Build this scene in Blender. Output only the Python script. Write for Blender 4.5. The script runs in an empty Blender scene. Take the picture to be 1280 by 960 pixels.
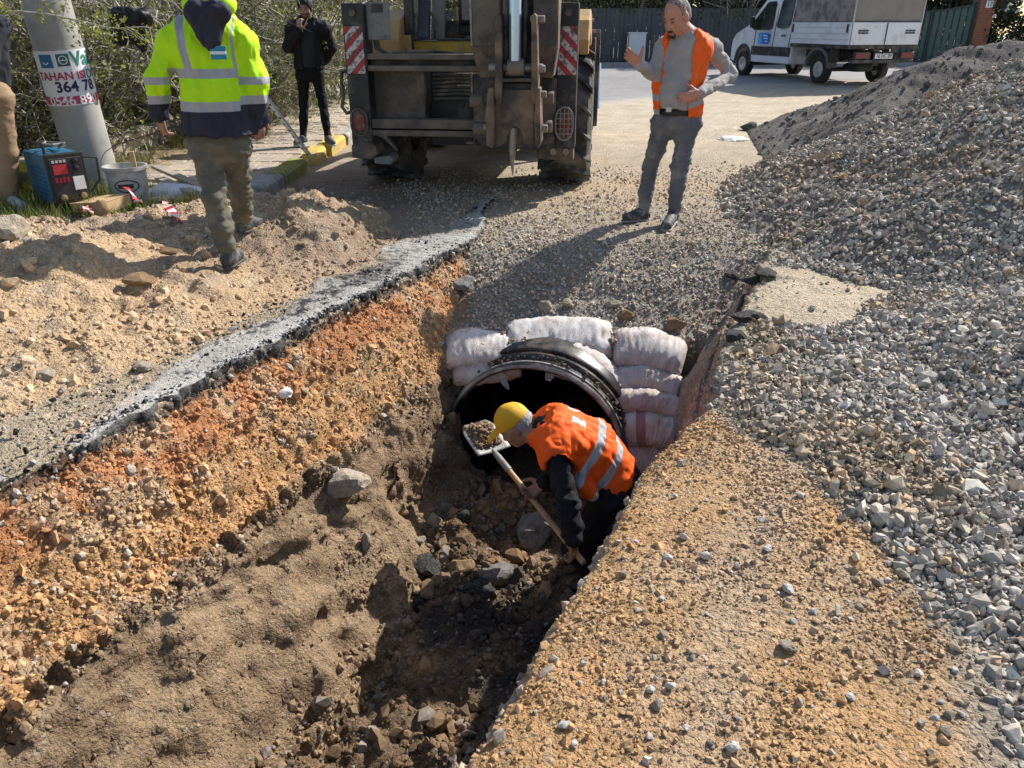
import bpy, bmesh, math, random
import numpy as np
from mathutils import Vector, Matrix

# ---------------------------------------------------------------- camera, sky, sun, exposure
R_ = math.radians
scene = bpy.context.scene
COL = scene.collection
CAM_H, PITCH, FPX = 1.57, R_(25.0), 967.0
cam = bpy.data.cameras.new("Camera"); cam_ob = bpy.data.objects.new("Camera", cam); COL.objects.link(cam_ob)
cam.sensor_width = 36.0; cam.lens = 36.0 * FPX / 1280.0; cam.clip_start = 0.05; cam.clip_end = 2000
cam_ob.location = (0, 0, CAM_H); cam_ob.rotation_euler = (math.pi / 2 - PITCH, 0, 0)
scene.camera = cam_ob

SUN_AZ, SUN_EL = R_(39.0), R_(41.0)          # azimuth from +X towards +Y
world = bpy.data.worlds.new("World"); scene.world = world; world.use_nodes = True
_nt = world.node_tree; _bg = _nt.nodes["Background"]
_sky = _nt.nodes.new("ShaderNodeTexSky"); _sky.sky_type = 'NISHITA'; _sky.sun_disc = False
_sky.sun_elevation = SUN_EL; _sky.sun_rotation = math.pi / 2 - SUN_AZ
_sky.air_density = 1.0; _sky.dust_density = 1.2; _sky.ozone_density = 1.0
_nt.links.new(_sky.outputs[0], _bg.inputs[0]); _bg.inputs[1].default_value = 0.105
sl = bpy.data.lights.new("sun", 'SUN'); sl.energy = 4.3; sl.angle = R_(0.53); sl.color = (1.0, 0.955, 0.89)
sun_ob = bpy.data.objects.new("sun", sl); COL.objects.link(sun_ob)
SUNV = Vector((math.cos(SUN_AZ) * math.cos(SUN_EL), math.sin(SUN_AZ) * math.cos(SUN_EL), math.sin(SUN_EL)))
sun_ob.rotation_euler = SUNV.to_track_quat('Z', 'Y').to_euler(); sun_ob.location = SUNV * 40
vs = scene.view_settings
vs.view_transform = 'Standard'; vs.look = 'None'; vs.exposure = 0.70; vs.gamma = 1.0; vs.use_curve_mapping = False
scene.cycles.max_bounces = 6

# ---------------------------------------------------------------- maths helpers
rng = np.random.default_rng(7)
random.seed(7)
V3 = lambda *a: np.array(a, dtype=float)
def nrm(v):
    v = np.asarray(v, float); return v / (np.linalg.norm(v) + 1e-12)
def sstep(x, a, b):
    t = np.clip((x - a) / (b - a), 0, 1); return t * t * (3 - 2 * t)
_cp, _sp = math.cos(PITCH), math.sin(PITCH)
def ray(px, py):
    a = (px - 640) / FPX; b = (py - 480) / FPX
    return np.array([a, _cp - b * _sp, -_sp - b * _cp])
def P(px, py, Y):
    """point seen at photo pixel (px,py) standing at ground distance Y"""
    d = ray(px, py); t = Y / d[1]
    return np.array([0, 0, CAM_H]) + d * t
def PZ(px, py, z=0.0):
    d = ray(px, py); t = (z - CAM_H) / d[2]
    return np.array([0, 0, CAM_H]) + d * t

def _h(ix, iy, iz, seed):
    n = (ix.astype(np.uint32) * np.uint32(374761393) + iy.astype(np.uint32) * np.uint32(668265263)
         + iz.astype(np.uint32) * np.uint32(2147483647 - 5) + np.uint32((seed * 1274126177) & 0xffffffff))
    n = (n ^ (n >> np.uint32(13))) * np.uint32(1274126177)
    n = (n ^ (n >> np.uint32(16))) * np.uint32(2246822519)
    n = n ^ (n >> np.uint32(15))
    return (n & np.uint32(0xffffff)).astype(np.float32) / np.float32(0xffffff)
def vn3(x, y, z, seed=0):
    x = np.asarray(x, np.float32); y = np.asarray(y, np.float32); z = np.asarray(z, np.float32)
    ix = np.floor(x); iy = np.floor(y); iz = np.floor(z)
    fx = x - ix; fy = y - iy; fz = z - iz
    fx = fx * fx * (3 - 2 * fx); fy = fy * fy * (3 - 2 * fy); fz = fz * fz * (3 - 2 * fz)
    ix = ix.astype(np.int64); iy = iy.astype(np.int64); iz = iz.astype(np.int64)
    r = 0
    for dx in (0, 1):
        wx = fx if dx else 1 - fx
        for dy in (0, 1):
            wy = fy if dy else 1 - fy
            for dz in (0, 1):
                wz = fz if dz else 1 - fz
                r = r + wx * wy * wz * _h(ix + dx, iy + dy, iz + dz, seed)
    return r * 2 - 1
def vn2(x, y, seed=0):
    x = np.asarray(x, np.float32); y = np.asarray(y, np.float32)
    ix = np.floor(x); iy = np.floor(y); fx = x - ix; fy = y - iy
    fx = fx * fx * (3 - 2 * fx); fy = fy * fy * (3 - 2 * fy)
    ix = ix.astype(np.int64); iy = iy.astype(np.int64); z = np.zeros_like(ix)
    a = _h(ix, iy, z, seed); b = _h(ix + 1, iy, z, seed); c = _h(ix, iy + 1, z, seed); d = _h(ix + 1, iy + 1, z, seed)
    return ((a + (b - a) * fx) * (1 - fy) + (c + (d - c) * fx) * fy) * 2 - 1
def fbm2(x, y, f, o=4, seed=0, g=0.5):
    r = 0; a = 1; t = 0
    for i in range(o):
        r = r + a * vn2(x * f + i * 17.3, y * f - i * 9.1, seed + i); t += a; a *= g; f *= 2.03
    return r / t
def fbm3(x, y, z, f, o=3, seed=0, g=0.5):
    r = 0; a = 1; t = 0
    for i in range(o):
        r = r + a * vn3(x * f + i * 17.3, y * f - i * 9.1, z * f + i * 4.7, seed + i); t += a; a *= g; f *= 2.03
    return r / t

# ---------------------------------------------------------------- materials
def _n(nt, t, **k):
    n = nt.nodes.new(t)
    for a, b in k.items(): setattr(n, a, b)
    return n
def _mix(nt, fac, c1, c2, blend='MIX'):
    m = _n(nt, 'ShaderNodeMix', data_type='RGBA', blend_type=blend)
    for sock, v in ((m.inputs[0], fac), (m.inputs[6], c1), (m.inputs[7], c2)):
        if isinstance(v, (int, float)): sock.default_value = v
        elif isinstance(v, tuple): sock.default_value = (*v, 1) if len(v) == 3 else v
        else: nt.links.new(v, sock)
    return m.outputs[2]
def _math(nt, op, a, b=0.5):
    m = _n(nt, 'ShaderNodeMath', operation=op)
    for s, v in ((m.inputs[0], a), (m.inputs[1], b)):
        if isinstance(v, (int, float)): s.default_value = v
        else: nt.links.new(v, s)
    return m.outputs[0]
def _noise(nt, co, scale, detail=4, rough=0.55):
    n = _n(nt, 'ShaderNodeTexNoise'); n.inputs['Scale'].default_value = scale
    n.inputs['Detail'].default_value = detail; n.inputs['Roughness'].default_value = rough
    if co is not None: nt.links.new(co, n.inputs['Vector'])
    return n.outputs['Fac']
def _ramp(nt, x, a, b):
    m = _n(nt, 'ShaderNodeMapRange'); m.inputs[1].default_value = a; m.inputs[2].default_value = b
    nt.links.new(x, m.inputs[0]); return m.outputs[0]
MATS = {}
def mat(name, col=(.5, .5, .5), rough=.6, metal=0.0, var=.18, vscale=6.0, bump=0.0, bscale=60.0, dirt=None,
        attr=None, bands=(), spec=None, coat=0.0, trans=0.0, bdist=0.004, soft=0.0):
    """procedural principled material: colour + noise variation + dirt + bump; bands = [(attribute, colour, rough)]"""
    if name in MATS: return MATS[name]
    m = bpy.data.materials.new(name); m.use_nodes = True; nt = m.node_tree
    b = nt.nodes['Principled BSDF']
    tc = _n(nt, 'ShaderNodeTexCoord'); co = tc.outputs['Object']
    if attr:
        at = _n(nt, 'ShaderNodeAttribute', attribute_name=attr); c = at.outputs['Color']
    else:
        rgb = _n(nt, 'ShaderNodeRGB'); rgb.outputs[0].default_value = (*col, 1); c = rgb.outputs[0]
    for (an, bc, br) in bands:
        a2 = _n(nt, 'ShaderNodeAttribute', attribute_name=an)
        g = _math(nt, 'GREATER_THAN', a2.outputs['Fac'], 0.0)
        c = _mix(nt, g, c, bc)
    if var:
        f = _noise(nt, co, vscale, 5)
        f2 = _ramp(nt, f, .25, .75)
        lo = _mix(nt, 1.0, c, (1 - var,) * 3, 'MULTIPLY'); hi = _mix(nt, 1.0, c, (1 + var,) * 3, 'MULTIPLY')
        c = _mix(nt, f2, lo, hi)
    if dirt:
        dc, amt, ds = dirt
        f = _noise(nt, co, ds, 6, .65)
        f = _ramp(nt, f, .62 - amt * .4, .72 - amt * .25)
        f = _math(nt, 'MULTIPLY', f, min(1, .35 + amt))
        c = _mix(nt, f, c, dc)
    nt.links.new(c, b.inputs['Base Color'])
    b.inputs['Roughness'].default_value = rough; b.inputs['Metallic'].default_value = metal
    if spec is not None: b.inputs['Specular IOR Level'].default_value = spec
    if coat: b.inputs['Coat Weight'].default_value = coat; b.inputs['Coat Roughness'].default_value = .15
    if trans: b.inputs['Transmission Weight'].default_value = trans
    if bump:
        h = _noise(nt, co, bscale, 5, .6)
        bp = _n(nt, 'ShaderNodeBump'); bp.inputs['Strength'].default_value = bump; bp.inputs['Distance'].default_value = bdist
        nt.links.new(h, bp.inputs['Height']); nt.links.new(bp.outputs[0], b.inputs['Normal'])
        if soft:
            bv = _n(nt, 'ShaderNodeBevel', samples=4); bv.inputs['Radius'].default_value = soft; nt.links.new(bv.outputs[0], bp.inputs['Normal'])
    MATS[name] = m
    return m

# ---------------------------------------------------------------- object helpers
def tag(o, label=None, cat=None, group=None, kind=None):
    if label: o['label'] = label
    if cat: o['category'] = cat
    if group: o['group'] = group
    if kind: o['kind'] = kind
    return o
def empty(name, loc=(0, 0, 0), rz=0.0, label=None, cat=None, group=None):
    o = bpy.data.objects.new(name, None); COL.objects.link(o)
    o.location = loc; o.rotation_euler = (0, 0, rz); o.empty_display_size = .1
    return tag(o, label, cat, group)
def mesh_np(name, verts, faces, smooth=False, attrs=None, cols=None):
    """faces: (N,3) or (N,4) int array"""
    me = bpy.data.meshes.new(name)
    verts = np.ascontiguousarray(verts, np.float32); faces = np.ascontiguousarray(faces, np.int32)
    n, k = faces.shape
    me.vertices.add(len(verts)); me.vertices.foreach_set('co', verts.ravel())
    me.loops.add(n * k); me.loops.foreach_set('vertex_index', faces.ravel())
    me.polygons.add(n); me.polygons.foreach_set('loop_start', np.arange(0, n * k, k, dtype=np.int32))
    me.polygons.foreach_set('loop_total', np.full(n, k, np.int32))
    me.polygons.foreach_set('use_smooth', np.full(n, smooth, bool))
    me.update(calc_edges=True)
    if cols is not None:
        a = me.attributes.new('Col', 'FLOAT_COLOR', 'POINT')
        c = np.ones((len(verts), 4), np.float32); c[:, :3] = cols; a.data.foreach_set('color', c.ravel())
    for an, v in (attrs or {}).items():
        a = me.attributes.new(an, 'FLOAT', 'POINT'); a.data.foreach_set('value', np.asarray(v, np.float32))
    return me
def add(name, me, material, parent=None, loc=None):
    if material is not None and len(me.materials) == 0:
        for mm in (material if isinstance(material, (list, tuple)) else [material]): me.materials.append(mm)
    o = bpy.data.objects.new(name, me); COL.objects.link(o)
    if parent is not None: o.parent = parent
    if loc is not None: o.location = loc
    return o
def copy_tree(o, parent=None):
    c = o.copy(); COL.objects.link(c); c.parent = parent
    for ch in list(o.children): copy_tree(ch, c)
    return c

class MB:
    """collects boxes, prisms, tubes, discs into one mesh"""
    def __init__(s): s.v = []; s.f = []
    def _add(s, vs, fs):
        n = len(s.v); s.v += [tuple(map(float, q)) for q in vs]; s.f += [tuple(i + n for i in f) for f in fs]; return s
    def box(s, lo, hi, M=None):
        x0, y0, z0 = lo; x1, y1, z1 = hi
        q = [(x0, y0, z0), (x1, y0, z0), (x1, y1, z0), (x0, y1, z0), (x0, y0, z1), (x1, y0, z1), (x1, y1, z1), (x0, y1, z1)]
        if M is not None: q = [tuple(M @ Vector(p)) for p in q]
        return s._add(q, [(0, 3, 2, 1), (4, 5, 6, 7), (0, 1, 5, 4), (1, 2, 6, 5), (2, 3, 7, 6), (3, 0, 4, 7)])
    def prism(s, poly, axis, a, b):
        """extrude a 2-D polygon along axis: 'x' -> poly in (y,z), 'y' -> (x,z), 'z' -> (x,y)"""
        def mk(p, t): return {'x': (t, p[0], p[1]), 'y': (p[0], t, p[1]), 'z': (p[0], p[1], t)}[axis]
        n = len(poly); q = [mk(p, a) for p in poly] + [mk(p, b) for p in poly]
        fs = [tuple(range(n - 1, -1, -1)), tuple(range(n, 2 * n))] + [(i, (i + 1) % n, n + (i + 1) % n, n + i) for i in range(n)]
        return s._add(q, fs)
    def tube(s, pts, r, seg=8, cap=True):
        pts = [np.asarray(p, float) for p in pts]; n = len(pts)
        rr = r if hasattr(r, '__len__') else [r] * n
        up = None; base = []
        for i in range(n):
            d = nrm(pts[min(i + 1, n - 1)] - pts[max(i - 1, 0)])
            if up is None:
                up = np.array([0, 0, 1.]) if abs(d[2]) < .9 else np.array([1., 0, 0])
            u = nrm(np.cross(d, up)); w = np.cross(u, d); up = w
            for k in range(seg):
                a = 2 * math.pi * k / seg
                base.append(pts[i] + (u * math.cos(a) + w * math.sin(a)) * rr[i])
        fs = []
        for i in range(n - 1):
            for k in range(seg):
                a = i * seg + k; b = i * seg + (k + 1) % seg
                fs.append((a, b, b + seg, a + seg))
        if cap: fs += [tuple(range(seg - 1, -1, -1)), tuple(range((n - 1) * seg, n * seg))]
        return s._add(base, fs)
    def lathe(s, prof, c=(0, 0, 0), axis='z', seg=24, closed=False):
        """prof: [(radius, height)]"""
        q = []; n = len(prof)
        for (r, h) in prof:
            for k in range(seg):
                a = 2 * math.pi * k / seg; x, y = r * math.cos(a), r * math.sin(a)
                p = {'z': (x, y, h), 'x': (h, x, y), 'y': (x, h, y)}[axis]
                q.append((p[0] + c[0], p[1] + c[1], p[2] + c[2]))
        fs = []
        for i in range(n - 1 + (1 if closed else 0)):
            i2 = (i + 1) % n
            for k in range(seg):
                fs.append((i * seg + k, i * seg + (k + 1) % seg, i2 * seg + (k + 1) % seg, i2 * seg + k))
        if not closed: fs += [tuple(range(seg - 1, -1, -1)), tuple(range((n - 1) * seg, n * seg))]
        return s._add(q, fs)
    def build(s, name, material, parent=None, bevel=0.0, smooth=False, loc=None, fix=True):
        me = bpy.data.meshes.new(name); me.from_pydata(s.v, [], s.f)
        if fix:
            bm = bmesh.new(); bm.from_mesh(me); bmesh.ops.recalc_face_normals(bm, faces=bm.faces); bm.to_mesh(me); bm.free()
        if smooth:
            me.polygons.foreach_set('use_smooth', [True] * len(me.polygons))
            try: me.set_sharp_from_angle(angle=R_(38))
            except Exception: pass
        me.update()
        o = add(name, me, material, parent, loc)
        if bevel:
            b = o.modifiers.new('bevel', 'BEVEL'); b.width = bevel; b.segments = 1 if bevel < .006 else 2; b.limit_method = 'ANGLE'; b.angle_limit = R_(40)
        return o

# ---------------------------------------------------------------- signed-distance modelling with surface nets
class Field:
    def __init__(s, lo, hi, h):
        s.lo = np.asarray(lo, float); s.h = h
        s.n = np.maximum(np.ceil((np.asarray(hi, float) - s.lo) / h).astype(int) + 1, 4)
        s.F = np.full(s.n, 1.0, np.float32)
    def _sub(s, lo, hi):
        i0 = np.clip(np.floor((np.asarray(lo) - s.lo) / s.h).astype(int), 0, s.n - 1)
        i1 = np.clip(np.ceil((np.asarray(hi) - s.lo) / s.h).astype(int) + 1, 1, s.n)
        sl = tuple(slice(a, b) for a, b in zip(i0, i1))
        ax = [(np.arange(a, b) * s.h + l).astype(np.float32) for a, b, l in zip(i0, i1, s.lo)]
        return sl, np.meshgrid(*ax, indexing='ij', sparse=True)
    def _put(s, sl, d, k, op):
        A = s.F[sl]
        if op == 'sub':
            d = -d
            h = np.maximum(k - np.abs(A - d), 0) / max(k, 1e-6); s.F[sl] = np.maximum(A, d) + h * h * k * .25
        else:
            h = np.maximum(k - np.abs(A - d), 0) / max(k, 1e-6); s.F[sl] = np.minimum(A, d) - h * h * k * .25
    def cone(s, a, b, ra, rb, k=.02, flat=None, op='add'):
        a = np.asarray(a, float); b = np.asarray(b, float); m = max(ra, rb) * (max(1.0, flat[1]) if flat else 1) + k + 2 * s.h
        sl, (X, Y, Z) = s._sub(np.minimum(a, b) - m, np.maximum(a, b) + m)
        d = b - a; L = max(float(d @ d), 1e-9)
        x = X - a[0]; y = Y - a[1]; z = Z - a[2]
        t = np.clip((x * d[0] + y * d[1] + z * d[2]) / L, 0, 1)
        x = x - t * d[0]; y = y - t * d[1]; z = z - t * d[2]
        if flat is not None:
            u, f = nrm(flat[0]), flat[1]; q = (x * u[0] + y * u[1] + z * u[2]) * (1 / f - 1)
            x = x + q * u[0]; y = y + q * u[1]; z = z + q * u[2]
        s._put(sl, (np.sqrt(x * x + y * y + z * z) - (ra + (rb - ra) * t)).astype(np.float32), k, op); return s
    def ell(s, c, r, M=None, k=.02, op='add'):
        """ellipsoid; rows of M are its local axes"""
        c = np.asarray(c, float); r = np.asarray(r, float); m = r.max() + k + 2 * s.h
        sl, (X, Y, Z) = s._sub(c - m, c + m)
        M = np.eye(3) if M is None else np.asarray(M, float)
        x = X - c[0]; y = Y - c[1]; z = Z - c[2]
        q = [(x * M[i, 0] + y * M[i, 1] + z * M[i, 2]) / r[i] for i in range(3)]
        l = np.sqrt(q[0] ** 2 + q[1] ** 2 + q[2] ** 2)
        g = np.sqrt((q[0] / r[0]) ** 2 + (q[1] / r[1]) ** 2 + (q[2] / r[2]) ** 2) + 1e-6
        s._put(sl, (l * (l - 1) / g).astype(np.float32), k, op); return s
    def box(s, c, r, M=None, rad=.01, k=.01, op='add'):
        c = np.asarray(c, float); r = np.asarray(r, float); m = np.linalg.norm(r) + k + 2 * s.h
        sl, (X, Y, Z) = s._sub(c - m, c + m)
        M = np.eye(3) if M is None else np.asarray(M, float)
        x = X - c[0]; y = Y - c[1]; z = Z - c[2]
        q = [np.abs(x * M[i, 0] + y * M[i, 1] + z * M[i, 2]) - (r[i] - rad) for i in range(3)]
        o = np.sqrt(sum(np.maximum(v, 0) ** 2 for v in q)); i_ = np.minimum(np.maximum(np.maximum(q[0], q[1]), q[2]), 0)
        s._put(sl, (o + i_ - rad).astype(np.float32), k, op); return s
    def clip(s, p, n, k=.004):
        """keep the side where (x-p).n < 0"""
        p = np.asarray(p, float); n = nrm(n)
        sl, (X, Y, Z) = s._sub(s.lo, s.lo + s.n * s.h)
        d = ((X - p[0]) * n[0] + (Y - p[1]) * n[1] + (Z - p[2]) * n[2]).astype(np.float32)
        s.F = np.maximum(s.F, d); return s
    def mesh(s):
        F = s.F; ins = F < 0
        F[0] = F[-1] = 1; F[:, 0] = F[:, -1] = 1; F[:, :, 0] = F[:, :, -1] = 1; ins = F < 0
        c = [ins[dx:ins.shape[0] - 1 + dx, dy:ins.shape[1] - 1 + dy, dz:ins.shape[2] - 1 + dz] for dx in (0, 1) for dy in (0, 1) for dz in (0, 1)]
        allv = np.logical_and.reduce(c); anyv = np.logical_or.reduce(c); act = anyv & ~allv
        idx = np.argwhere(act); cid = np.full(act.shape, -1, np.int32); cid[act] = np.arange(len(idx), dtype=np.int32)
        off = np.array([(dx, dy, dz) for dx in (0, 1) for dy in (0, 1) for dz in (0, 1)])
        val = np.stack([F[tuple((idx + o).T)] for o in off], 1)
        acc = np.zeros((len(idx), 3)); cnt = np.zeros(len(idx))
        for i in range(8):
            for j in range(i + 1, 8):
                if np.abs(off[i] - off[j]).sum() != 1: continue
                m = (val[:, i] < 0) != (val[:, j] < 0)
                t = val[m, i] / (val[m, i] - val[m, j])
                acc[m] += off[i] + (off[j] - off[i]) * t[:, None]; cnt[m] += 1
        verts = (idx + acc / np.maximum(cnt, 1)[:, None]) * s.h + s.lo
        quads = []
        for ax in range(3):
            a = [slice(0, None)] * 3; b = [slice(0, None)] * 3; a[ax] = slice(0, -1); b[ax] = slice(1, None)
            A = ins[tuple(a)]; B = ins[tuple(b)]
            e = np.argwhere(A != B)
            o1, o2 = [(1, 2), (2, 0), (0, 1)][ax]
            m = (e[:, o1] > 0) & (e[:, o2] > 0) & (e[:, o1] < cid.shape[o1]) & (e[:, o2] < cid.shape[o2]); e = e[m]
            def cc(d1, d2):
                q = e.copy(); q[:, o1] += d1; q[:, o2] += d2; return cid[tuple(q.T)]
            q = np.stack([cc(-1, -1), cc(0, -1), cc(0, 0), cc(-1, 0)], 1)
            flip = ~A[tuple(e.T)]; q[flip] = q[flip][:, ::-1]
            quads.append(q)
        q = np.concatenate(quads); q = q[(q >= 0).all(1)]
        return verts, q
def grad_normals(verts, quads):
    n = np.zeros_like(verts); fn = np.cross(verts[quads[:, 2]] - verts[quads[:, 0]], verts[quads[:, 3]] - verts[quads[:, 1]])
    for i in range(4): np.add.at(n, quads[:, i], fn)
    return n / (np.linalg.norm(n, axis=1, keepdims=True) + 1e-12)
# ---------------------------------------------------------------- terrain: trench, banks, road bed
DX, DY = 0.4202, 0.9074                     # direction of the trench
def sw(X, Y): return X * DX + Y * DY, X * DY - Y * DX
def xy(s, w): return s * DX + w * DY, s * DY - w * DX
PIPE_C = V3(.145, 4.68, -1.11); PIPE_D = nrm(V3(.27, .963, 0)); PIPE_R = .63
FLN = ([-1, 0, .02, .09, .25, .27, .36, .40, .78, .98, 2.2], [0, 0, .06, .17, .50, .56, .585, .68, 1.28, 1.68, 1.8])
FLF = ([-1, 0, .02, .10, .30, .38, .52, .72, 1.0, 2.2], [0, 0, .06, .17, .55, .72, 1.25, 1.45, 1.5, 1.6])
FRN = ([-1, 0, .05, .10, .14, .2, .6, 3], [0, 0, .10, .45, 1.1, 1.6, 1.8, 2])
FRF = ([-1, 0, .04, .13, .20, .26, 3], [0, 0, .12, .62, 1.1, 1.8, 2])
FRG = ([-1, 0, .05, .26, .40, .48, 3], [0, 0, .12, .52, .85, 1.7, 2])
FE = ([-9, 0, .3, .75, .98, 1.06, 1.14, 9], [0, 0, .10, .36, .47, 1.1, 1.7, 2])
def trench(X, Y, full=False):
    s, w = sw(X, Y)
    n1 = fbm2(s, w, 1.4, 3, 11); n2 = fbm2(s, w, 6, 3, 12)
    wL = -2.80 + .035 * n1 + .02 * n2
    wR = -.630 + .03 * n1 + .03 * n2 + .022 * fbm2(s, w, 17, 2, 13) + .12 * np.exp(-((s - 3.4) / .45) ** 2)
    k = w - wL; kr = wR - w
    e = 5.97 + .10 * n1 + .04 * n2 - Y + .10 * sstep(X, .6, 1.4)
    mfar = sstep(s + .12 * n2, 3.05, 3.45)
    d0 = np.interp(k, *FLN) * (1 - mfar) + np.interp(k, *FLF) * mfar
    kk = k + .035 * fbm2(s, d0, 9, 3, 21) * sstep(k, .02, .12) + .055 * fbm2(s, d0, 2.7, 2, 25) * sstep(k, .05, .3)
    # undercut lip below the ochre layer and the dark slots in it
    fl = np.interp(kk, *FLN) * (1 - mfar) + np.interp(kk, *FLF) * mfar
    mr = sstep(s, 2.8, 3.3)
    krr = kr + .03 * fbm2(s, w, 14, 3, 31) * sstep(kr, .03, .15)
    mg_ = sstep(s, 4.0, 4.9)
    fr = np.interp(krr, *FRN) * (1 - mr) + (np.interp(krr, *FRF) * (1 - mg_) + np.interp(krr, *FRG) * mg_) * mr
    ee = e + .05 * fbm2(X, Y, 5, 3, 41)
    fe = np.interp(ee, *FE)
    floor = 1.58 + .06 * sstep(s, 2.5, 4.3) - .20 * np.exp(-((w + 2.05) / .35) ** 2) * sstep(s, 2.6, 3.6) \
        + .13 * fbm2(X, Y, 1.7, 3, 51) + .07 * fbm2(X, Y, 5, 3, 52) - .11 * np.abs(fbm2(X, Y, 5.5, 3, 54)) - .04 * np.abs(fbm2(X, Y, 15, 3, 53)) \
        - .10 * np.exp(-(((s - 3.0) / .5) ** 2 + ((w + 1.75) / .3) ** 2))
    d = np.minimum(np.minimum(fl, fr), np.minimum(fe, floor))
    inside = (k > 0) & (kr > 0) & (e > 0)
    d = np.where(inside, np.maximum(d, 0), 0)
    if full: return d, s, w, k, kr, e, fl, fr, fe, floor, inside
    return d
def base_z(X, Y):
    s, w = sw(X, Y)
    z = .02 * fbm2(X, Y, .8, 3, 61) + .012 * fbm2(X, Y, 4, 3, 62)
    z = z + .14 * sstep(-X, 3.0, 4.4) * sstep(Y, 5.0, 7.0) * (1 - sstep(Y, 12, 16) * .6)
    z = z + .10 * sstep(Y, 19, 25) * sstep(X, 0, 6)
    # soft worn lip of the right bank
    kr = -.655 - w
    z = z - .085 * np.exp(-(np.maximum(-kr, 0) / .13)) * (s < 5.4) * (kr < .05) * (s > -2)
    far = sstep(np.hypot(X, Y), 45, 90)
    return z * (1 - far)
def ground(X, Y):
    X = np.asarray(X, float); Y = np.asarray(Y, float)
    return base_z(X, Y) - trench(X, Y)

# heaps --------------------------------------------------------------------------------------------
def bump2(X, Y, c, r, p=1.0):
    q = np.sqrt(((X - c[0]) / r[0]) ** 2 + ((Y - c[1]) / r[1]) ** 2)
    return np.clip(1 - q, 0, 1) ** p
def spoil_h(X, Y):
    s, w = sw(X, Y)
    n = fbm2(X, Y, 1.6, 4, 71)
    ws = w + .12 * n
    q = ws + 4.95; ridge = np.clip(1 - np.where(q > 0, q / 1.75, -q / .8), 0, 1); ridge = ridge * (1.35 - .35 * ridge)
    env = sstep(s, -2.4, .2) * (1 - .45 * sstep(s, 2.9, 3.8)) * (1 - sstep(s, 4.5, 5.6))
    h = .48 * ridge * env * (1 + .25 * n)
    h2 = .42 * np.clip(1 - np.sqrt(((s - 4.55) / .85) ** 2 + ((w + 4.02) / .66) ** 2), 0, 1) ** .8
    h3 = .22 * np.clip(1 - np.sqrt(((X + 1.95) / .9) ** 2 + ((Y - 6.75) / .75) ** 2), 0, 1) ** .9
    h4 = .22 * np.clip(1 - np.sqrt(((X + 2.75) / .55) ** 2 + ((Y - 5.95) / .4) ** 2), 0, 1) ** .8
    h5 = .16 * np.clip(1 - np.sqrt(((X + 2.6) / .6) ** 2 + ((Y - 7.3) / .5) ** 2), 0, 1) ** .8
    h = np.maximum(np.maximum(h, h2), np.maximum(np.maximum(h3, h4), h5))
    m = sstep(h, .0, .12)
    h = h + m * (.075 * fbm2(X, Y, 3.2, 3, 72) + .07 * np.abs(fbm2(X, Y, 7, 3, 73)) + .015 * fbm2(X, Y, 22, 2, 74))
    return np.where(h > 0.004, h, -.06)
def gravel_h(X, Y):
    n = fbm2(X, Y, .9, 3, 81)
    r = np.hypot(X - 5.6, (Y - 7.0) * 1.0) * (1 + .05 * n)
    h = np.clip(1.82 - .5 * r, -.2, 3); h = h + .06 * fbm2(X, Y, 1.8, 3, 82)
    r2 = ((X - 3.35) / 1.15) ** 2 + ((Y - 3.35) / 1.25) ** 2
    h2 = .48 * np.exp(-r2) - .08 + .03 * n
    h3 = .42 * np.exp(-(((X - 2.3) / .75) ** 2 + ((Y - 1.3) / .9) ** 2)) - .12 + .03 * n
    hh = np.maximum(np.maximum(h, h2), h3)
    # thin spread sheet of gravel beside the trench
    s, w = sw(X, Y)
    gb = np.interp(s, GBS, GBW) + .10 * fbm2(X, Y, 2.2, 3, 83)
    sheet = .035 * sstep(w, gb - .02, gb + .25) * (1 - sstep(Y, 6, 8.5)) - .012
    patch = bump2(X, Y, (1.95, 4.62), (.62, .72), .7) + .45 * fbm2(X, Y, 3.5, 4, 84)
    sheet = sheet - .10 * sstep(patch, .25, .45)
    sheet = np.where((w > gb) & (X > .6) & (X < 3.6), sheet, -.06)
    return np.maximum(hh, sheet)
GBS = [-3, 1.0, 1.61, 2.04, 2.44, 2.86, 3.06, 3.3, 3.7, 12]
GBW = [.62, .55, .50, .44, .25, -.07, -.33, -.50, -.56, -.56]
def dark_h(X, Y):
    n = fbm2(X, Y, .7, 4, 91)
    # flat-topped tipped heap: a ridge with straight flanks
    a = (X - 3.35) * .92 + (Y - 11.0) * -.18          # distance up the left flank
    d1 = .60 * a
    d2 = .60 * (13.4 - Y + (X - 7) * .15 + .2 * n)
    d3 = .55 * (Y - 8.4 + (X - 7) * .06 + .2 * n)
    h = np.minimum(np.minimum(d1, d2), d3)
    h = np.minimum(h, 1.36 + .03 * n + .010 * (X - 7))
    h = np.minimum(h, .5 * (17 - X))
    m = sstep(h, 0, .3)
    h = h + m * (.10 * fbm2(X * .6 + Y * .3, Y, 1.3, 3, 92) + .09 * fbm2(X * .35, Y * 1.0 + X * .25, 3.2, 3, 93) + .015 * fbm2(X, Y, 12, 2, 94))
    return np.where(h > .0, h, -.06)
def H(X, Y):
    X = np.asarray(X, float); Y = np.asarray(Y, float)
    g = ground(X, Y); b = base_z(X, Y)
    out = (trench(X, Y) <= 0)
    hp = np.maximum(np.maximum(spoil_h(X, Y), gravel_h(X, Y)), dark_h(X, Y))
    return np.where(out, np.maximum(g, b + hp), g)
def G(px, py, lift=0.0):
    """point of the ground seen at a photo pixel"""
    d = ray(px, py); t = np.arange(1.0, 60, .01); X = d[0] * t; Y = d[1] * t; Z = CAM_H + d[2] * t
    f = np.argmax(Z < H(X, Y)); t0 = t[f]
    return np.array([d[0] * t0, d[1] * t0, float(H(d[0] * t0, d[1] * t0)) + lift])
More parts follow.
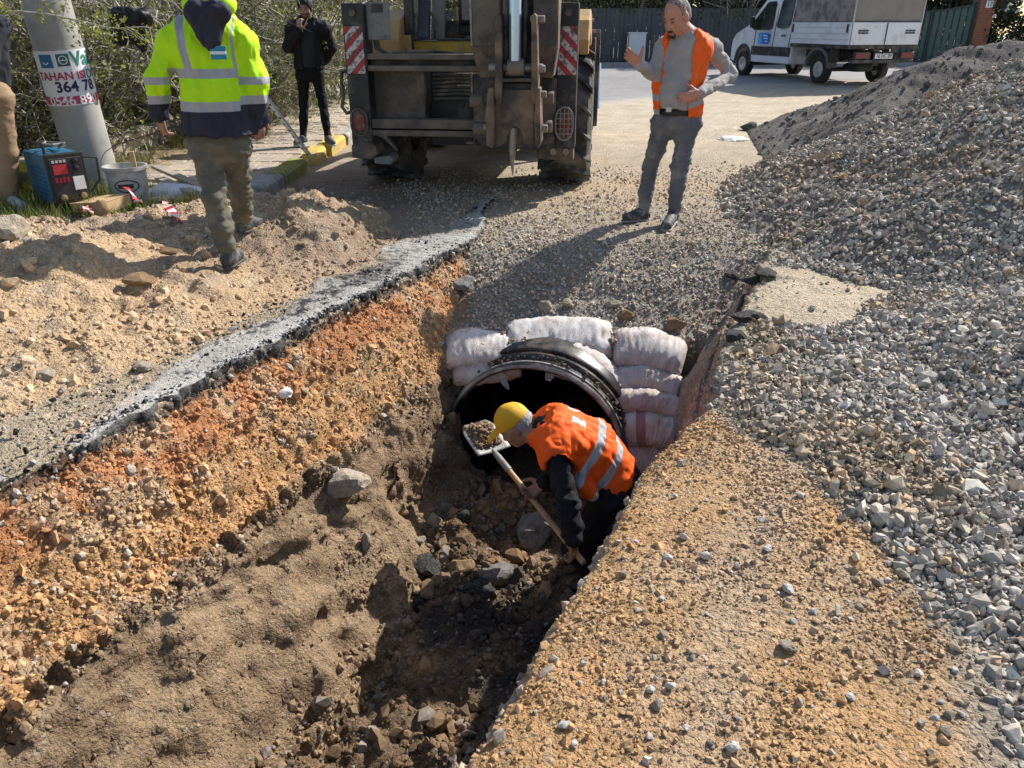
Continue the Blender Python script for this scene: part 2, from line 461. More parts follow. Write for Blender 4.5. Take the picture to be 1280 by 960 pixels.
def onground(x, y, lift=0.0): return np.array([x, y, float(H(x, y)) + lift])

def spaced(edges):
    """edges: [(x0,x1,step)...] contiguous"""
    out = []
    for a, b, st in edges:
        n = max(1, int(round((b - a) / st))); out += list(np.linspace(a, b, n, endpoint=False))
    out.append(edges[-1][1]); return np.array(out)
def grid_faces(ns, nw, keep=None):
    i = np.arange(ns - 1)[:, None] * nw + np.arange(nw - 1)[None]
    f = np.stack([i, i + 1, i + nw + 1, i + nw], -1).reshape(-1, 4)
    if keep is not None: f = f[keep[f].all(1)]
    return f
def vnormals(S, Wd, vs):
    v = vs.reshape(S, Wd, 3); a = np.gradient(v, axis=0); b = np.gradient(v, axis=1)
    n = np.cross(b, a); n = n / (np.linalg.norm(n, axis=2, keepdims=True) + 1e-9)
    n[n[..., 2] < 0] *= -1
    return n.reshape(-1, 3)
def compact(v, f, *arrs):
    u, inv = np.unique(f.ravel(), return_inverse=True)
    return (v[u], inv.reshape(f.shape)) + tuple(a[u] for a in arrs)
def C3(c): return np.array(c, float)[None]
def lerp(a, b, t): return a + (b - a) * np.asarray(t)[:, None]

def build_ground():
    sg = spaced([(-60, -8, 6), (-8, -1, .5), (-1, .9, .06), (.9, 4.9, .0145), (4.9, 6.6, .022), (6.6, 9, .05), (9, 14, .15), (14, 30, .6), (30, 140, 8)])
    wg = spaced([(-110, -20, 8), (-20, -8, .8), (-8, -3.4, .10), (-3.4, -2.86, .03), (-2.86, -2.28, .0085), (-2.28, -.5, .014), (-.5, .7, .016), (.7, 1.6, .05), (1.6, 6, .2), (6, 16, 1), (16, 110, 8)])
    S, Wd = len(sg), len(wg)
    s, w = np.meshgrid(sg, wg, indexing='ij'); s = s.ravel(); w = w.ravel(); X, Y = xy(s, w)
    d, s, w, k, kr, e, fl, fr, fe, floor, ins = trench(X, Y, True)
    bz = base_z(X, Y); Z = bz - d; lines = fbm2(s * .9 + d * .8, d * 10 - s * 3.2, 1.0, 5, 108, .62)
    v = np.stack([X, Y, Z], 1); n = vnormals(S, Wd, v)
    near = (s > .6) & (s < 6.6) & (w > -3.2) & (w < 1.5)
    # rough soil: push vertices along the normal
    wall = ins & (fl <= d + .005) & (d > .03)
    ochre = wall & (d < .68)
    amp = np.where(ochre, .026, np.where(wall, .012, .010)) * near
    t1 = fbm3(X, Y, Z, 24, 3, 101); t2 = fbm3(X, Y, Z, 9, 3, 105)
    rough = np.abs(t1) * 1.3 - .35
    disp = amp * (rough + .9 * t2)
    # scraped slope: long horizontal scratches left by the bucket
    scr = wall & ~ochre
    terr = (d + .10 * fbm2(s, w, 1.2, 3, 113)) * 6.0; terr = np.abs(terr - np.floor(terr) - .5)
    disp = disp + np.where(scr, .070 * lines - .05 * np.abs(fbm2(s, d * 1.6, 2.6, 3, 111)) + .05 * (terr - .25) * sstep(fbm2(s, d, 1.4, 2, 114), -.3, .3) + .008 * fbm2(s * 1.5, d * 2, 9, 3, 112), 0)
    # dark slots and torn lip under the ochre layer
    lip = np.exp(-((d - .62 - .04 * fbm2(s, w, 2.0, 2, 109)) / .06) ** 2) * wall * (s < 3.2)
    tear = sstep(fbm2(s * 2.2, d * .7, 6, 3, 110) + .08, -.05, .3)
    disp = disp - .075 * lip * tear * near
    hole = np.exp(-(((s - 2.3) / .10) ** 2 + ((d - .80) / .06) ** 2)) + .7 * np.exp(-(((s - 2.75) / .06) ** 2 + ((d - .88) / .04) ** 2))
    disp = disp - .10 * hole * wall
    v = v + n * disp[:, None]
    # ------------------------------------------------ colours (soil types)
    N = len(X)
    nA = fbm2(X, Y, 1.1, 4, 120); nB = fbm2(X, Y, 4.5, 4, 121); nC = fbm3(X, Y, Z, 30, 2, 122); nD = fbm3(X, Y, Z, 7, 3, 123)
    c = np.tile(C3((.43, .355, .265)), (N, 1))                                   # dusty road bed
    c = lerp(c, C3((.47, .36, .235)), sstep(nA, -.2, .5))
    c = lerp(c, C3((.30, .265, .22)), sstep(-Y, -8.6, -6.0) * .75)                # grey gravel near the cut
    c = lerp(c, C3((.56, .48, .36)), sstep(Y, 9, 13) * sstep(X, -1, 1.5) * .8)     # pale sand farther on
    # under the machine: reddish brown soil
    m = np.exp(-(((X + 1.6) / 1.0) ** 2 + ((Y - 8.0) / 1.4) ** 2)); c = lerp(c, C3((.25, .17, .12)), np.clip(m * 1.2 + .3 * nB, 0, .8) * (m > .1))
    gb = np.interp(s, GBS, GBW) + .06 * nB
    orange = sstep(gb - w, -.02, .12) * (w > -.75) * (s < 3.35)
    co = lerp(np.tile(C3((.48, .29, .140)), (N, 1)), C3((.42, .295, .18)), sstep(nA + .5 * nB, -.1, .7))
    co = lerp(co, C3((.51, .275, .115)), sstep(nB - .4 * nA, .15, .7) * .7)
    co = lerp(co, C3((.40, .31, .215)), sstep(-np.abs(w + .1 + .2 * nA), -.22, 0) * .6)
    c = lerp(c, co, orange)
    patch = bump2(X, Y, (1.95, 4.62), (.75, .85), .7) + .2 * nB
    cp = lerp(np.tile(C3((.50, .415, .30)), (N, 1)), C3((.50, .27, .12)), sstep(nB - .6 * np.abs((Y - 4.25) / .25), .0, .5))
    c = lerp(c, cp, sstep(patch, .2, .5) * (w > -.68))
    # left bank, grass and brush ground
    c = lerp(c, C3((.30, .24, .15)), sstep(-X, 3.2, 4.2) * sstep(Y, 5.5, 7))
    c = lerp(c, C3((.20, .17, .09)), sstep(-X, 4.6, 6.0) * sstep(Y, 6, 8))
    c = lerp(c, C3((.40, .32, .22)), (w < -2.75) * sstep(-Y, -6.8, -5.0) * .9)
    # trench
    dd = d + .05 * nD
    red = lerp(np.tile(C3((.43, .20, .09)), (N, 1)), C3((.48, .31, .18)), sstep(nD, -.15, .3))
    och = lerp(np.tile(C3((.485, .285, .135)), (N, 1)), C3((.47, .33, .20)), sstep(nD + .3 * nC, .0, .6))
    och = lerp(och, C3((.42, .23, .10)), sstep(-nD + .35 * nB, .1, .55) * .8)
    brn = lerp(np.tile(C3((.30, .212, .13)), (N, 1)), C3((.21, .145, .088)), sstep(nD + .4 * nA, -.2, .5))
    flo = lerp(np.tile(C3((.165, .112, .068)), (N, 1)), C3((.33, .205, .105)), sstep(nB + .5 * nA, .05, .55))
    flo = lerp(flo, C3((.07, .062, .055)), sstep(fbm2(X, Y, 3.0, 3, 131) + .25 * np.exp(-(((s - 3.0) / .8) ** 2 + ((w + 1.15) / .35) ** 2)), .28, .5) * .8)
    cw = lerp(red, och, sstep(dd + .09 * nA, .16, .34))
    brn = lerp(brn, C3((.20, .135, .08)), sstep(lines, .15, .6) * .6)
    cw = lerp(cw, brn, sstep(dd + .05 * fbm2(s, w, 3, 2, 133), .575, .64))
    cw = lerp(cw, C3((.04, .038, .036)), (1 - sstep(d + .02 * nC, .03, .075)) * .85)
    isfl = ins & (floor <= d + .02)
    isr = ins & (fr <= d + .005); ise = ins & (fe <= d + .005)
    ct = cw.copy()
    ct = np.where(isfl[:, None], flo, ct)
    rbr = lerp(np.tile(C3((.47, .37, .275)), (N, 1)), C3((.40, .30, .215)), sstep(fbm2(s * 5, d, 3, 3, 140), -.2, .5))
    ct = np.where(isr[:, None], rbr, ct)
    egr = lerp(np.tile(C3((.30, .265, .22)), (N, 1)), C3((.29, .20, .13)), np.clip(sstep(d + .1 * nB, .42, .6) + sstep(-X + .2 * nB, .2, .5), 0, 1))
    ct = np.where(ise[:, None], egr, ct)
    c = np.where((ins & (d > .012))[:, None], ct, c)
    c = c * (1 + .16 * nC + .08 * nB)[:, None]
    # ------------------------------------------------ open the mouth of the pipe
    q = v - PIPE_C; t = q @ PIPE_D; rad = np.linalg.norm(q - t[:, None] * PIPE_D, axis=1)
    keep = ~((rad < PIPE_R - .02) & (t > -.02) & (v[:, 2] > -1.50)) | (t > 3)
    f = grid_faces(S, Wd, keep)
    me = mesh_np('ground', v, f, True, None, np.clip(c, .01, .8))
    info = dict(v=v, n=n, f=f, ins=ins, d=d, wall=wall, ochre=ochre, floor=isfl, s=s, w=w, c=c, isr=isr, ise=ise, orange=orange)
    return me, info

def soil_mat(name, bump=1.0, fine=210, coarse=48, var=.24, gain=1.28):
    m = bpy.data.materials.new(name); m.use_nodes = True; nt = m.node_tree; b = nt.nodes['Principled BSDF']
    co = _n(nt, 'ShaderNodeTexCoord').outputs['Object']
    c = _n(nt, 'ShaderNodeAttribute', attribute_name='Col').outputs['Color']
    n1 = _noise(nt, co, fine, 4, .6); n2 = _noise(nt, co, coarse, 6, .65); n0 = _noise(nt, co, 2.2, 5, .6)
    f = _math(nt, 'MULTIPLY', _math(nt, 'ADD', n1, n2), .5)
    c = _mix(nt, _ramp(nt, f, .36, .64), _mix(nt, 1.0, c, (1 - var * 1.4,) * 3, 'MULTIPLY'), _mix(nt, 1.0, c, (1 + var,) * 3, 'MULTIPLY'))
    c = _mix(nt, _ramp(nt, n0, .3, .7), _mix(nt, 1.0, c, (.86,) * 3, 'MULTIPLY'), _mix(nt, 1.0, c, (1.12,) * 3, 'MULTIPLY'))
    hs = []
    wp = _n(nt, 'ShaderNodeVectorMath', operation='ADD'); nv = _n(nt, 'ShaderNodeTexNoise'); nv.inputs['Scale'].default_value = 30; nt.links.new(co, nv.inputs['Vector'])
    sc_ = _n(nt, 'ShaderNodeVectorMath', operation='SCALE'); sc_.inputs['Scale'].default_value = .03; nt.links.new(nv.outputs['Color'], sc_.inputs[0]); nt.links.new(co, wp.inputs[0]); nt.links.new(sc_.outputs[0], wp.inputs[1])
    for scale, amp in ((58, 1.0), (150, .45)):
        vo = _n(nt, 'ShaderNodeTexVoronoi'); vo.inputs['Scale'].default_value = scale; nt.links.new(wp.outputs[0], vo.inputs['Vector'])
        rnd = _n_col(nt, vo)
        hs.append(_math(nt, 'MULTIPLY', _math(nt, 'MULTIPLY', _math(nt, 'SUBTRACT', .75, vo.outputs['Distance']), _math(nt, 'ADD', rnd, .25)), amp))
        c = _mix(nt, _math(nt, 'MULTIPLY', rnd, .55), c, _mix(nt, 1.0, c, (.66, .65, .64), 'MULTIPLY'))
        if scale == 58:
            pale = _math(nt, 'MULTIPLY', _math(nt, 'GREATER_THAN', rnd, .94), .25); c = _mix(nt, pale, c, (.50, .45, .38))
    c = _mix(nt, 1.0, c, (gain,) * 3, 'MULTIPLY')
    nt.links.new(c, b.inputs['Base Color']); b.inputs['Roughness'].default_value = .96; b.inputs['Specular IOR Level'].default_value = .15
    hgt = _math(nt, 'ADD', _math(nt, 'ADD', hs[0], hs[1]), _math(nt, 'ADD', _math(nt, 'MULTIPLY', n2, 1.3), _math(nt, 'MULTIPLY', n1, .35)))
    bp = _n(nt, 'ShaderNodeBump'); bp.inputs['Strength'].default_value = bump; bp.inputs['Distance'].default_value = .012
    nt.links.new(hgt, bp.inputs['Height']); nt.links.new(bp.outputs[0], b.inputs['Normal'])
    return m
def _n_col(nt, vo):
    sp = _n(nt, 'ShaderNodeSeparateColor'); nt.links.new(vo.outputs['Color'], sp.inputs[0]); return sp.outputs[0]
M_SOIL = soil_mat('soil')
gme, GI = build_ground()
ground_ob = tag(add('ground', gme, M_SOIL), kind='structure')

def build_heap(name, hf, box, step, colf, label, cat, roughf):
    x0, x1, y0, y1 = box
    xs = None if isinstance(step[0], list) else np.arange(x0, x1, step[0]); ys = spaced(step[1]) if isinstance(step[1], list) else np.arange(y0, y1, step[1])
    if isinstance(step[0], list): xs = spaced(step[0])
    Xg, Yg = np.meshgrid(xs, ys, indexing='ij'); X = Xg.ravel(); Y = Yg.ravel()
    h = hf(X, Y); tr = trench(X, Y); bz = base_z(X, Y)
    h = np.where(tr > 0.02, -.06, h)
    Z = bz + h; v = np.stack([X, Y, Z], 1); n = vnormals(len(xs), len(ys), v)
    v = v + n * (roughf(X, Y, Z) * (h > .01))[:, None]
    c = colf(X, Y, Z)
    f = grid_faces(len(xs), len(ys)); f = f[(h[f] > -.02).any(1)]
    v, f, n, c, h = compact(v, f, n, c, h)
    me = mesh_np(name, v, f[:, ::-1] if False else f, True, None, np.clip(c, .01, .8))
    o = tag(add(name, me, M_SOIL), label, cat)
    return o, dict(v=v, n=n, f=f, h=h, c=c)
def spoil_col(X, Y, Z):
    nA = fbm2(X, Y, 1.3, 4, 150); nB = fbm2(X, Y, 6, 3, 151); nC = fbm3(X, Y, Z, 26, 2, 152)
    c = lerp(np.tile(C3((.49, .345, .21)), (len(X), 1)), C3((.41, .305, .205)), sstep(nA, -.1, .5))
    c = lerp(c, C3((.31, .225, .155)), sstep(X, -2.3, -1.5) * sstep(Y, 4.7, 5.3) * (1 - sstep(Y, 6.1, 6.5)) * .9)
    c = lerp(c, C3((.47, .38, .27)), sstep(nB, .1, .6) * .6)
    return c * (1 + .14 * nC)[:, None]
spoil_ob, SPI = build_heap('spoil_heap', spoil_h, (-7.0, -.9, -.5, 8.0), (.021, .021), spoil_col,
    'long tan heap of dug-out sandy soil beside the broken asphalt strip', 'soil heap',
    lambda X, Y, Z: .016 * fbm3(X, Y, Z, 17, 3, 160) + .010 * np.abs(fbm3(X, Y, Z, 45, 2, 161)))
def grav_col(X, Y, Z):
    nA = fbm2(X, Y, 1.0, 3, 170); nB = fbm2(X, Y, 9, 3, 171)
    c = lerp(np.tile(C3((.24, .225, .20)), (len(X), 1)), C3((.27, .23, .18)), sstep(nA, .0, .5))
    return c * (1 + .25 * nB)[:, None]
gravel_ob, GRI = build_heap('gravel_heap', gravel_h, (.6, 9.5, .6, 11), ([(.6, 3.2, .025), (3.2, 9.5, .07)], [(.6, 5.5, .025), (5.5, 11, .06)]), grav_col,
    'big heap of grey crushed stone spilling towards the trench edge', 'gravel heap', lambda X, Y, Z: .012 * fbm3(X, Y, Z, 20, 3, 175))
def dark_col(X, Y, Z):
    nA = fbm2(X, Y, 1.0, 4, 180); nB = fbm2(X, Y, 7, 3, 181)
    c = lerp(np.tile(C3((.125, .116, .104)), (len(X), 1)), C3((.18, .165, .145)), sstep(nA, -.1, .5))
    return lerp(c, C3((.25, .23, .20)), sstep(Z + .1 * nB, 1.25, 1.45) * .7) * (1 + .2 * nB)[:, None]
dark_ob, DKI = build_heap('dark_soil_heap', dark_h, (3.0, 16.5, 7.5, 14.5), ([(3.0, 9.5, .04), (9.5, 16.5, .12)], .05), dark_col,
    'dark grey heap of fine earth with grooved flank behind the gravel heap', 'soil heap', lambda X, Y, Z: .015 * fbm3(X, Y, Z, 9, 3, 185))
# ---------------------------------------------------------------- stones, clods, gravel
PHI = (1 + 5 ** .5) / 2
ICO_V = np.array([(-1, PHI, 0), (1, PHI, 0), (-1, -PHI, 0), (1, -PHI, 0), (0, -1, PHI), (0, 1, PHI), (0, -1, -PHI), (0, 1, -PHI), (PHI, 0, -1), (PHI, 0, 1), (-PHI, 0, -1), (-PHI, 0, 1)]) / np.sqrt(1 + PHI ** 2)
ICO_F = np.array([(0, 11, 5), (0, 5, 1), (0, 1, 7), (0, 7, 10), (0, 10, 11), (1, 5, 9), (5, 11, 4), (11, 10, 2), (10, 7, 6), (7, 1, 8), (3, 9, 4), (3, 4, 2), (3, 2, 6), (3, 6, 8), (3, 8, 9), (4, 9, 5), (2, 4, 11), (6, 2, 10), (8, 6, 7), (9, 8, 1)])
CUB_V = np.array([(x, y, z) for x in (-.62, .62) for y in (-.62, .62) for z in (-.62, .62)], float)
CUB_F = np.array([(0, 1, 3), (0, 3, 2), (4, 6, 7), (4, 7, 5), (0, 4, 5), (0, 5, 1), (2, 3, 7), (2, 7, 6), (0, 2, 6), (0, 6, 4), (1, 5, 7), (1, 7, 3)])
OCT_V = np.array([(1, 0, 0), (-1, 0, 0), (0, 1, 0), (0, -1, 0), (0, 0, 1), (0, 0, -1)], float)
OCT_F = np.array([(0, 2, 4), (2, 1, 4), (1, 3, 4), (3, 0, 4), (2, 0, 5), (1, 2, 5), (3, 1, 5), (0, 3, 5)])
def rand_rot(n, r=rng, tilt=None):
    q = r.normal(size=(n, 4)); q /= np.linalg.norm(q, axis=1, keepdims=True); w, x, y, z = q.T
    return np.stack([np.stack([1 - 2 * (y * y + z * z), 2 * (x * y - z * w), 2 * (x * z + y * w)], -1),
                     np.stack([2 * (x * y + z * w), 1 - 2 * (x * x + z * z), 2 * (y * z - x * w)], -1),
                     np.stack([2 * (x * z - y * w), 2 * (y * z + x * w), 1 - 2 * (x * x + y * y)], -1)], 1)
def stones_mesh(name, pos, size, cols, jit=.28, flat=(.55, 1.0), lo=None, shade=False):
    """pos (N,3), size (N), cols (N,3) -> one joined mesh of angular stones"""
    V0, F0 = (OCT_V, OCT_F) if lo == 'oct' else ((CUB_V, CUB_F) if lo else (ICO_V, ICO_F))
    K = 40; r = np.random.default_rng(len(pos)); n = len(pos)
    var = V0[None] * (1 + r.uniform(-jit, jit, (K, len(V0), 1))) + r.normal(0, jit * .22, (K, len(V0), 3))
    sc = np.stack([r.uniform(.8, 1.35, n), r.uniform(.7, 1.1, n), r.uniform(*flat, n)], 1)
    q = var[r.integers(0, K, n)] * sc[:, None, :] * (size[:, None, None] * .5)
    v = np.einsum('nij,nkj->nki', rand_rot(n, r), q) + pos[:, None, :]
    f = F0[None] + (np.arange(n) * len(V0))[:, None, None]
    c = np.repeat(cols, len(V0), 0)
    return mesh_np(name, v.reshape(-1, 3), f.reshape(-1, 3), shade, None, c)
def project(p):
    x = p[:, 0]; dpt = p[:, 1] * _cp - (p[:, 2] - CAM_H) * _sp; up = p[:, 1] * _sp + (p[:, 2] - CAM_H) * _cp
    dpt = np.where(dpt > .05, dpt, .05)
    return 640 + FPX * x / dpt, 480 - FPX * up / dpt, dpt
def scatter(v, f, n, dens, count, r=rng, margin=140, grow=None):
    """random points on faces, weighted by area * dens(vertex), kept in (a margin round) the view"""
    a = v[f[:, 0]]; b = v[f[:, 1]]; c = v[f[:, 2]]
    cen = v[f].mean(1); px, py, dp = project(cen)
    vis = (px > -margin) & (px < 1280 + margin) & (py > -margin) & (py < 960 + margin) & (cen[:, 1] > .3)
    area = np.linalg.norm(np.cross(b - a, v[f[:, -1]] - a), axis=1)
    wt = area * dens[f].mean(1) * vis
    if wt.sum() <= 0: return np.zeros((0, 3)), np.zeros((0, 3)), np.zeros(0, int)
    fi = r.choice(len(f), count, p=wt / wt.sum())
    t = r.uniform(size=(count, 2)); 
    p0 = v[f[fi, 0]]; p1 = v[f[fi, 1]]; p2 = v[f[fi, 2]]; p3 = v[f[fi, -1]]
    u, w_ = t[:, :1], t[:, 1:]
    pos = (p0 * (1 - u) + p1 * u) * (1 - w_) + (p3 * (1 - u) + p2 * u) * w_
    return pos, n[f[fi, 0]], f[fi, 0]
def grey_cols(n, r, warm=.25, lo=.22, hi=.54):
    b = r.uniform(lo, hi, n) ** 1.0
    c = np.stack([b * 1.11, b * 1.0, b * .85], 1)
    m = r.uniform(size=n) < warm
    c[m] = c[m] * np.array([1.14, .96, .76])
    m = r.uniform(size=n) < .05; c[m] = c[m] * .45
    m = r.uniform(size=n) < .05; c[m] = np.minimum(c[m] * 1.5, .66)
    return c
M_STONE = mat('crushed_stone', rough=.9, attr='Col', var=.25, vscale=70, bump=.55, bscale=170, spec=.25, soft=.004)
M_CLOD = mat('soil_clod', rough=.97, attr='Col', var=.28, vscale=60, bump=.9, bscale=130, spec=.15, soft=.006)
r1 = np.random.default_rng(11)
stone_sets = []
def lognsize(r, n, med, sg, lo, hi): return np.clip(np.exp(r.normal(np.log(med), sg, n)), lo, hi)

# crushed stone on the heap and on the sheet beside the trench (nobody could count it)
def gravel_cover(info, near_cnt, far_cnt):
    v, f, n, h = info['v'], info['f'], info['n'], info['h']
    dep = project(v)[2]
    ok = (h > -.012).astype(float)
    out = []
    for cnt, dens, lo, med in ((near_cnt, ok * (dep < 5.2), False, .0185), (far_cnt, ok * (dep >= 5.0) * (dep < 12), 'oct', .027)):
        p, nn, _ = scatter(v, f, n, dens, cnt, r1)
        sz = lognsize(r1, len(p), med, .44, .010, .075)
        p = p + nn * (sz * r1.uniform(.05, .42, len(p)))[:, None]
        c = grey_cols(len(p), r1, .13)
        # duller brownish drift through the stones
        m = sstep(fbm2(p[:, 0], p[:, 1], 1.5, 3, 190), .05, .5); c = c * (1 - .25 * m[:, None] * np.array([.5, .9, 1.4]))
        out.append((p, sz, c, lo))
    return out
for (p, sz, c, lo) in gravel_cover(GRI, 39000, 26000):
    if not lo:
        big = sz / project(p)[2] * FPX > 16
        tag(add('gravel', stones_mesh('gravel', p[big], sz[big], c[big], .34), M_STONE), 'larger pieces of grey crushed stone nearest the orange bank', 'gravel', kind='stuff')
        p, sz, c = p[~big], sz[~big], c[~big]
    o = add('gravel', stones_mesh('gravel', p, sz, c, .36, lo=lo or True), M_STONE)
    tag(o, 'loose grey crushed stone covering the big gravel heap' if not lo else 'smaller looking crushed stone on the far flank of the gravel heap', 'gravel', kind='stuff')
# finer gravel on the slope above the pipe and around the standing man
gv, gf, gn = GI['v'], GI['f'], GI['n']
gX, gY = gv[:, 0], gv[:, 1]
slope = (GI['ise'] & (GI['d'] < .5) & (gX > -.35)).astype(float) * 1.0
road = (~GI['ins'] & (gY > 5.3) & (gY < 14) & (gX > -.75 - .2 * (gY - 6)) & (gX < 4)).astype(float)
nz = sstep(fbm2(gX, gY, 1.1, 3, 195), -.5, .4)
dens = slope * 1.1 + road * (.25 + .75 * nz) * np.clip(1.15 - (gY - 5.5) / 4.2, .0, 1) ** 1.3
p, nn, _ = scatter(gv, gf, gn, dens, 19000, r1)
sz = lognsize(r1, len(p), .017, .42, .008, .05)
p = p + nn * (sz * .22)[:, None]
c = grey_cols(len(p), r1, .5, .28, .52)
tag(add('gravel', stones_mesh('gravel', p, sz, c, .36, lo='oct'), M_STONE), 'fine grey gravel spread over the slope above the sandbags', 'gravel', kind='stuff')
# scattered stones thrown from the gravel on to the orange bank and the pale patch
s_, w_ = GI['s'], GI['w']
gbv = np.interp(s_, GBS, GBW)
dens = (~GI['ins'] & (w_ > -.72) & (gY > .9) & (gY < 5.6)).astype(float) * (np.exp(-np.clip(gbv - w_, 0, 3) / .22) + .05)
p, nn, _ = scatter(gv, gf, gn, dens, 800, r1)
sz = lognsize(r1, len(p), .017, .5, .008, .05); p = p + nn * (sz * .22)[:, None]
tag(add('gravel', stones_mesh('gravel', p, sz, grey_cols(len(p), r1, .35, .34, .6), .36, lo=True), M_STONE), 'stray grey stones thinning out over the orange bank', 'gravel', kind='stuff')

# clods of soil
def clods(mask, cnt, med, sg, label, tint=1.0, info=GI, hi=.07, jit=.42, lo=True, seed=0, sink=.06, mixc=None):
    r = np.random.default_rng(200 + seed)
    p, nn, vi = scatter(info['v'], info['f'], info['n'], mask.astype(float), cnt, r)
    sz = lognsize(r, len(p), med, sg, .006, hi)
    p = p + nn * (sz * sink)[:, None]
    c = info['c'][vi] * r.uniform(.9, 1.3, (len(p), 1)) * tint
    if mixc is not None:
        m = r.uniform(size=len(p)) < mixc[1]; c[m] = np.array(mixc[0]) * r.uniform(.7, 1.2, (m.sum(), 1))
    big = sz > .026
    if big.sum() > 20:
        tag(add('soil_clods', stones_mesh('soil_clods', p[big], sz[big], np.clip(c[big], .01, .8), .38, (.5, .95)), M_CLOD), 'bigger lumps among the ' + label.split(' ', 1)[1], 'soil', kind='stuff'); p, sz, c = p[~big], sz[~big], c[~big]
    o = add('soil_clods', stones_mesh('soil_clods', p, sz, np.clip(c, .01, .8), jit, (.6, 1.0), lo=lo), M_CLOD)
    return tag(o, label, 'soil', kind='stuff')
bank = (~GI['ins'] & (w_ > -.72) & (w_ < gbv + .15) & (s_ < 3.5) & (gY > .8))
nb = .25 + sstep(fbm2(gX, gY, 3, 3, 197), -.3, .5)
clods(bank * nb, 10000, .0082, .5, 'crumbs of orange soil lying on the bank right of the trench', 1.0, hi=.03, seed=1, mixc=((.42, .37, .30), .08))
clods(GI['ochre'] * (.4 + nb), 8000, .0145, .5, 'crumbling ochre lumps on the upper trench wall', 1.0, hi=.055, seed=2, mixc=((.50, .42, .33), .10))
fl = GI['floor'] | (GI['wall'] & (GI['d'] > 1.32))
clods(fl * (.3 + nb) * (gY < 5), 7500, .019, .65, 'dug soil lumps littering the trench floor', .95, hi=.12, seed=3, lo=True, mixc=((.26, .22, .18), .15))
clods((GI['wall'] & ~GI['ochre'] & (GI['d'] < 1.25)) * (.08 + sstep(fbm2(gX, gY, 3, 3, 198), .1, .5)), 700, .012, .5, 'small crumbs clinging to the scraped lower slope', 1.0, hi=.05, seed=4)
clods((SPI['h'] > .0) * (.25 + sstep(fbm2(SPI['v'][:, 0], SPI['v'][:, 1], 2.2, 3, 199), -.2, .5)), 8000, .013, .65, 'dry clods and stones strewn over the tan spoil heap', 1.0, info=SPI, hi=.11, seed=5, lo=True, mixc=((.44, .38, .31), .06))
krr_ = -.655 - w_
edge = (np.abs(krr_ + .0) < .09) & (s_ > .9) & (s_ < 5.4)
clods(edge, 3200, .0135, .55, 'crumbling clods along the rim of the right bank', .9, hi=.05, seed=8, sink=.0, mixc=((.42, .36, .28), .08))
left = (~GI['ins'] & (w_ < -2.9) & (gX > -3.0) & (gY > 1.5) & (gY < 8.5))
clods(left * (.4 + nb), 5200, .017, .5, 'crumbs of soil scattered between asphalt and spoil heap', 1.0, hi=.06, seed=6, mixc=((.40, .36, .31), .25))
dk = DKI['v'][:, 0] < 8
clods(dk * (DKI['h'] > 0), 1600, .028, .6, 'lumps of dark earth on the flank of the dark heap', 1.0, info=DKI, hi=.13, seed=7)

# single rocks -----------------------------------------------------------------------------------
def rock_mesh(name, seed, sub=3, jit=.34, facets=7):
    r = np.random.default_rng(seed); bm = bmesh.new(); bmesh.ops.create_icosphere(bm, subdivisions=sub, radius=1)
    for k in range(facets):                                   # broken faces
        d = nrm(r.normal(size=3)); h = r.uniform(.55, .82)
        for v in bm.verts:
            q = np.array(v.co) @ d
            if q > h: v.co = Vector(np.array(v.co) - d * (q - h))
    co = np.array([v.co for v in bm.verts]); nz_ = fbm3(co[:, 0] + seed, co[:, 1], co[:, 2], 1.5, 5, seed, .58)
    for v, q in zip(bm.verts, nz_): v.co *= 1 + jit * float(q)
    me = bpy.data.meshes.new(name); bm.to_mesh(me); bm.free(); return me
M_LIME = mat('limestone', (.46, .40, .31), .9, var=.3, vscale=5, bump=.7, bscale=14, dirt=((.30, .22, .14), .45, 4), bdist=.03)
M_CONC = mat('old_concrete_lump', (.30, .285, .265), .9, var=.3, vscale=6, bump=.8, bscale=20, dirt=((.16, .13, .10), .4, 4), bdist=.03)
M_TAR = mat('tar_lump', (.04, .038, .036), .8, var=.5, vscale=9, bump=1.0, bscale=22, dirt=((.26, .24, .21), .42, 7), bdist=.04)
M_CLAY = mat('clay_boulder', (.36, .235, .125), .96, var=.25, vscale=5, bump=.8, bscale=16, bdist=.03)
rocks = [rock_mesh('rock', 300 + i) for i in range(8)]
_mc = {}
def rock(px, py, sx, sy, sz, m, label, i=0, rz=None, sink=.35, cat='rock', name='rock', group=None, tilt=.2, pos=None):
    me = rocks[i % 8].copy(); me.materials.append(m)
    for p_ in me.polygons: p_.use_smooth = False
    p = G(px, py) if pos is None else np.asarray(pos)
    o = add(name, me, None); o.location = (p[0], p[1], p[2] + sz * (1 - 2 * sink) * .5)
    o.scale = (sx / 2, sy / 2, sz / 2); o.rotation_euler = (random.uniform(-tilt, tilt), random.uniform(-tilt, tilt), random.uniform(0, 6) if rz is None else rz)
    return tag(o, label, cat, group)
rock(433, 612, .26, .22, .17, M_LIME, 'pale limestone block stuck in the end of the scraped slope', 0, .3, .3)
rock(560, 648, .15, .13, .16, M_CONC, 'grey split stone with a black tarred back on the trench floor', 1, .2, .25)
rock(579, 650, .12, .10, .12, M_TAR, 'black tar lump leaning against the grey split stone', 2, .2, .25, 'tar lump', 'tar_lump')
rock(525, 679, .10, .06, .05, M_LIME, 'small pale flat stone lying in loose soil of the trench floor', 3, .2, .2)
rock(458, 683, .07, .06, .12, M_LIME, 'upright white stone in the crevice under the limestone block', 4, .2, .3)
rock(673, 672, .36, .26, .26, M_CONC, 'large mottled concrete lump under the shovel handle', 5, .9, .3)
rock(532, 712, .20, .15, .13, M_TAR, 'black crumbly asphalt lump in the middle of the trench floor', 6, .2, .35, 'asphalt lump', 'asphalt_lump')
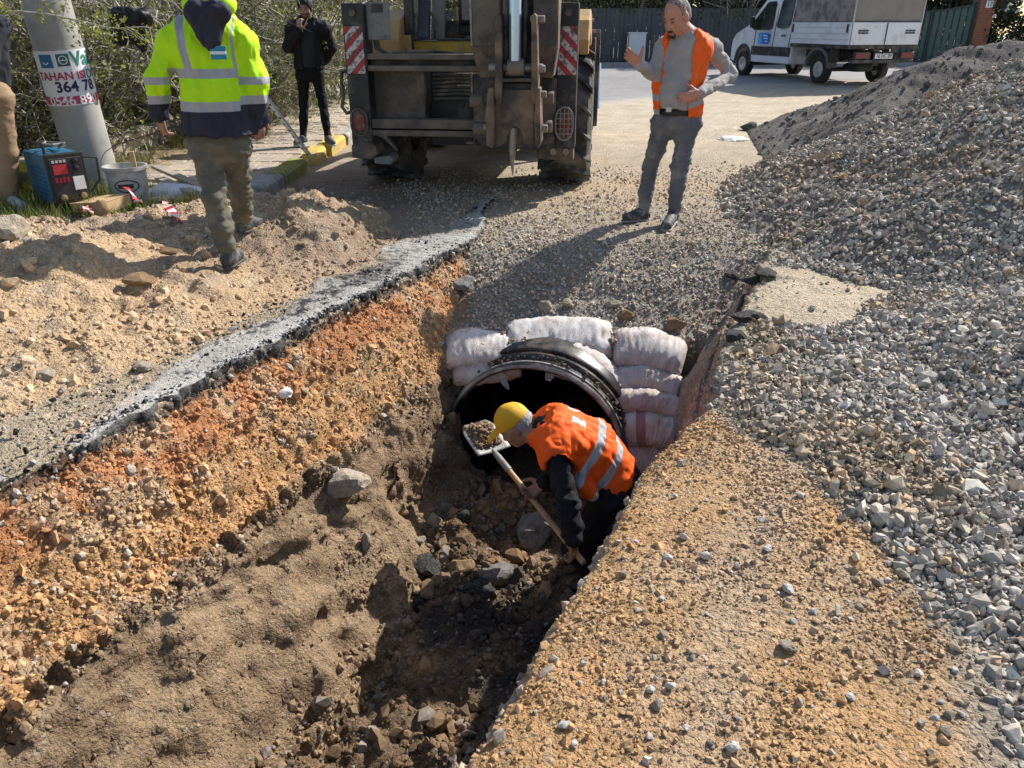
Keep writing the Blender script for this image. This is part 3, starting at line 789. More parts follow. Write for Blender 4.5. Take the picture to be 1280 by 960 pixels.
rock(575, 712, .17, .15, .13, M_CLAY, 'sunlit ochre clay lump next to the black asphalt lump', 7, .2, .35, 'clay lump', 'clay_lump')
rock(618, 722, .30, .16, .14, M_CONC, 'long grey crumbling lump below the large concrete lump', 2, .5, .4)
rock(590, 742, .30, .18, .14, M_TAR, 'black tarry mass lying against the long grey lump', 4, .5, .4, 'tar lump', 'tar_lump')
rock(527, 758, .11, .10, .10, M_TAR, 'small black tar lump below the clay lump', 1, .2, .35, 'tar lump', 'tar_lump')
rock(535, 740, .15, .12, .11, M_CLAY, 'brown clay lump above the small tar lump', 3, .2, .35, 'clay lump', 'clay_lump')
rock(578, 361, .27, .20, .13, M_CONC, 'flat grey boulder half buried in gravel at the trench corner', 3, .0, .35)
rock(683, 386, .13, .10, .09, M_LIME, 'rounded pale stone above the middle sandbag', 5, .2, .3)
rock(710, 382, .10, .09, .07, M_LIME, 'second pale stone beside the rounded one above the sandbags', 6, .2, .3)
rock(765, 382, .13, .08, .07, M_LIME, 'flat pale stone in gravel above the right sandbag', 7, .2, .3)
rock(782, 398, .12, .10, .09, M_CLAY, 'brown stone just behind the top right sandbag', 0, .2, .3)
rock(843, 412, .19, .13, .11, M_CLAY, 'reddish brown stone wedged between sandbags and right trench wall', 1, .1, .25)
rock(354, 493, .11, .07, .07, mat('white_stone', (.72, .70, .67), .7, var=.15, vscale=9, bump=.5, bscale=20), 'white stone sticking out of the ochre trench wall', 2, .4, .45, pos=G(354, 493))
rock(15, 300, .26, .22, .20, M_LIME, 'large tan boulder on the spoil heap behind the left worker', 3, .4, .3)
rock(128, 268, .16, .14, .15, M_CLAY, 'upright brown clod beside the barrier tape', 4, .2, .25, 'clod', 'clod')
rock(215, 250, .10, .10, .07, M_CLAY, 'small brown clod at the crest of the spoil heap', 5, .2, .25, 'clod', 'clod')
rock(175, 352, .20, .13, .08, M_CLAY, 'flat tan slab of dried soil on the face of the spoil heap', 6, .5, .35, 'clod', 'clod')
rock(210, 316, .17, .10, .07, M_CLAY, 'cracked tan clod near the top of the spoil heap', 7, .2, .3, 'clod', 'clod')
rock(178, 462, .11, .10, .06, M_LIME, 'grey stone at the foot of the spoil heap', 0, .2, .3)
rock(56, 474, .12, .09, .06, M_LIME, 'pale stone at the foot of the spoil heap', 1, .2, .3)
rock(640, 226, .05, .05, .03, M_LIME, 'small stone under the backhoe bucket tooth', 1, .2, .3)
rock(935, 163, .30, .25, .2, mat('dark_clod', (.13, .12, .105), .95, var=.3, bump=.8, bscale=14, bdist=.03), 'dark earth clod at the tip of the dark heap', 2, .2, .3, 'clod', 'clod')
# larger loose stones one can pick out on the orange bank
pr = np.random.default_rng(31); cnt = 0
for k in range(600):
    x = pr.uniform(560, 1240); y = pr.uniform(600, 955)
    g = PZ(x, y, 0); s1, w1 = sw(g[0], g[1])
    if not (-.55 < w1 < np.interp(s1, GBS, GBW) - .03): continue
    me = rocks[k % 8]; key = (k % 8, k % 3)
    if key not in _mc:
        m2 = me.copy(); m2.materials.append([M_LIME, mat('grey_pebble', (.42, .40, .37), .85, var=.2, vscale=5, bump=.5, bscale=20), mat('pale_pebble', (.50, .46, .40), .85, var=.2, vscale=5, bump=.5, bscale=20)][k % 3]); _mc[key] = m2
    d = float(np.clip(np.exp(pr.normal(np.log(.018), .42)), .010, .045))
    p = onground(g[0], g[1]); o = add('pebble', _mc[key], None); o.location = (p[0], p[1], p[2] + d * .2)
    o.scale = (d * .62, d * .5, d * .36); o.rotation_euler = (pr.uniform(-.4, .4), pr.uniform(-.4, .4), pr.uniform(0, 6))
    tag(o, 'loose pebble lying on the orange soil bank beside the trench', 'pebble', 'pebbles on the orange bank'); cnt += 1
    if cnt >= 75: break

# ---------------------------------------------------------------- broken edge of the old asphalt
def build_asphalt():
    sg = np.concatenate([np.arange(-.5, 6.9, .013)]); js = np.linspace(0, 1, 34)
    n1 = lambda q, f, o, sd: fbm2(q, q * 0 + sd, f, o, sd)
    wl = -2.80 + .035 * 0 - .0 + .03 * n1(sg, 6, 3, 401) + .02 * n1(sg, 25, 2, 402)
    X0, Y0 = xy(sg, wl); nA = fbm2(sg, wl, 1.4, 3, 11); nB = fbm2(sg, wl, 6, 3, 12); wl = wl + .035 * nA + .02 * nB
    wi = np.interp(sg, [-.5, 1.6, 2.1, 3.3, 4.4, 5.1, 6.0, 6.9], [-3.0, -2.98, -3.06, -3.24, -3.42, -3.55, -3.55, -3.4]) + .05 * n1(sg, 3, 3, 405)
    wl = np.where(sg > 5.0, wl + (sg - 5.0) * .0 - .55 * sstep(sg, 5.15, 6.9), wl)
    sag = -.03 * np.exp(-((sg - 1.6) / .35) ** 2)
    s = np.repeat(sg, len(js) + 3); rows = []
    for i in range(len(sg)):
        ww = wl[i] + (wi[i] - wl[i]) * js
        rows.append(np.concatenate([[wl[i] - .012, wl[i] - .006, wl[i] + .010], ww]))
    w = np.array(rows).ravel(); X, Y = xy(s, w); bz = base_z(X, Y)
    j = np.tile(np.arange(len(js) + 3), len(sg))
    top = .022 + .010 * fbm2(X, Y, 3, 3, 411) + .007 * fbm2(X, Y, 18, 3, 412) + .005 * np.abs(fbm2(X, Y, 45, 2, 413)) + np.repeat(sag, len(js) + 3)
    ribs = .004 * np.sin(s * 78 + 3 * fbm2(X, Y, 2, 2, 414)) * sstep(s, 3.4, 4.2)             # grader tooth marks
    z = top + ribs
    u = np.clip((j - 3) / (len(js) - 1), 0, 1)
    fu = u + .40 * fbm2(X, Y, 2.4, 4, 418)
    z = z - .05 * sstep(fu, .55, .85)                                                          # feathers out into the soil
    z = np.where(j == 0, -.085 + .02 * fbm2(X, Y, 9, 2, 415), np.where(j == 1, -.05, np.where(j == 2, -.006, z)))
    v = np.stack([X, Y, bz + z], 1)
    e = fbm3(X, Y, z * 3, 30, 3, 416); nn = np.where(j <= 3, .02, 0) * e
    v[:, 0] += nn * DY; v[:, 1] -= nn * DX
    nA = fbm2(X, Y, 2.2, 4, 420); nB = fbm2(X, Y, 26, 4, 421, .65); nC = fbm2(X * 1.0, Y, 7, 3, 422)
    c = lerp(np.tile(C3((.39, .37, .335)), (len(X), 1)), C3((.29, .265, .235)), sstep(nA, -.1, .5))
    tar = sstep(nB + .55 * nC + .25 * nA + .55 * np.exp(-((u - .45) / .3) ** 2) * sstep(fbm2(s, w, 1.3, 2, 425), -.2, .3) - .18, .18, .42)
    c = lerp(c, C3((.035, .033, .032)), tar * .92)
    c = lerp(c, C3((.045, .042, .04)), np.exp(-((s - 4.25) / .28) ** 2) * (u > .25) * (.5 + .5 * (nB > -.1)))
    c = lerp(c, C3((.028, .027, .026)), (j <= 3) * (.75 + .25 * (nB > 0)))
    c = lerp(c, C3((.50, .48, .45)), np.exp(-((u - .10) / .06) ** 2) * .5 * (j > 3))
    c = lerp(c, C3((.42, .33, .23)), sstep(fu, .50, .72))
    c = lerp(c, C3((.48, .29, .14)), np.exp(-((s - 1.75) / .32) ** 2) * sstep(u, .15, .5) * .9)
    f = grid_faces(len(sg), len(js) + 3)
    return mesh_np('asphalt_edge', v, f, True, None, np.clip(c * (1 + .12 * nB)[:, None], .01, .8))
M_OLDASPH = soil_mat('old_asphalt', .7, 260, 70, .2)
tag(add('asphalt_edge', build_asphalt(), M_OLDASPH), 'dusty strip of old asphalt with a broken black edge along the trench', 'asphalt', kind=None)
r = np.random.default_rng(55); sg = r.uniform(.9, 5.3, 2600); wv = -2.80 + .035 * fbm2(sg, sg * 0 - 2.8, 1.4, 3, 11) + np.where(r.uniform(size=2600) < .55, r.normal(-.01, .022, 2600), r.uniform(-.5, 0, 2600))
X_, Y_ = xy(sg, wv); pz = base_z(X_, Y_) + np.where(wv > -2.80, r.uniform(-.08, .02, 2600), .022)
sz = lognsize(r, 2600, .0105, .5, .005, .032)
cc = np.where((r.uniform(size=2600) < .45)[:, None], C3((.03, .029, .028)), C3((.36, .34, .31))) * r.uniform(.6, 1.3, (2600, 1))
tag(add('asphalt_crumbs', stones_mesh('asphalt_crumbs', np.stack([X_, Y_, pz], 1), sz, cc, .36, lo=True), M_STONE), 'black crumbs of broken asphalt along the cut edge', 'asphalt', kind='stuff')
# torn asphalt pieces at the far right corner of the trench
for i, (px, py, a, b, h) in enumerate([(938, 354, .20, .13, .09), (915, 347, .15, .11, .08), (938, 400, .12, .26, .09), (922, 425, .16, .13, .08), (958, 345, .18, .12, .07)]):
    rock(px, py, a, b, h, M_TAR, ['broken black asphalt slab at the far right corner of the trench', 'small black asphalt chunk on the rim above the scraped wall', 'upright asphalt piece in the crack beside the pale sand patch', 'black asphalt chunk at the lower end of the crack', 'thin asphalt flake next to the pale sand patch'][i], i + 2, [.3, .9, 1.4, .4, .2][i], .35, 'asphalt lump', 'asphalt_lump')
# ---------------------------------------------------------------- black culvert pipe
M_PIPE = mat('black_plastic', (.012, .012, .013), .32, var=.3, vscale=5, dirt=((.20, .16, .12), .30, 3.5), bump=.15, bscale=30)
M_STOP = mat('light_stop_black', (.010, .010, .011), .38, var=.3, vscale=4, dirt=((.09, .08, .07), .22, 3), bump=.1, bscale=20)
M_RIM = mat('rim_painted_sunlit', (.36, .36, .35), .30, var=.5, vscale=7, dirt=((.03, .03, .03), .4, 6))  # pale colour paints sunlit lines on the edge of the black pipe
def build_pipe():
    root = empty('culvert_pipe', tuple(PIPE_C), 0, 'large black corrugated plastic culvert pipe in the trench under sandbags', 'pipe')
    yaw = math.atan2(PIPE_D[1], PIPE_D[0]); root.rotation_euler = (0, 0, yaw)      # local +X runs into the ground
    R = PIPE_R
    prof = [(R - .035, .012), (R - .035, 7.0), (R, 7.0)]
    x = 2.4; out = [(R, 2.5)]
    while x > .10:
        out += [(R, x), (R + .028, x - .012), (R + .028, x - .055), (R, x - .067)]; x -= .10
    prof += out + [(R, .03), (R, .012)]
    MB().lathe(prof, axis='x', seg=64, closed=True).build('pipe_wall', M_PIPE, root, smooth=True)
    MB().lathe([(R - .016, -.006), (R - .020, .0), (R - .016, .012), (R - .004, .012), (R + .003, .0), (R - .004, -.006)], axis='x', seg=72, closed=True).build('rim', M_RIM, root, smooth=True)
    MB().lathe([(R - .030, .050), (R + .010, .050), (R + .010, .062), (R - .030, .062)], axis='x', seg=72, closed=True).build('rim_ridge', M_RIM, root, smooth=True)
    MB().lathe([(R + .030, .19), (R + .050, .19), (R + .062, .21), (R + .062, .62), (R + .050, .66), (R + .030, .66)], axis='x', seg=72, closed=True).build('coupling_sleeve', M_PIPE, root, smooth=True)
    me = MB().lathe([(R - .034, 6.6), (.01, 6.62)], axis='x', seg=48)
    me.build('light_stop', M_STOP, root)  # added dark disc, closes the far end against stray light
    # clinging dirt on the crown between rim and sleeve
    r = np.random.default_rng(9); a = r.uniform(.35, 2.8, 150); xx = r.uniform(.06, .19, 150)
    p = np.stack([xx, (R + .02) * np.cos(a), (R + .02) * np.sin(a)], 1); sz = lognsize(r, 150, .018, .5, .008, .05)
    o = add('dirt_crumbs', stones_mesh('dirt_crumbs', p, sz, C3((.11, .09, .07)) * r.uniform(.5, 1.5, (150, 1)), .36, lo=True), M_CLOD, root); o['kind'] = 'stuff'
    # torn strips of plastic film hanging at the crown
    for (ang, w_, l_) in ((1.15, .05, .12), (1.75, .07, .05)):
        bm = MB(); q = []
        for i in range(6):
            t = i / 5; rr = R - .05 - l_ * t; z0 = math.sin(ang) * rr; y0 = math.cos(ang) * rr
            bm_w = w_ * (1 - .5 * t); q.append(((.03 + .02 * math.sin(4 * t), y0 - bm_w / 2, z0 + .01 * math.sin(9 * t)), (.03 + .02 * math.cos(5 * t), y0 + bm_w / 2, z0)))
        bm.v = [a for pr_ in q for a in pr_]; bm.f = [(2 * i, 2 * i + 1, 2 * i + 3, 2 * i + 2) for i in range(5)]
        ob = bm.build('plastic_film', mat('grey_film', (.35, .35, .34), .3, var=.4, vscale=30), root)
        so = ob.modifiers.new('thick', 'SOLIDIFY'); so.thickness = .003
    return root
build_pipe()
# soil banked inside the mouth
def mouth_soil():
    xs = np.linspace(-.1, 3.0, 60); ys = np.linspace(-.5, .5, 40); A, B = np.meshgrid(xs, ys, indexing='ij'); A = A.ravel(); B = B.ravel()
    z = -.46 - .10 * A / 3 + .05 * fbm2(A, B, 3, 4, 501) + .25 * np.abs(B) ** 2 * .3
    yw = math.atan2(PIPE_D[1], PIPE_D[0]); X = PIPE_C[0] + A * math.cos(yw) - B * math.sin(yw); Y = PIPE_C[1] + A * math.sin(yw) + B * math.cos(yw)
    v = np.stack([X, Y, z + PIPE_C[2]], 1)
    c = C3((.20, .14, .085)) * (1 + .3 * fbm2(X, Y, 8, 3, 502))[:, None]
    return mesh_np('silt', v, grid_faces(60, 40), True, None, c)
tag(add('silt', mouth_soil(), M_SOIL), 'damp brown silt lying in the mouth of the culvert pipe', 'soil', kind='stuff')

# ---------------------------------------------------------------- sandbags
def bag_mat(name, col):
    m = bpy.data.materials.new(name); m.use_nodes = True; nt = m.node_tree; b = nt.nodes['Principled BSDF']
    co = _n(nt, 'ShaderNodeTexCoord').outputs['Object']; at = _n(nt, 'ShaderNodeAttribute', attribute_name='Col').outputs['Color']
    wv = _n(nt, 'ShaderNodeTexWave', wave_type='BANDS', bands_direction='DIAGONAL'); wv.inputs['Scale'].default_value = 34; wv.inputs['Distortion'].default_value = 6
    wv.inputs['Detail'].default_value = 3; wv.inputs['Detail Scale'].default_value = 2.5; nt.links.new(co, wv.inputs['Vector'])
    f = _noise(nt, co, 9, 5, .6)
    c = _mix(nt, _ramp(nt, f, .42, .74), at, (.36, .28, .22))
    c = _mix(nt, _math(nt, 'MULTIPLY', wv.outputs['Fac'], .22), c, (.34, .29, .28))
    nt.links.new(c, b.inputs['Base Color']); b.inputs['Roughness'].default_value = .6
    bp = _n(nt, 'ShaderNodeBump'); bp.inputs['Strength'].default_value = .3; bp.inputs['Distance'].default_value = .006
    h = _math(nt, 'ADD', wv.outputs['Fac'], _noise(nt, co, 40, 4)); nt.links.new(h, bp.inputs['Height']); nt.links.new(bp.outputs[0], b.inputs['Normal'])
    return m
M_BAG = bag_mat('woven_sack', None)
def bag(pts, width, thick, normal, label, stripe=False, seed=0, tint=(.58, .52, .48), ruff=.0):
    """pts: centre line (3-5 points), width/thick of the pillow, normal: outward direction of its flat side"""
    pts = np.array(pts, float); seg = np.linalg.norm(np.diff(pts, axis=0), axis=1); cum = np.concatenate([[0], np.cumsum(seg)])
    U, K = 56, 36; ts = np.linspace(0, 1, U); L = cum[-1]
    c = np.stack([np.interp(ts * L, cum, pts[:, i]) for i in range(3)], 1)
    for _ in range(6): c[1:-1] = (c[:-2] + 2 * c[1:-1] + c[2:]) / 4
    tg = np.gradient(c, axis=0); tg /= np.linalg.norm(tg, axis=1, keepdims=True)
    nv = np.tile(nrm(normal), (U, 1)); nv = nv - (nv * tg).sum(1, keepdims=True) * tg; nv /= np.linalg.norm(nv, axis=1, keepdims=True)
    bv = np.cross(tg, nv)
    e = np.clip(np.minimum(ts, 1 - ts) / .16, 0, 1)
    th = thick * .5 * (.10 + .90 * np.sqrt(1 - (1 - e) ** 2)); wd = width * .5 * (.80 + .20 * np.sqrt(e))
    a = np.linspace(0, 2 * np.pi, K, endpoint=False)
    ca, sa = np.cos(a), np.sin(a); ca = np.sign(ca) * np.abs(ca) ** .75; sa = np.sign(sa) * np.abs(sa) ** .85
    v = c[:, None] + bv[:, None] * (wd[:, None] * ca)[..., None] + nv[:, None] * (th[:, None] * sa)[..., None]
    q = v.reshape(-1, 3); tt = np.repeat(ts, K); aa = np.tile(a, U)
    out = q - np.repeat(c, K, 0); rl = np.linalg.norm(out, axis=1, keepdims=True); out = out / (rl + 1e-9)
    nz_ = .024 * fbm3(q[:, 0], q[:, 1], q[:, 2], 6, 4, 520 + seed) + .013 * fbm2(tt * 3 + aa * 1.2, aa * 6 - tt * 14, 2.2, 3, 540 + seed)
    pleat = .014 * np.sin(aa * 22 + 3 * fbm2(tt, aa, 3, 2, seed)) * np.repeat((1 - e) ** 1.5, K)
    q = q + out * (nz_ + pleat)[:, None]
    col = np.tile(C3(tint), (len(q), 1)) * (1 + .08 * fbm3(q[:, 0], q[:, 1], q[:, 2], 12, 3, 560))[:, None]
    if stripe: col = lerp(col, C3((.30, .13, .14)), ((np.abs(tt - .36) < .085)).astype(float))
    i = np.arange(U - 1)[:, None] * K; j = np.arange(K)[None]; j2 = (np.arange(K) + 1)[None] % K
    f = np.stack([i + j, i + j2, i + K + j2, i + K + j], -1).reshape(-1, 4)
    me = mesh_np('sandbag', q, f, True, None, np.clip(col, .02, .85))
    o = tag(add('sandbag', me, M_BAG), label, 'sandbag', 'sandbags round the pipe')
    return o
up = V3(-.05, -.55, .85)
bag([P(556, 441, 5.04), P(595, 434, 5.05), P(648, 443, 5.03)], .30, .17, up, 'crumpled white sandbag at the left end over the pipe crown', seed=1, tint=(.68, .63, .59))
bag([P(566, 462, 4.97), P(600, 460, 4.97), P(650, 452, 4.98)], .26, .15, up, 'sandbag squeezed under the crumpled left end bag', seed=2)
bag([P(632, 428, 5.10), P(690, 421, 5.14), P(765, 424, 5.10)], .32, .17, up, 'flat sunlit white sandbag on top of the pipe', seed=3, tint=(.70, .66, .62))
bag([P(690, 444, 4.98), P(742, 460, 4.92), P(776, 496, 4.84), P(784, 520, 4.80)], .26, .18, V3(.35, -.6, .7), 'sandbag draped over the pipe shoulder below the flat sunlit bag', seed=4)
bag([P(763, 440, 5.10), P(806, 439, 5.08), P(854, 456, 5.02)], .33, .28, V3(.1, -.6, .8), 'plump sandbag topping the stack by the right trench wall', seed=5, tint=(.63, .57, .53))
bag([P(768, 476, 4.93), P(805, 473, 4.91), P(848, 491, 4.85)], .20, .20, V3(.1, -.8, .6), 'thin sandbag pressed under the plump bag of the right stack', seed=6)
bag([P(764, 503, 4.80), P(805, 501, 4.78), P(852, 517, 4.72)], .20, .22, V3(.1, -.85, .5), 'pinkish sandbag above the striped bag in the right stack', seed=7, tint=(.54, .475, .44))
bag([P(778, 537, 4.72), P(812, 536, 4.68), P(848, 543, 4.64)], .26, .28, V3(.1, -.9, .4), 'sandbag with a dark red stripe in the right stack', True, seed=8, tint=(.60, .555, .52))
bag([P(780, 574, 4.62), P(808, 574, 4.60), P(838, 580, 4.56)], .24, .2, V3(.1, -.9, .4), 'bottom sandbag of the right stack on the trench floor', seed=9)
# ---------------------------------------------------------------- people
SKIN = (.42, .235, .165)
M_SKIN = mat('skin', rough=.5, attr='Col', var=.06, vscale=25, bump=.08, bscale=120)
def fabric(name, col, rough=.85, bands=(), var=.14, vscale=7, dirt=None, bump=.12): return mat(name, col, rough, var=var, vscale=vscale, bump=bump, bscale=260, bands=bands, dirt=dirt, spec=.25)
def ortho(f, u):
    f = nrm(f); u = nrm(np.asarray(u) - (np.asarray(u) @ f) * f); return f, u, np.cross(f, u)
def head_sdf(F, c, f, u, s=1.0, nose=1.0):
    f, u, r = ortho(f, u); M = np.array([r, f, u]); q = lambda a, b, d: c + (r * a + f * b + u * d) * s
    F.ell(q(0, -.012, .028), np.array([.075, .096, .092]) * s, M, k=.02)
    F.ell(q(0, .020, -.040), np.array([.061, .074, .085]) * s, M, k=.03)
    F.ell(q(0, .066, -.098), np.array([.030, .026, .022]) * s, M, k=.03)
    F.cone(q(-.045, .062, -.03), q(-.03, .075, -.06), .016 * s, .012 * s, k=.03); F.cone(q(.045, .062, -.03), q(.03, .075, -.06), .016 * s, .012 * s, k=.03)
    F.cone(q(-.040, .078, .022), q(.040, .078, .022), .010 * s, .010 * s, k=.015)
    for e in (-1, 1): F.ell(q(e * .032, .098, .004), np.array([.017, .012, .010]) * s, M, k=.012, op='sub')
    for e in (-1, 1): F.ell(q(e * .032, .079, .003), np.array([.013, .012, .012]) * s, M, k=.004)
    F.cone(q(0, .086, .008), q(0, .106, -.036), .008 * s, .0135 * s * nose, k=.012)
    F.ell(q(-.012, .096, -.040), np.array([.009, .010, .008]) * s, M, k=.008); F.ell(q(.012, .096, -.040), np.array([.009, .010, .008]) * s, M, k=.008)
    F.ell(q(0, .088, -.064), np.array([.025, .012, .0075]) * s, M, k=.010); F.ell(q(0, .086, -.076), np.array([.021, .011, .007]) * s, M, k=.010)
    for e in (-1, 1): F.ell(q(e * .078, -.008, -.008), np.array([.010, .021, .033]) * s, M, k=.010)
def head_cols(v, c, f, u, col, s, skin, browcol, beard=None):
    f, u, r = ortho(f, u); q = (v - c) / s; a, b, d = q @ r, q @ f, q @ u
    n = fbm3(v[:, 0], v[:, 1], v[:, 2], 40, 2, 700)
    hd = (np.linalg.norm(q, axis=1) < .17) & (d > -.135)
    c2 = np.tile(C3(skin), (len(v), 1)) * (1 + .1 * n)[:, None]
    def blot(cen, rad, colr, amt):
        nonlocal c2
        w = np.exp(-(((a - cen[0]) / rad[0]) ** 2 + ((b - cen[1]) / rad[1]) ** 2 + ((d - cen[2]) / rad[2]) ** 2) ** 2) * amt
        c2 = lerp(c2, C3(colr), w)
    for e in (-1, 1):
        blot((e * .032, .086, .003), (.014, .02, .0065), (.03, .02, .015), .95)
        blot((e * .034, .088, .024), (.020, .03, .0065), browcol, .9)
        blot((e * .05, .07, -.03), (.02, .03, .02), (skin[0] * 1.05, skin[1] * .8, skin[2] * .75), .5)
    blot((0, .09, -.070), (.024, .03, .012), (.30, .11, .09), .7)
    blot((0, .11, -.036), (.012, .03, .012), (skin[0], skin[1] * .8, skin[2] * .75), .5)
    if beard is not None:
        bc, amt = beard
        w = sstep(-d, .030, .060) * sstep(b, -.005, .03) * (1 - np.exp(-((a / .026) ** 2 + ((d + .071) / .012) ** 2))) * amt
        c2 = lerp(c2, C3(bc), np.where(hd, w, 0))
    return np.where(hd[:, None], c2, np.tile(C3(skin), (len(v), 1)) * (1 + .08 * n)[:, None]), hd
def hand_sdf(F, wr, d, palm, thumb, curl=.5, s=1.0, tcurl=.3, spread=.05):
    """d: towards fingers, palm: direction the palm faces, thumb: side of the thumb"""
    d = nrm(d); palm = nrm(np.asarray(palm) - (np.asarray(palm) @ d) * d); side = nrm(np.asarray(thumb) - (np.asarray(thumb) @ d) * d - (np.asarray(thumb) @ palm) * palm)
    wr = np.asarray(wr, float); q = lambda a, b, c_: wr + (d * a + side * b + palm * c_) * s
    F.cone(q(-.012, 0, 0), q(.02, 0, 0), .027 * s, .027 * s, k=.015, flat=(palm, .8))
    for b in (-.026, -.009, .009, .026): F.cone(q(.02, b * .7, 0), q(.088, b, 0), .0155 * s, .0135 * s, k=.012)
    L = [.074, .084, .078, .060]
    for i, b in enumerate((.027, .009, -.009, -.027)):
        cu = curl[i] if hasattr(curl, '__len__') else curl
        p = q(.088, b, 0); dr = nrm(d + side * spread * (1.5 - i)); rad = .0098 * s
        for j, fr in enumerate((.45, .30, .25)):
            an = cu * (.55, 1.0, .7)[j]; dr = nrm(dr * math.cos(an) + palm * math.sin(an) - 0 * side) if j == 0 else nrm(dr * math.cos(an) + nrm(palm - (palm @ dr) * dr) * math.sin(an))
            p2 = p + dr * L[i] * fr * s; F.cone(p, p2, rad, rad * .92, k=.004); p = p2; rad *= .92
    p = q(.025, .026, .008); dr = nrm(d * .55 + side * .75 + palm * .25)
    p2 = p + dr * .045 * s; F.cone(p, p2, .014 * s, .0115 * s, k=.012)
    dr = nrm(dr * math.cos(tcurl) + nrm(d - (d @ dr) * dr) * math.sin(tcurl) + palm * .25 * tcurl); F.cone(p2, p2 + dr * .042 * s, .0112 * s, .0088 * s, k=.005)
def bounds(J, keys, m):
    q = np.array([J[k] for k in keys]); return q.min(0) - m, q.max(0) + m
def finish(name, F, material, root, J, wr=.0, wf=14, seed=0, attrs=None, cols=None, aniso=None, base=None):
    v, f = F.mesh()
    if wr:
        n = grad_normals(v, f); a = aniso or (1, 1, .6)
        d = wr * (1.3 * (np.abs(fbm3(v[:, 0] * a[0], v[:, 1] * a[1], v[:, 2] * a[2], wf, 3, seed)) * 2 - .55) + .5 * fbm3(v[:, 0], v[:, 1], v[:, 2], wf * .45, 2, seed + 5))
        v = v + n * d[:, None]
    at = attrs(v) if attrs else None; cl = cols(v) if cols else None
    me = mesh_np(name, v - base, f, True, at, cl)
    return add(name, me, material, root)
def torso(F, J, off, b=1.0, k=.05, belly=0.0):
    fw, pel, ch, nk = J['fwd'], J['pel'], J['chest'], J['neck']; ws = J.get('waist', (pel + ch) / 2)
    fl = (fw, .76)
    F.cone(pel, ws, .165 * b + off, .155 * b + off, k=k, flat=(fw, .80)); F.cone(ws, ch, .155 * b + off, .170 * b + off, k=k, flat=fl)
    if belly: F.ell((pel + ws) / 2 + fw * .05, np.array([.14, .14, .16]) * b + off + belly * .0, None, k=.06)
    F.cone(J['shL'], J['shR'], .070 * b + off, .070 * b + off, k=.07)
    F.cone(ch * .6 + nk * .4, nk, .085 * b + off, .06 * b + off, k=.06)
def sleeves(F, J, off, b=1.0, upto=1.0, k=.035):
    for S in 'LR':
        sh, el, wr = J['sh' + S], J['el' + S], J['wr' + S]; we = el + (wr - el) * upto
        F.cone(sh, el, .064 * b + off, .050 * b + off, k=k); F.cone(el, we, .051 * b + off, .042 * b + off, k=.025)
def legs(F, J, off, b=1.0, cuff=.0, cut=.0):
    fw, up_ = J['fwd'], nrm(J['chest'] - J['pel'])
    F.cone(J['hipL'], J['hipR'], .105 * b + off, .105 * b + off, k=.05)
    F.cone(J['pel'], J['pel'] + up_ * .07, .150 * b + off, .145 * b + off, k=.05, flat=(fw, .78))
    for S in 'LR':
        hp, kn, an = J['hip' + S], J['kn' + S], J['an' + S]; an = kn + (an - kn) * (1 - cut)
        F.cone(hp, kn, .092 * b + off, .064 * b + off, k=.045); F.cone(kn, an, .064 * b + off, .052 * b + off + cuff, k=.035)
        F.cone(kn * .72 + an * .28 , kn * .35 + an * .65, .058 * b + off, .052 * b + off, k=.03)
def shoes(J, S, root, m, sole_m, base, h=.007, hi=.10):
    an, to = np.array(J['an' + S]), np.array(J['to' + S]); g = to[2]; d = nrm(V3(to[0] - an[0], to[1] - an[1], 0)); he = V3(an[0], an[1], g) - d * .055
    toe = V3(to[0], to[1], g); L = np.linalg.norm(toe - he); sd = np.cross(d, V3(0, 0, 1)); zz = V3(0, 0, 1)
    F = Field(np.minimum(he, toe) - .12, np.maximum(np.maximum(he, toe), an) + .14, h)
    F.cone(he + d * .035 + zz * .05, toe - d * .05 + zz * .045, .042, .044, k=.03, flat=(zz, .95)); F.cone(he + d * .05 + zz * .06, V3(an[0], an[1], g + hi), .044, .045, k=.03)
    F.cone(he + d * .12 + zz * .075, toe - d * .09 + zz * .052, .036, .034, k=.03); F.clip(he + zz * .016, -zz)
    u = finish('shoe', F, m, root, J, .002, 30, 3, base=base)
    F = Field(np.minimum(he, toe) - .1, np.maximum(he, toe) + .12, h)
    F.cone(he + d * .038 + zz * .014, toe - d * .048 + zz * .014, .044, .048, k=.02, flat=(zz, .42)); F.clip(he + zz * .002, -zz); F.clip(he + zz * .024, zz)
    finish('sole', F, sole_m, u, J, 0, base=base)
def core(F, J, with_legs=True):
    F.cone(J['pel'], J['chest'], .025, .03, k=.01); F.cone(J['chest'], J['neck'], .03, .055, k=.02); F.cone(J['shL'], J['shR'], .02, .02, k=.01)
    for S in 'LR':
        F.cone(J['sh' + S], J['el' + S], .018, .018, k=.01); F.cone(J['el' + S], J['wr' + S], .018, .029, k=.012)
        if with_legs: F.cone(J['pel'], J['hip' + S], .02, .02, k=.01); F.cone(J['hip' + S], J['kn' + S], .02, .02, k=.01); F.cone(J['kn' + S], J['an' + S], .02, .02, k=.01)
JK = ['pel', 'chest', 'neck', 'head', 'shL', 'shR', 'elL', 'elR', 'wrL', 'wrR', 'hipL', 'hipR', 'knL', 'knR', 'anL', 'anR']
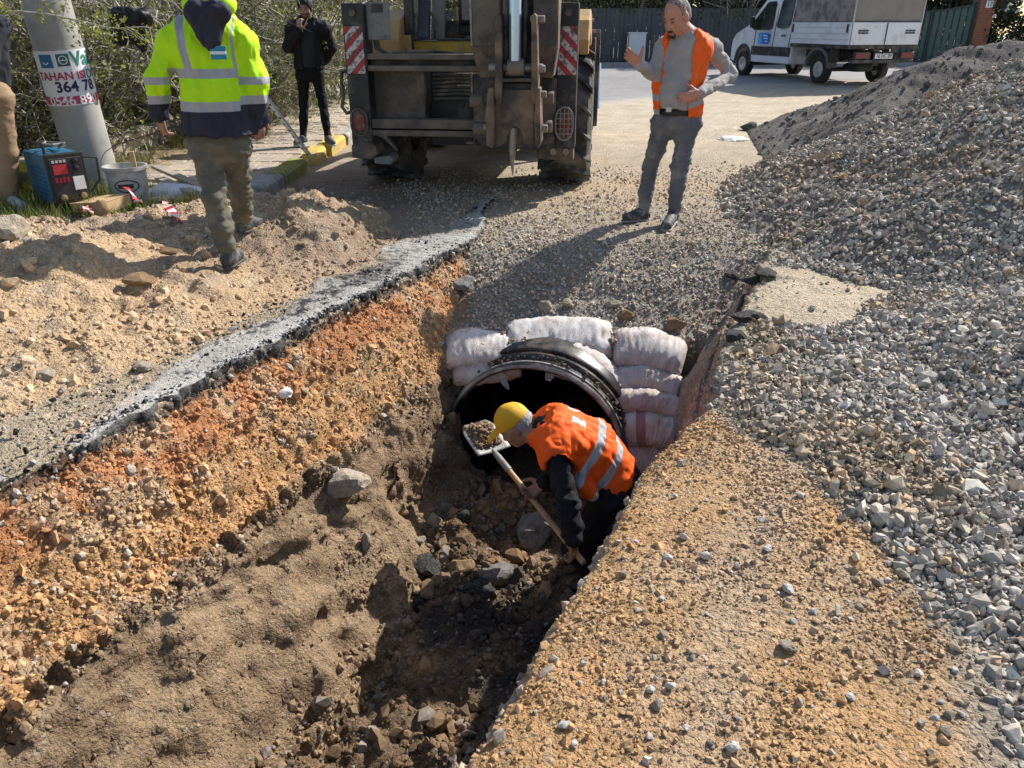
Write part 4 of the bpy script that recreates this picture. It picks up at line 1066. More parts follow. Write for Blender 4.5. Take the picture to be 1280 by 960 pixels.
def body(J, root, base, hands, skin=SKIN, brow=(.04, .03, .025), beard=None, hs=1.0, h=.0065):
    lo, hi = bounds(J, JK, .24); F = Field(lo, hi, h); core(F, J)
    f, u, r = ortho(J['hf'], J['hu'])
    head_sdf(F, J['head'], f, u, hs); F.cone(J['head'] - u * .06 * hs - f * .018, J['neck'], .054, .060, k=.035)
    for (S, d, palm, th, curl, tc) in hands: hand_sdf(F, J['wr' + S], d, palm, th, curl, 1.04, tc)
    return finish('body', F, M_SKIN, root, J, 0, base=base, cols=lambda v: head_cols(v, J['head'], f, u, None, hs, skin, brow, beard)[0])
def hair(J, root, base, col, hs=1.0, thick=.010, line=.050, seed=1, h=.0075, back=-.06, material=None):
    f, u, r = ortho(J['hf'], J['hu']); c = J['head']; F = Field(c - .19 * hs, c + .19 * hs, h); M = np.array([r, f, u])
    F.ell(c + (-f * .012 + u * .028) * hs, (np.array([.075, .096, .092]) + thick) * hs, M, k=.01)
    F.ell(c + (-f * .045 - u * .02) * hs, (np.array([.066, .060, .075]) + thick * .6) * hs, M, k=.03)
    F.ell(c + (f * .085 - u * (.095 - line)) * hs, np.array([.085, .085, .095]) * hs, M, k=.01, op='sub'); F.clip(c + u * back * hs, -u)
    return finish('hair', F, material or mat('hair_%d' % seed, col, .75, var=.4, vscale=60, bump=.6, bscale=150), root, J, .004, 45, seed, base=base)
def standing(base, label, group=None):
    root = empty('person', tuple(base), 0, label, 'person', None); return root

# ---- person in the orange vest and grey shirt -----------------------------------------------------
def boss():
    J = {}; Y = 6.52
    aR = G(801, 276); aL = G(841, 281)
    J['toR'] = G(777, 279); J['toL'] = G(831, 291)
    J['anR'] = aR + V3(.02, 0, .095); J['anL'] = aL + V3(0, .03, .095)
    J['knR'] = P(813, 208, aR[1] - .02); J['knL'] = P(850, 210, aL[1] - .02)
    J['hipR'] = P(831, 152, Y + .02); J['hipL'] = P(860, 152, Y)
    J['pel'] = P(847, 140, Y + .02); J['waist'] = P(845, 108, Y - .02); J['chest'] = P(857, 68, Y - .01); J['neck'] = P(859, 42, Y - .03)
    J['shR'] = P(832, 58, Y + .04); J['shL'] = P(889, 60, Y + .02)
    J['elL'] = P(914, 93, Y + .12); J['wrL'] = P(874, 117, Y - .22); J['elR'] = P(815, 92, Y - .02); J['wrR'] = P(799, 80, Y - .24)
    J['fwd'] = nrm(V3(-.42, -.9, 0)); J['head'] = P(846, 20, Y - .08); J['hf'] = V3(-.72, -.58, -.50); J['hu'] = V3(-.32, -.30, .92)
    base = V3(1.15, 6.5, float(H(1.15, 6.5)))
    root = standing(base, 'person in orange safety vest and grey long-sleeved shirt with raised right hand')
    body(J, root, base, [('R', P(783, 66, Y - .30) - J['wrR'], V3(-.35, -.9, .2), V3(.6, -.3, .35), [.12, .2, .25, .3], .2),
                         ('L', P(848, 124, Y - .27) - J['wrL'], V3(.25, .9, .1), V3(.1, .1, 1), .55, .2)], skin=(.52, .235, .155), brow=(.05, .04, .035), hs=1.10)
    f, u, r = ortho(J['hf'], J['hu']); c = J['head']; s = 1.1
    hair(J, root, base, (.17, .15, .135), s, .0025, .118, 21)
    F = Field(c - .2, c + .2, .006)                        # moustache and goatee
    q = lambda a, b, d: c + (r * a + f * b + u * d) * s
    F.cone(q(-.03, .086, -.066), q(0, .100, -.053), .008, .011, k=.008); F.cone(q(.03, .086, -.066), q(0, .100, -.053), .008, .011, k=.008)
    F.ell(q(0, .078, -.100), np.array([.027, .024, .018]) * s, np.array([r, f, u]), k=.01); F.cone(q(-.031, .078, -.07), q(-.022, .082, -.095), .008, .009, k=.01); F.cone(q(.031, .078, -.07), q(.022, .082, -.095), .008, .009, k=.01)
    finish('beard', F, mat('dark_beard', (.035, .028, .024), .8, var=.5, vscale=50, bump=.6, bscale=150), root, J, .003, 60, 3, base=base)
    lo, hi = bounds(J, JK, .2)
    F = Field(lo, hi, .0095); torso(F, J, .006, 1.02); sleeves(F, J, .004, 1.0, .97); 
    F.ell((J['pel'] * .35 + J['waist'] * .65) + J['fwd'] * .055, [.15, .13, .15], None, k=.06)
    F.clip(J['pel'] + V3(0, 0, .030), V3(0, 0, -1)); F.ell(J['neck'] + V3(-.02, -.02, .09), [.075, .075, .07], None, k=.01, op='sub')
    finish('shirt', F, fabric('grey_shirt', (.36, .335, .315)), root, J, .011, 10, 31, base=base, aniso=(.8, .8, 1.5))
    F = Field(lo, hi, .0095); legs(F, J, .002, 1.0); F.clip(J['pel'] + V3(0, 0, .025), V3(0, 0, 1))
    finish('trousers', F, fabric('grey_jeans', (.13, .134, .15), dirt=((.30, .28, .26), .3, 6)), root, J, .012, 12, 32, base=base, aniso=(.7, .7, 1.5))
    F = Field(lo, hi, .008); F.cone(J['pel'] + V3(0, 0, -.012), J['pel'] + V3(0, 0, .03), .166, .166, k=.01, flat=(J['fwd'], .86)); F.ell(J['pel'] + J['fwd'] * .04, [.14, .125, .1], None, k=.03)
    F.clip(J['pel'] + V3(0, 0, .034), V3(0, 0, 1)); F.clip(J['pel'] + V3(0, 0, -.012), V3(0, 0, -1))
    bl = finish('belt', F, mat('black_leather', (.014, .013, .013), .45, var=.3), root, J, 0, base=base)
    MB().box((-.022, -.004, -.018), (.022, .004, .018)).build('buckle', mat('steel_buckle', (.5, .5, .5), .3, .9), bl, .003, loc=tuple(P(836, 137, Y - .19) - base))
    # vest: open at the front
    J2 = dict(J); cz = lambda S: V3(J['chest'][0], J['chest'][1], J['sh' + S][2])
    for S in 'LR': J2['sh' + S] = J['sh' + S] * .70 + cz(S) * .30 + V3(0, 0, .012)
    F = Field(lo, hi, .0085); torso(F, J2, .022, 1.03); F.ell((J['pel'] + J['waist']) / 2 + J['fwd'] * .05, [.16, .14, .17], None, k=.06)
    fw, rt = J['fwd'], nrm(np.cross(J['fwd'], V3(0, 0, 1)))
    mid = J['chest'] + fw * .25 + rt * .015
    w = J['pel'] + fw * .25 + rt * .035
    F.box((mid + w) / 2 + V3(0, 0, -.05) - rt * .015, [.105, .28, .42], np.array([rt, fw, [0, 0, 1.]]), .02, .01, 'sub')
    F.cone(mid - V3(0, 0, .05) , mid + V3(0, 0, .32), .095, .13, k=.02, flat=(fw, 2.4), op='sub')
    F.clip(J['pel'] + V3(0, 0, -.03), V3(0, 0, -1)); F.ell(J['neck'] + V3(0, 0, .08), [.085, .085, .11], None, k=.01, op='sub')
    for S in 'LR':
        o_ = (J['sh' + S] - J['chest']) * V3(1, 1, 0); o_ = o_ / np.linalg.norm(o_)
        F.cone(J['sh' + S] + o_ * .085 + V3(0, 0, .08), J['sh' + S] + o_ * .07 - V3(0, 0, .15), .080, .075, k=.02, op='sub')
    z0 = J['pel'][2]
    finish('vest', F, fabric('orange_vest', (.95, .13, .012), .7, [('refl', (.36, .36, .35), .4)], var=.1), root, J, .016, 10, 33, base=base, aniso=(1.2, 1.2, .5),
           attrs=lambda v: {'refl': np.maximum(.024 - np.abs(v[:, 2] - z0 - .155 - .2 * (v[:, 0] - J['pel'][0])), .024 - np.abs(v[:, 2] - z0 - .05 - .25 * (v[:, 0] - J['pel'][0])))})
    for S in 'LR': shoes(J, S, root, mat('black_work_shoe', (.045, .044, .043), .7, var=.35, vscale=14, dirt=((.33, .31, .28), .35, 18)), mat('grey_sole', (.25, .24, .22), .8), base)
boss()

# ---- person in the lime hi-vis jacket, seen from behind ---------------------------------------------
def hivis():
    J = {}; Y = 4.95
    toL = G(289, 338); toR = G(309, 294)
    J['anL'] = toL + V3(-.01, .02, .10); J['anR'] = toR + V3(-.02, .02, .10)
    # walking away: the toes point away from the camera
    J['toL'] = toL + V3(.0, .20, .0); J['toR'] = toR + V3(.05, .20, 0); J['toL'][2] = toL[2] + .01; J['toR'][2] = toR[2] + .01
    J['hipL'] = P(257, 182, Y); J['hipR'] = P(291, 182, Y + .02); J['knL'] = P(268, 250, Y - .12); J['knR'] = P(301, 240, Y + .22)
    J['pel'] = P(274, 168, Y); J['waist'] = P(270, 125, Y); J['chest'] = P(262, 62, Y + .03); J['neck'] = P(263, 10, Y + .07)
    J['shL'] = P(218, 54, Y + .03); J['shR'] = P(302, 56, Y + .05); J['elL'] = P(196, 98, Y - .02); J['elR'] = P(321, 101, Y + .02)
    J['wrL'] = P(199, 141, Y + .02); J['wrR'] = P(321, 146, Y + .06)
    J['fwd'] = nrm(V3(-.12, 1, 0)); J['head'] = P(262, -32, Y + .20); J['hf'] = V3(-.15, .85, -.55); J['hu'] = V3(0, .45, .85)
    base = V3(-1.75, 4.95, float(H(-1.75, 4.95)))
    root = standing(base, 'person in lime yellow reflective jacket with navy hood walking over the spoil heap')
    body(J, root, base, [('L', V3(.0, .05, -1), V3(.6, .7, 0), V3(-.4, .8, 0), .75, .4), ('R', V3(0, .05, -1), V3(-.6, .7, 0), V3(.4, .8, 0), .75, .4)], skin=(.30, .165, .115))
    hair(J, root, base, (.03, .026, .024), 1.0, .010, .05, 22)
    lo, hi = bounds(J, JK, .24); zY = lambda py: float(P(262, py, Y - .12)[2])
    F = Field(lo, hi, .0095); torso(F, J, .030, 1.06); F.cone(J['shL'], J['neck'] + V3(-.03, 0, -.02), .08, .075, k=.05); F.cone(J['shR'], J['neck'] + V3(.03, 0, -.02), .08, .075, k=.05); sleeves(F, J, .018, 1.05, 1.0, .018); F.cone(J['pel'] + V3(0, 0, .1), J['pel'] + V3(0, 0, -.02), .200, .215, k=.05, flat=(J['fwd'], .80))
    F.clip(P(262, 171, Y - .12) , V3(0, 0, -1)); F.cone(J['neck'] + V3(0, 0, -.02), J['neck'] + V3(0, .01, .06), .085, .075, k=.03)
    # navy front panels hide behind; arms must stay: re-add the lower sleeves below the hem
    for S in 'LR': F.cone(J['el' + S], J['wr' + S], .070, .060, k=.010)
    rt = nrm(np.cross(J['fwd'], V3(0, 0, 1)))
    def att(v):
        z = v[:, 2]; lat = v[:, 0]; arm = np.minimum(np.hypot(v[:, 0] - np.interp(z, [J['wrL'][2], J['elL'][2], J['shL'][2]], [J['wrL'][0], J['elL'][0], J['shL'][0]]), v[:, 1] - J['elL'][1]),
                             np.hypot(v[:, 0] - np.interp(z, [J['wrR'][2], J['elR'][2], J['shR'][2]], [J['wrR'][0], J['elR'][0], J['shR'][0]]), v[:, 1] - J['elR'][1]))
        xL, xR = J['elL'][0], J['elR'][0]
        tors = np.minimum(lat - (xL + .085), (xR - .085) - lat)                # >0 on the torso
        armv = -tors
        band = lambda a, b: np.minimum(z - zY(b), zY(a) - z)
        body_b = np.maximum(band(86, 98), band(127, 139.5))
        def brace(p0, p1):
            a, b = P(*p0, Y - .12), P(*p1, Y - .12); x = a[0] + (b[0] - a[0]) * (a[2] - z) / (a[2] - b[2])
            return np.minimum(.027 - np.abs(lat - x), z - zY(92))
        body_b = np.maximum(body_b, np.maximum(brace((213, 12), (237, 92)), brace((286, 22), (294, 92))))
        arm_b = np.maximum(band(97, 107), band(121, 132))
        refl = np.maximum(np.minimum(body_b, tors), np.minimum(arm_b, armv))
        navy = np.maximum(np.minimum(zY(139.5) - z, tors + .0), np.minimum(zY(132) - z, armv))
        return {'refl': refl, 'navy': navy}
    jk = finish('jacket', F, fabric('hivis_jacket', (.50, .84, .012), .75, [('navy', (.028, .03, .045), .8), ('refl', (.38, .385, .40), .4)], var=.08, bump=.06), root, J, .017, 9, 41, base=base, aniso=(1.2, 1.2, .55), attrs=att)
    # hanging hood
    F = Field(J['neck'] - .45, J['neck'] + .3, .009); a = lambda x, y, dy: P(x, y, Y + dy)
    F.cone(a(243, 12, -.16), a(272, 14, -.16), .055, .06, k=.04); F.cone(a(245, 20, -.17), a(262, 50, -.18), .07, .05, k=.05, flat=(J['fwd'], .7)); F.cone(a(272, 20, -.17), a(262, 52, -.18), .06, .045, k=.05, flat=(J['fwd'], .7))
    finish('hood', F, fabric('navy_hood', (.030, .030, .045), .7, var=.2), root, J, .016, 9, 42, base=base)
    F = Field(J['neck'] - .35, J['neck'] + .35, .009); F.cone(a(238, 6, -.03), a(284, 8, -.03), .055, .055, k=.04); F.cone(a(240, 2, .04), a(284, 4, .04), .05, .05, k=.05)
    finish('collar', F, fabric('hivis_collar', (.50, .84, .012), .75, var=.08, bump=.06), root, J, .008, 10, 43, base=base)
    lg = P(273, 66, Y - .20)
    MB().box((-.045, -.004, -.035), (.045, .004, .035)).build('logo_patch', mat('patch_blue', (.02, .22, .36), .6), jk, .002, loc=tuple(lg - base))
    MB().box((-.045, -.004, -.008), (.045, .003, .008)).build('logo_stripe', mat('patch_white', (.75, .78, .8), .6), jk, .001, loc=tuple(lg - base + V3(0, -.005, .0)))
    F = Field(lo, hi, .0095); legs(F, J, .004, .99, .006, .10); F.clip(J['pel'] + V3(0, 0, .06), V3(0, 0, 1))
    finish('trousers', F, fabric('olive_trousers', (.125, .115, .085), var=.2, dirt=((.26, .21, .15), .3, 5)), root, J, .015, 12, 44, base=base, aniso=(.7, .7, 1.4))
    for S in 'LR': shoes(J, S, root, mat('dark_work_shoe', (.04, .042, .045), .6, var=.3, vscale=14, dirt=((.30, .25, .19), .3, 16)), mat('dark_sole', (.06, .06, .06), .8), base, hi=.11)
hivis()

# ---- person in black by the brush ------------------------------------------------------------------
def smoker():
    J = {}; Y = 10.75
    g0 = .125
    J['toR'] = P(369, 183, 10.35); J['toL'] = P(417, 182, 10.35); J['toR'][2] = J['toL'][2] = g0
    J['anR'] = P(379, 172, 10.58); J['anL'] = P(410, 171, 10.58); J['anR'][2] = J['anL'][2] = g0 + .095
    J['knR'] = P(380, 132, Y - .05); J['knL'] = P(404, 132, Y - .05); J['hipR'] = P(379, 92, Y); J['hipL'] = P(396, 92, Y)
    J['pel'] = P(387, 84, Y); J['waist'] = P(386, 64, Y); J['chest'] = P(385, 41, Y); J['neck'] = P(384, 26, Y - .02)
    J['shR'] = P(366, 35, Y); J['shL'] = P(405, 36, Y); J['elR'] = P(361, 59, Y - .08); J['wrR'] = P(374, 38, Y - .24); J['elL'] = P(414, 60, Y + .10); J['wrL'] = P(403, 78, Y + .16)
    J['fwd'] = nrm(V3(.05, -1, 0)); J['head'] = P(381.5, 9, Y - .05); J['hf'] = V3(-.05, -.95, -.28); J['hu'] = V3(0, -.25, 1)
    base = V3(float(J['pel'][0]), Y - .2, g0)
    root = standing(base, 'bearded person in black jacket and black trousers with hand at the mouth')
    body(J, root, base, [('R', V3(.08, .02, 1), V3(.3, .9, 0), V3(.8, -.3, 0), .9, .3), ('L', V3(-.5, .1, -.8), V3(-.5, .6, 0), V3(.3, .7, 0), .6, .3)], skin=(.40, .225, .16), brow=(.02, .015, .012), beard=((.03, .024, .02), .85), h=.0075)
    hair(J, root, base, (.018, .015, .014), 1.0, .018, .055, 23)
    lo, hi = bounds(J, JK, .22)
    F = Field(lo, hi, .010); torso(F, J, .004, .98); F.clip(J['pel'] + V3(0, 0, .0), V3(0, 0, -1)); F.ell(J['neck'] + V3(0, -.02, .09), [.07, .07, .07], None, k=.01, op='sub')
    finish('sweater', F, fabric('charcoal_sweater', (.032, .033, .035)), root, J, .006, 10, 50, base=base)
    F = Field(lo, hi, .010); torso(F, J, .026, 1.02); sleeves(F, J, .018, 1.05, .97); mid = J['chest'] + V3(.01, -.3, -.12)
    F.box(mid, [.085, .25, .40], None, .02, .01, 'sub'); F.clip(J['pel'] + V3(0, 0, -.02), V3(0, 0, -1)); F.ell(J['neck'] + V3(0, -.02, .08), [.085, .085, .08], None, k=.01, op='sub')
    for S in 'LR': F.cone(J['el' + S], J['wr' + S], .066, .052, k=.012)
    finish('jacket', F, fabric('black_jacket', (.014, .014, .015), .7), root, J, .012, 9, 51, base=base)
    F = Field(lo, hi, .010); legs(F, J, .0, .90); F.clip(J['pel'] + V3(0, 0, .05), V3(0, 0, 1))
    finish('trousers', F, fabric('black_jeans', (.010, .010, .011)), root, J, .007, 12, 52, base=base, aniso=(.7, .7, 1.4))
    for S in 'LR': shoes(J, S, root, mat('grey_trainer', (.10, .10, .095), .7, var=.3, vscale=14), mat('pale_sole', (.5, .5, .48), .8), base, .008)
smoker()

# ---- person at the left edge ------------------------------------------------------------------------
def leftman():
    J = {}; Y = 6.75
    to = P(33, 275, 6.60); to[2] = float(H(to[0], to[1])) + .005; g = to[2]
    J['toR'] = to; J['anR'] = P(16, 263, Y + .02); J['anR'][2] = g + .10; J['knR'] = P(10, 192, Y); J['hipR'] = P(-3, 122, Y)
    J['toL'] = onground(to[0] - .55, to[1] + .15); J['anL'] = J['toL'] + V3(-.12, .05, .10); J['knL'] = P(-58, 190, Y + .15); J['hipL'] = P(-32, 122, Y + .12)
    J['pel'] = P(-17, 108, Y + .06); J['waist'] = P(-20, 80, Y + .06); J['chest'] = P(-24, 38, Y + .05); J['neck'] = P(-22, 8, Y + .03)
    J['shR'] = P(-2, 32, Y - .05); J['shL'] = P(-50, 32, Y + .18); J['elR'] = P(-12, 72, Y - .22); J['wrR'] = P(-30, 92, Y - .38); J['elL'] = P(-62, 70, Y + .1); J['wrL'] = P(-45, 92, Y - .15)
    J['fwd'] = nrm(V3(.45, -.9, 0)); J['head'] = P(-20, -18, Y); J['hf'] = V3(.4, -.8, -.3); J['hu'] = V3(0, -.2, 1)
    base = V3(to[0] - .25, Y, g); root = standing(base, 'person in beige cargo trousers beside the blue welding machine')
    body(J, root, base, [('R', V3(-.5, -.6, .2), V3(0, .3, -1), V3(.3, 0, .9), .6, .3), ('L', V3(.5, -.6, 0), V3(0, .3, -1), V3(0, 0, .9), .6, .3)], h=.0085)
    hair(J, root, base, (.03, .025, .02), 1.0, .010, .05, 24, h=.009)
    lo, hi = bounds(J, JK, .22)
    F = Field(lo, hi, .011); torso(F, J, .02, 1.02); sleeves(F, J, .014, 1.0, .95); F.clip(J['pel'] + V3(0, 0, -.01), V3(0, 0, -1))
    finish('sweater', F, fabric('dark_sweater', (.03, .032, .04)), root, J, .010, 9, 60, base=base)
    F = Field(lo, hi, .012); legs(F, J, .008, 1.06, .014); F.clip(J['pel'] + V3(0, 0, .05), V3(0, 0, 1))
    finish('trousers', F, fabric('beige_cargo_trousers', (.30, .205, .125), var=.15), root, J, .007, 11, 61, base=base, aniso=(.7, .7, 1.4))
    for S in 'LR': shoes(J, S, root, mat('white_trainer', (.60, .58, .55), .7, var=.2, vscale=14, dirt=((.35, .28, .2), .3, 16)), mat('pale_sole', (.5, .5, .48), .8), base, .008)
leftman()

# ---- worker in the trench -----------------------------------------------------------------------------
SHV_A, SHV_B = P(722, 694, 3.42), P(618, 565, 4.20)
def on_shaft(t): return SHV_A + (SHV_B - SHV_A) * t
def worker():
    J = {}
    J['pel'] = P(764, 592, 3.82); J['chest'] = P(702, 545, 3.80); J['waist'] = P(737, 558, 3.83); J['neck'] = P(676, 543, 3.84)
    J['shL'] = P(695, 566, 3.64); J['shR'] = P(700, 535, 4.00); J['elL'] = P(710, 628, 3.50); J['elR'] = P(692, 596, 4.0)
    J['wrL'] = P(716, 676, 3.43); J['wrR'] = P(680, 604, 3.84)
    J['hipL'] = P(766, 615, 3.72); J['hipR'] = P(775, 600, 3.94)
    zf = -1.55; J['knL'] = J['hipL'] + V3(-.20, -.02, -.38); J['knR'] = J['hipR'] + V3(-.16, .05, -.40)
    J['anL'] = V3(J['knL'][0] + .16, J['knL'][1] + .03, zf + .10); J['anR'] = V3(J['knR'][0] + .12, J['knR'][1] + .05, zf + .10)
    J['toL'] = J['anL'] + V3(-.19, -.02, -.10); J['toR'] = J['anR'] + V3(-.19, .02, -.10)
    J['fwd'] = nrm(V3(-.66, -.12, -.72)); J['head'] = P(644, 531, 3.92); J['hf'] = V3(-.72, .10, -.62); J['hu'] = V3(-.55, .05, .80)
    base = V3(.5, 3.8, zf); root = standing(base, 'person in yellow cap and orange vest shovelling in front of the pipe')
    sd = nrm(SHV_B - SHV_A)
    body(J, root, base, [('L', V3(.10, -.05, -.9), V3(-.8, .5, 0), V3(-.2, .75, 0), .95, .5), ('R', V3(-.75, -.15, -.55), V3(-.3, -.4, .6), V3(-.1, .9, .1), 1.15, .6)], skin=(.34, .19, .13), hs=1.0)
    f, u, r = ortho(J['hf'], J['hu']); c = J['head']; M = np.array([r, f, u])
    hair(J, root, base, (.33, .32, .31), 1.0, .006, .05, 25, back=-.075)
    F = Field(c - .24, c + .24, .0065); F.ell(c + u * .040 - f * .008, [.089, .108, .098], M, k=.01); F.clip(c + u * .022, -u); cap = finish('cap', F, mat('yellow_cap', (.72, .40, .012), .7, var=.1, vscale=9, bump=.1, bscale=200), root, J, .003, 14, 70, base=base)
    F = Field(c - .26, c + .26, .006); F.ell(c + u * .030 + f * .115, [.078, .085, .010], np.array([r, nrm(f - u * .18), nrm(u + f * .18)]), k=.005); F.ell(c + u * .02 - f * .01, [.084, .1, .08], M, k=.004, op='sub')
    finish('brim', F, MATS['yellow_cap'], cap, J, 0, base=base)
    F = Field(c + u * .13 - .03, c + u * .13 + .03, .004); F.ell(c + u * .137 - f * .008, [.009, .009, .005], M, k=.003); finish('button', F, MATS['yellow_cap'], cap, J, 0, base=base)
    lo, hi = bounds(J, JK, .22)
    F = Field(lo, hi, .0095); torso(F, J, -.004, .98); sleeves(F, J, .010, 1.04, .93); F.clip(J['neck'] + ax * .0, ax) if False else None; finish('sweater', F, fabric('black_sweater', (.016, .017, .022), .85), root, J, .014, 13, 71, base=base, aniso=(1, 1, 1.3))
    ax = nrm(J['chest'] - J['pel'])
    F = Field(lo, hi, .0095); legs(F, J, .012, 1.04, .01); F.clip(J['pel'] + ax * .08, ax); finish('trousers', F, fabric('black_work_trousers', (.016, .017, .021)), root, J, .011, 11, 72, base=base)
    F = Field(lo, hi, .008); torso(F, J, .034, 1.03); fw = J['fwd']
    F.cone(J['shL'], J['neck'], .085, .075, k=.05); F.cone(J['shR'], J['neck'], .108, .09, k=.05); F.clip(J['pel'] - ax * .035, -ax); F.clip(J['neck'] + ax * .085, ax); F.ell(J['neck'] + ax * .10, [.075, .075, .075], None, k=.01, op='sub')
    F.cone(J['shL'] * .9 + J['elL'] * .1 + V3(0, -.05, 0), J['shL'] * .5 + J['elL'] * .5, .068, .085, k=.01, op='sub')
    F.box(J['chest'] + fw * .38, [.08, .25, .5], np.array([nrm(np.cross(fw, ax)), fw, ax]), .02, .01, 'sub')
    # the loose flap hanging on the near side
    F.cone(P(722, 600, 3.62), P(742, 618, 3.60), .035, .03, k=.05); F.cone(P(728, 580, 3.64), P(735, 618, 3.60), .03, .028, k=.05)
    L = float((J['chest'] - J['pel']) @ ax); rt = nrm(np.cross(fw, ax))
    def att(v):
        q = v - J['pel']; a = q @ ax; b = q @ fw; l = q @ rt
        hb = np.maximum(.024 - np.abs(a - .115 + .12 * (b + .1)), .024 - np.abs(a - .255 + .12 * (b + .1)))
        sp = np.minimum(np.minimum(.024 - np.abs(np.abs(l) - .075), a - L * .93), .0 * a + (L * 1.16 - a))
        return {'refl': np.maximum(hb, np.where(b < .02, sp, -1))}
    finish('vest', F, fabric('orange_vest_dark', (.95, .125, .012), .7, [('refl', (.42, .43, .44), .4)], var=.1), root, J, .016, 11, 73, base=base, attrs=att)
    for S in 'LR': shoes(J, S, root, mat('rubber_boot', (.02, .02, .02), .5), mat('dark_sole', (.06, .06, .06), .8), base, .009)
worker()

# ---- shovel -------------------------------------------------------------------------------------------
def shovel():
    d = nrm(SHV_B - SHV_A); end = SHV_A - d * .06; root = empty('shovel', tuple(end), 0, 'shovel with wooden handle and square steel blade full of soil', 'shovel')
    o = lambda p: np.asarray(p) - end
    L = np.linalg.norm(SHV_B - SHV_A)
    MB().tube([o(end), o(end + d * .3), o(SHV_A + d * (L - .17))], [.017, .018, .016], 12).build('handle', mat('pale_wood', (.46, .31, .17), .6, var=.2, vscale=14, dirt=((.25, .18, .12), .3, 9)), root, smooth=True)
    m = mat('worn_steel', (.30, .29, .28), .5, .3, var=.25, vscale=9, dirt=((.22, .17, .12), .4, 8))
    MB().tube([o(SHV_A + d * (L - .19)), o(SHV_A + d * (L - .05)), o(SHV_B + d * .02)], [.021, .020, .012], 12).build('socket', m, root, smooth=True)
    side = nrm(np.cross(d, V3(0, 0, 1))); n = nrm(np.cross(side, d)); d2 = nrm(d * .97 + n * .10); n2 = nrm(np.cross(side, d2))
    if n2[2] < 0: n2 = -n2
    U, W = 12, 11; v = []
    for i in range(U):
        t = i / (U - 1); wd = .118 * (1.0 if t < .72 else 1 - .35 * ((t - .72) / .28) ** 1.6)
        for j in range(W):
            s_ = (j / (W - 1)) * 2 - 1
            v.append(o(SHV_B) + d2 * (.27 * t) + side * (wd * s_) + n2 * (.008 * s_ ** 2 + .012 * (t - .4) ** 2 - .004))
    b = MB(); b.v = [tuple(q) for q in v]; b.f = [(i * W + j, i * W + j + 1, (i + 1) * W + j + 1, (i + 1) * W + j) for i in range(U - 1) for j in range(W - 1)]
    ob = b.build('blade', m, root, smooth=True); so = ob.modifiers.new('thick', 'SOLIDIFY'); so.thickness = .005; so.offset = -1
    r = np.random.default_rng(77); k = 420; a = r.uniform(0, 1, k); s_ = r.uniform(-1, 1, k); hgt = np.clip(.05 * (1 - s_ ** 2) * (1 - (a - .5) ** 2 * 2.6), 0, 1) * r.uniform(.2, 1, k)
    p = o(SHV_B) + d2 * (.05 + .20 * a)[:, None] + side * (.085 * s_)[:, None] + n2 * (hgt + .006)[:, None]
    c = C3((.24, .165, .10)) * r.uniform(.6, 1.3, (k, 1)); sz = lognsize(r, k, .020, .4, .008, .04)
    s2 = add('shovel_soil', stones_mesh('shovel_soil', p + end, sz, c, .4, shade=True), M_CLOD); tag(s2, 'brown soil heaped on the shovel blade', 'soil', kind='stuff')
shovel()
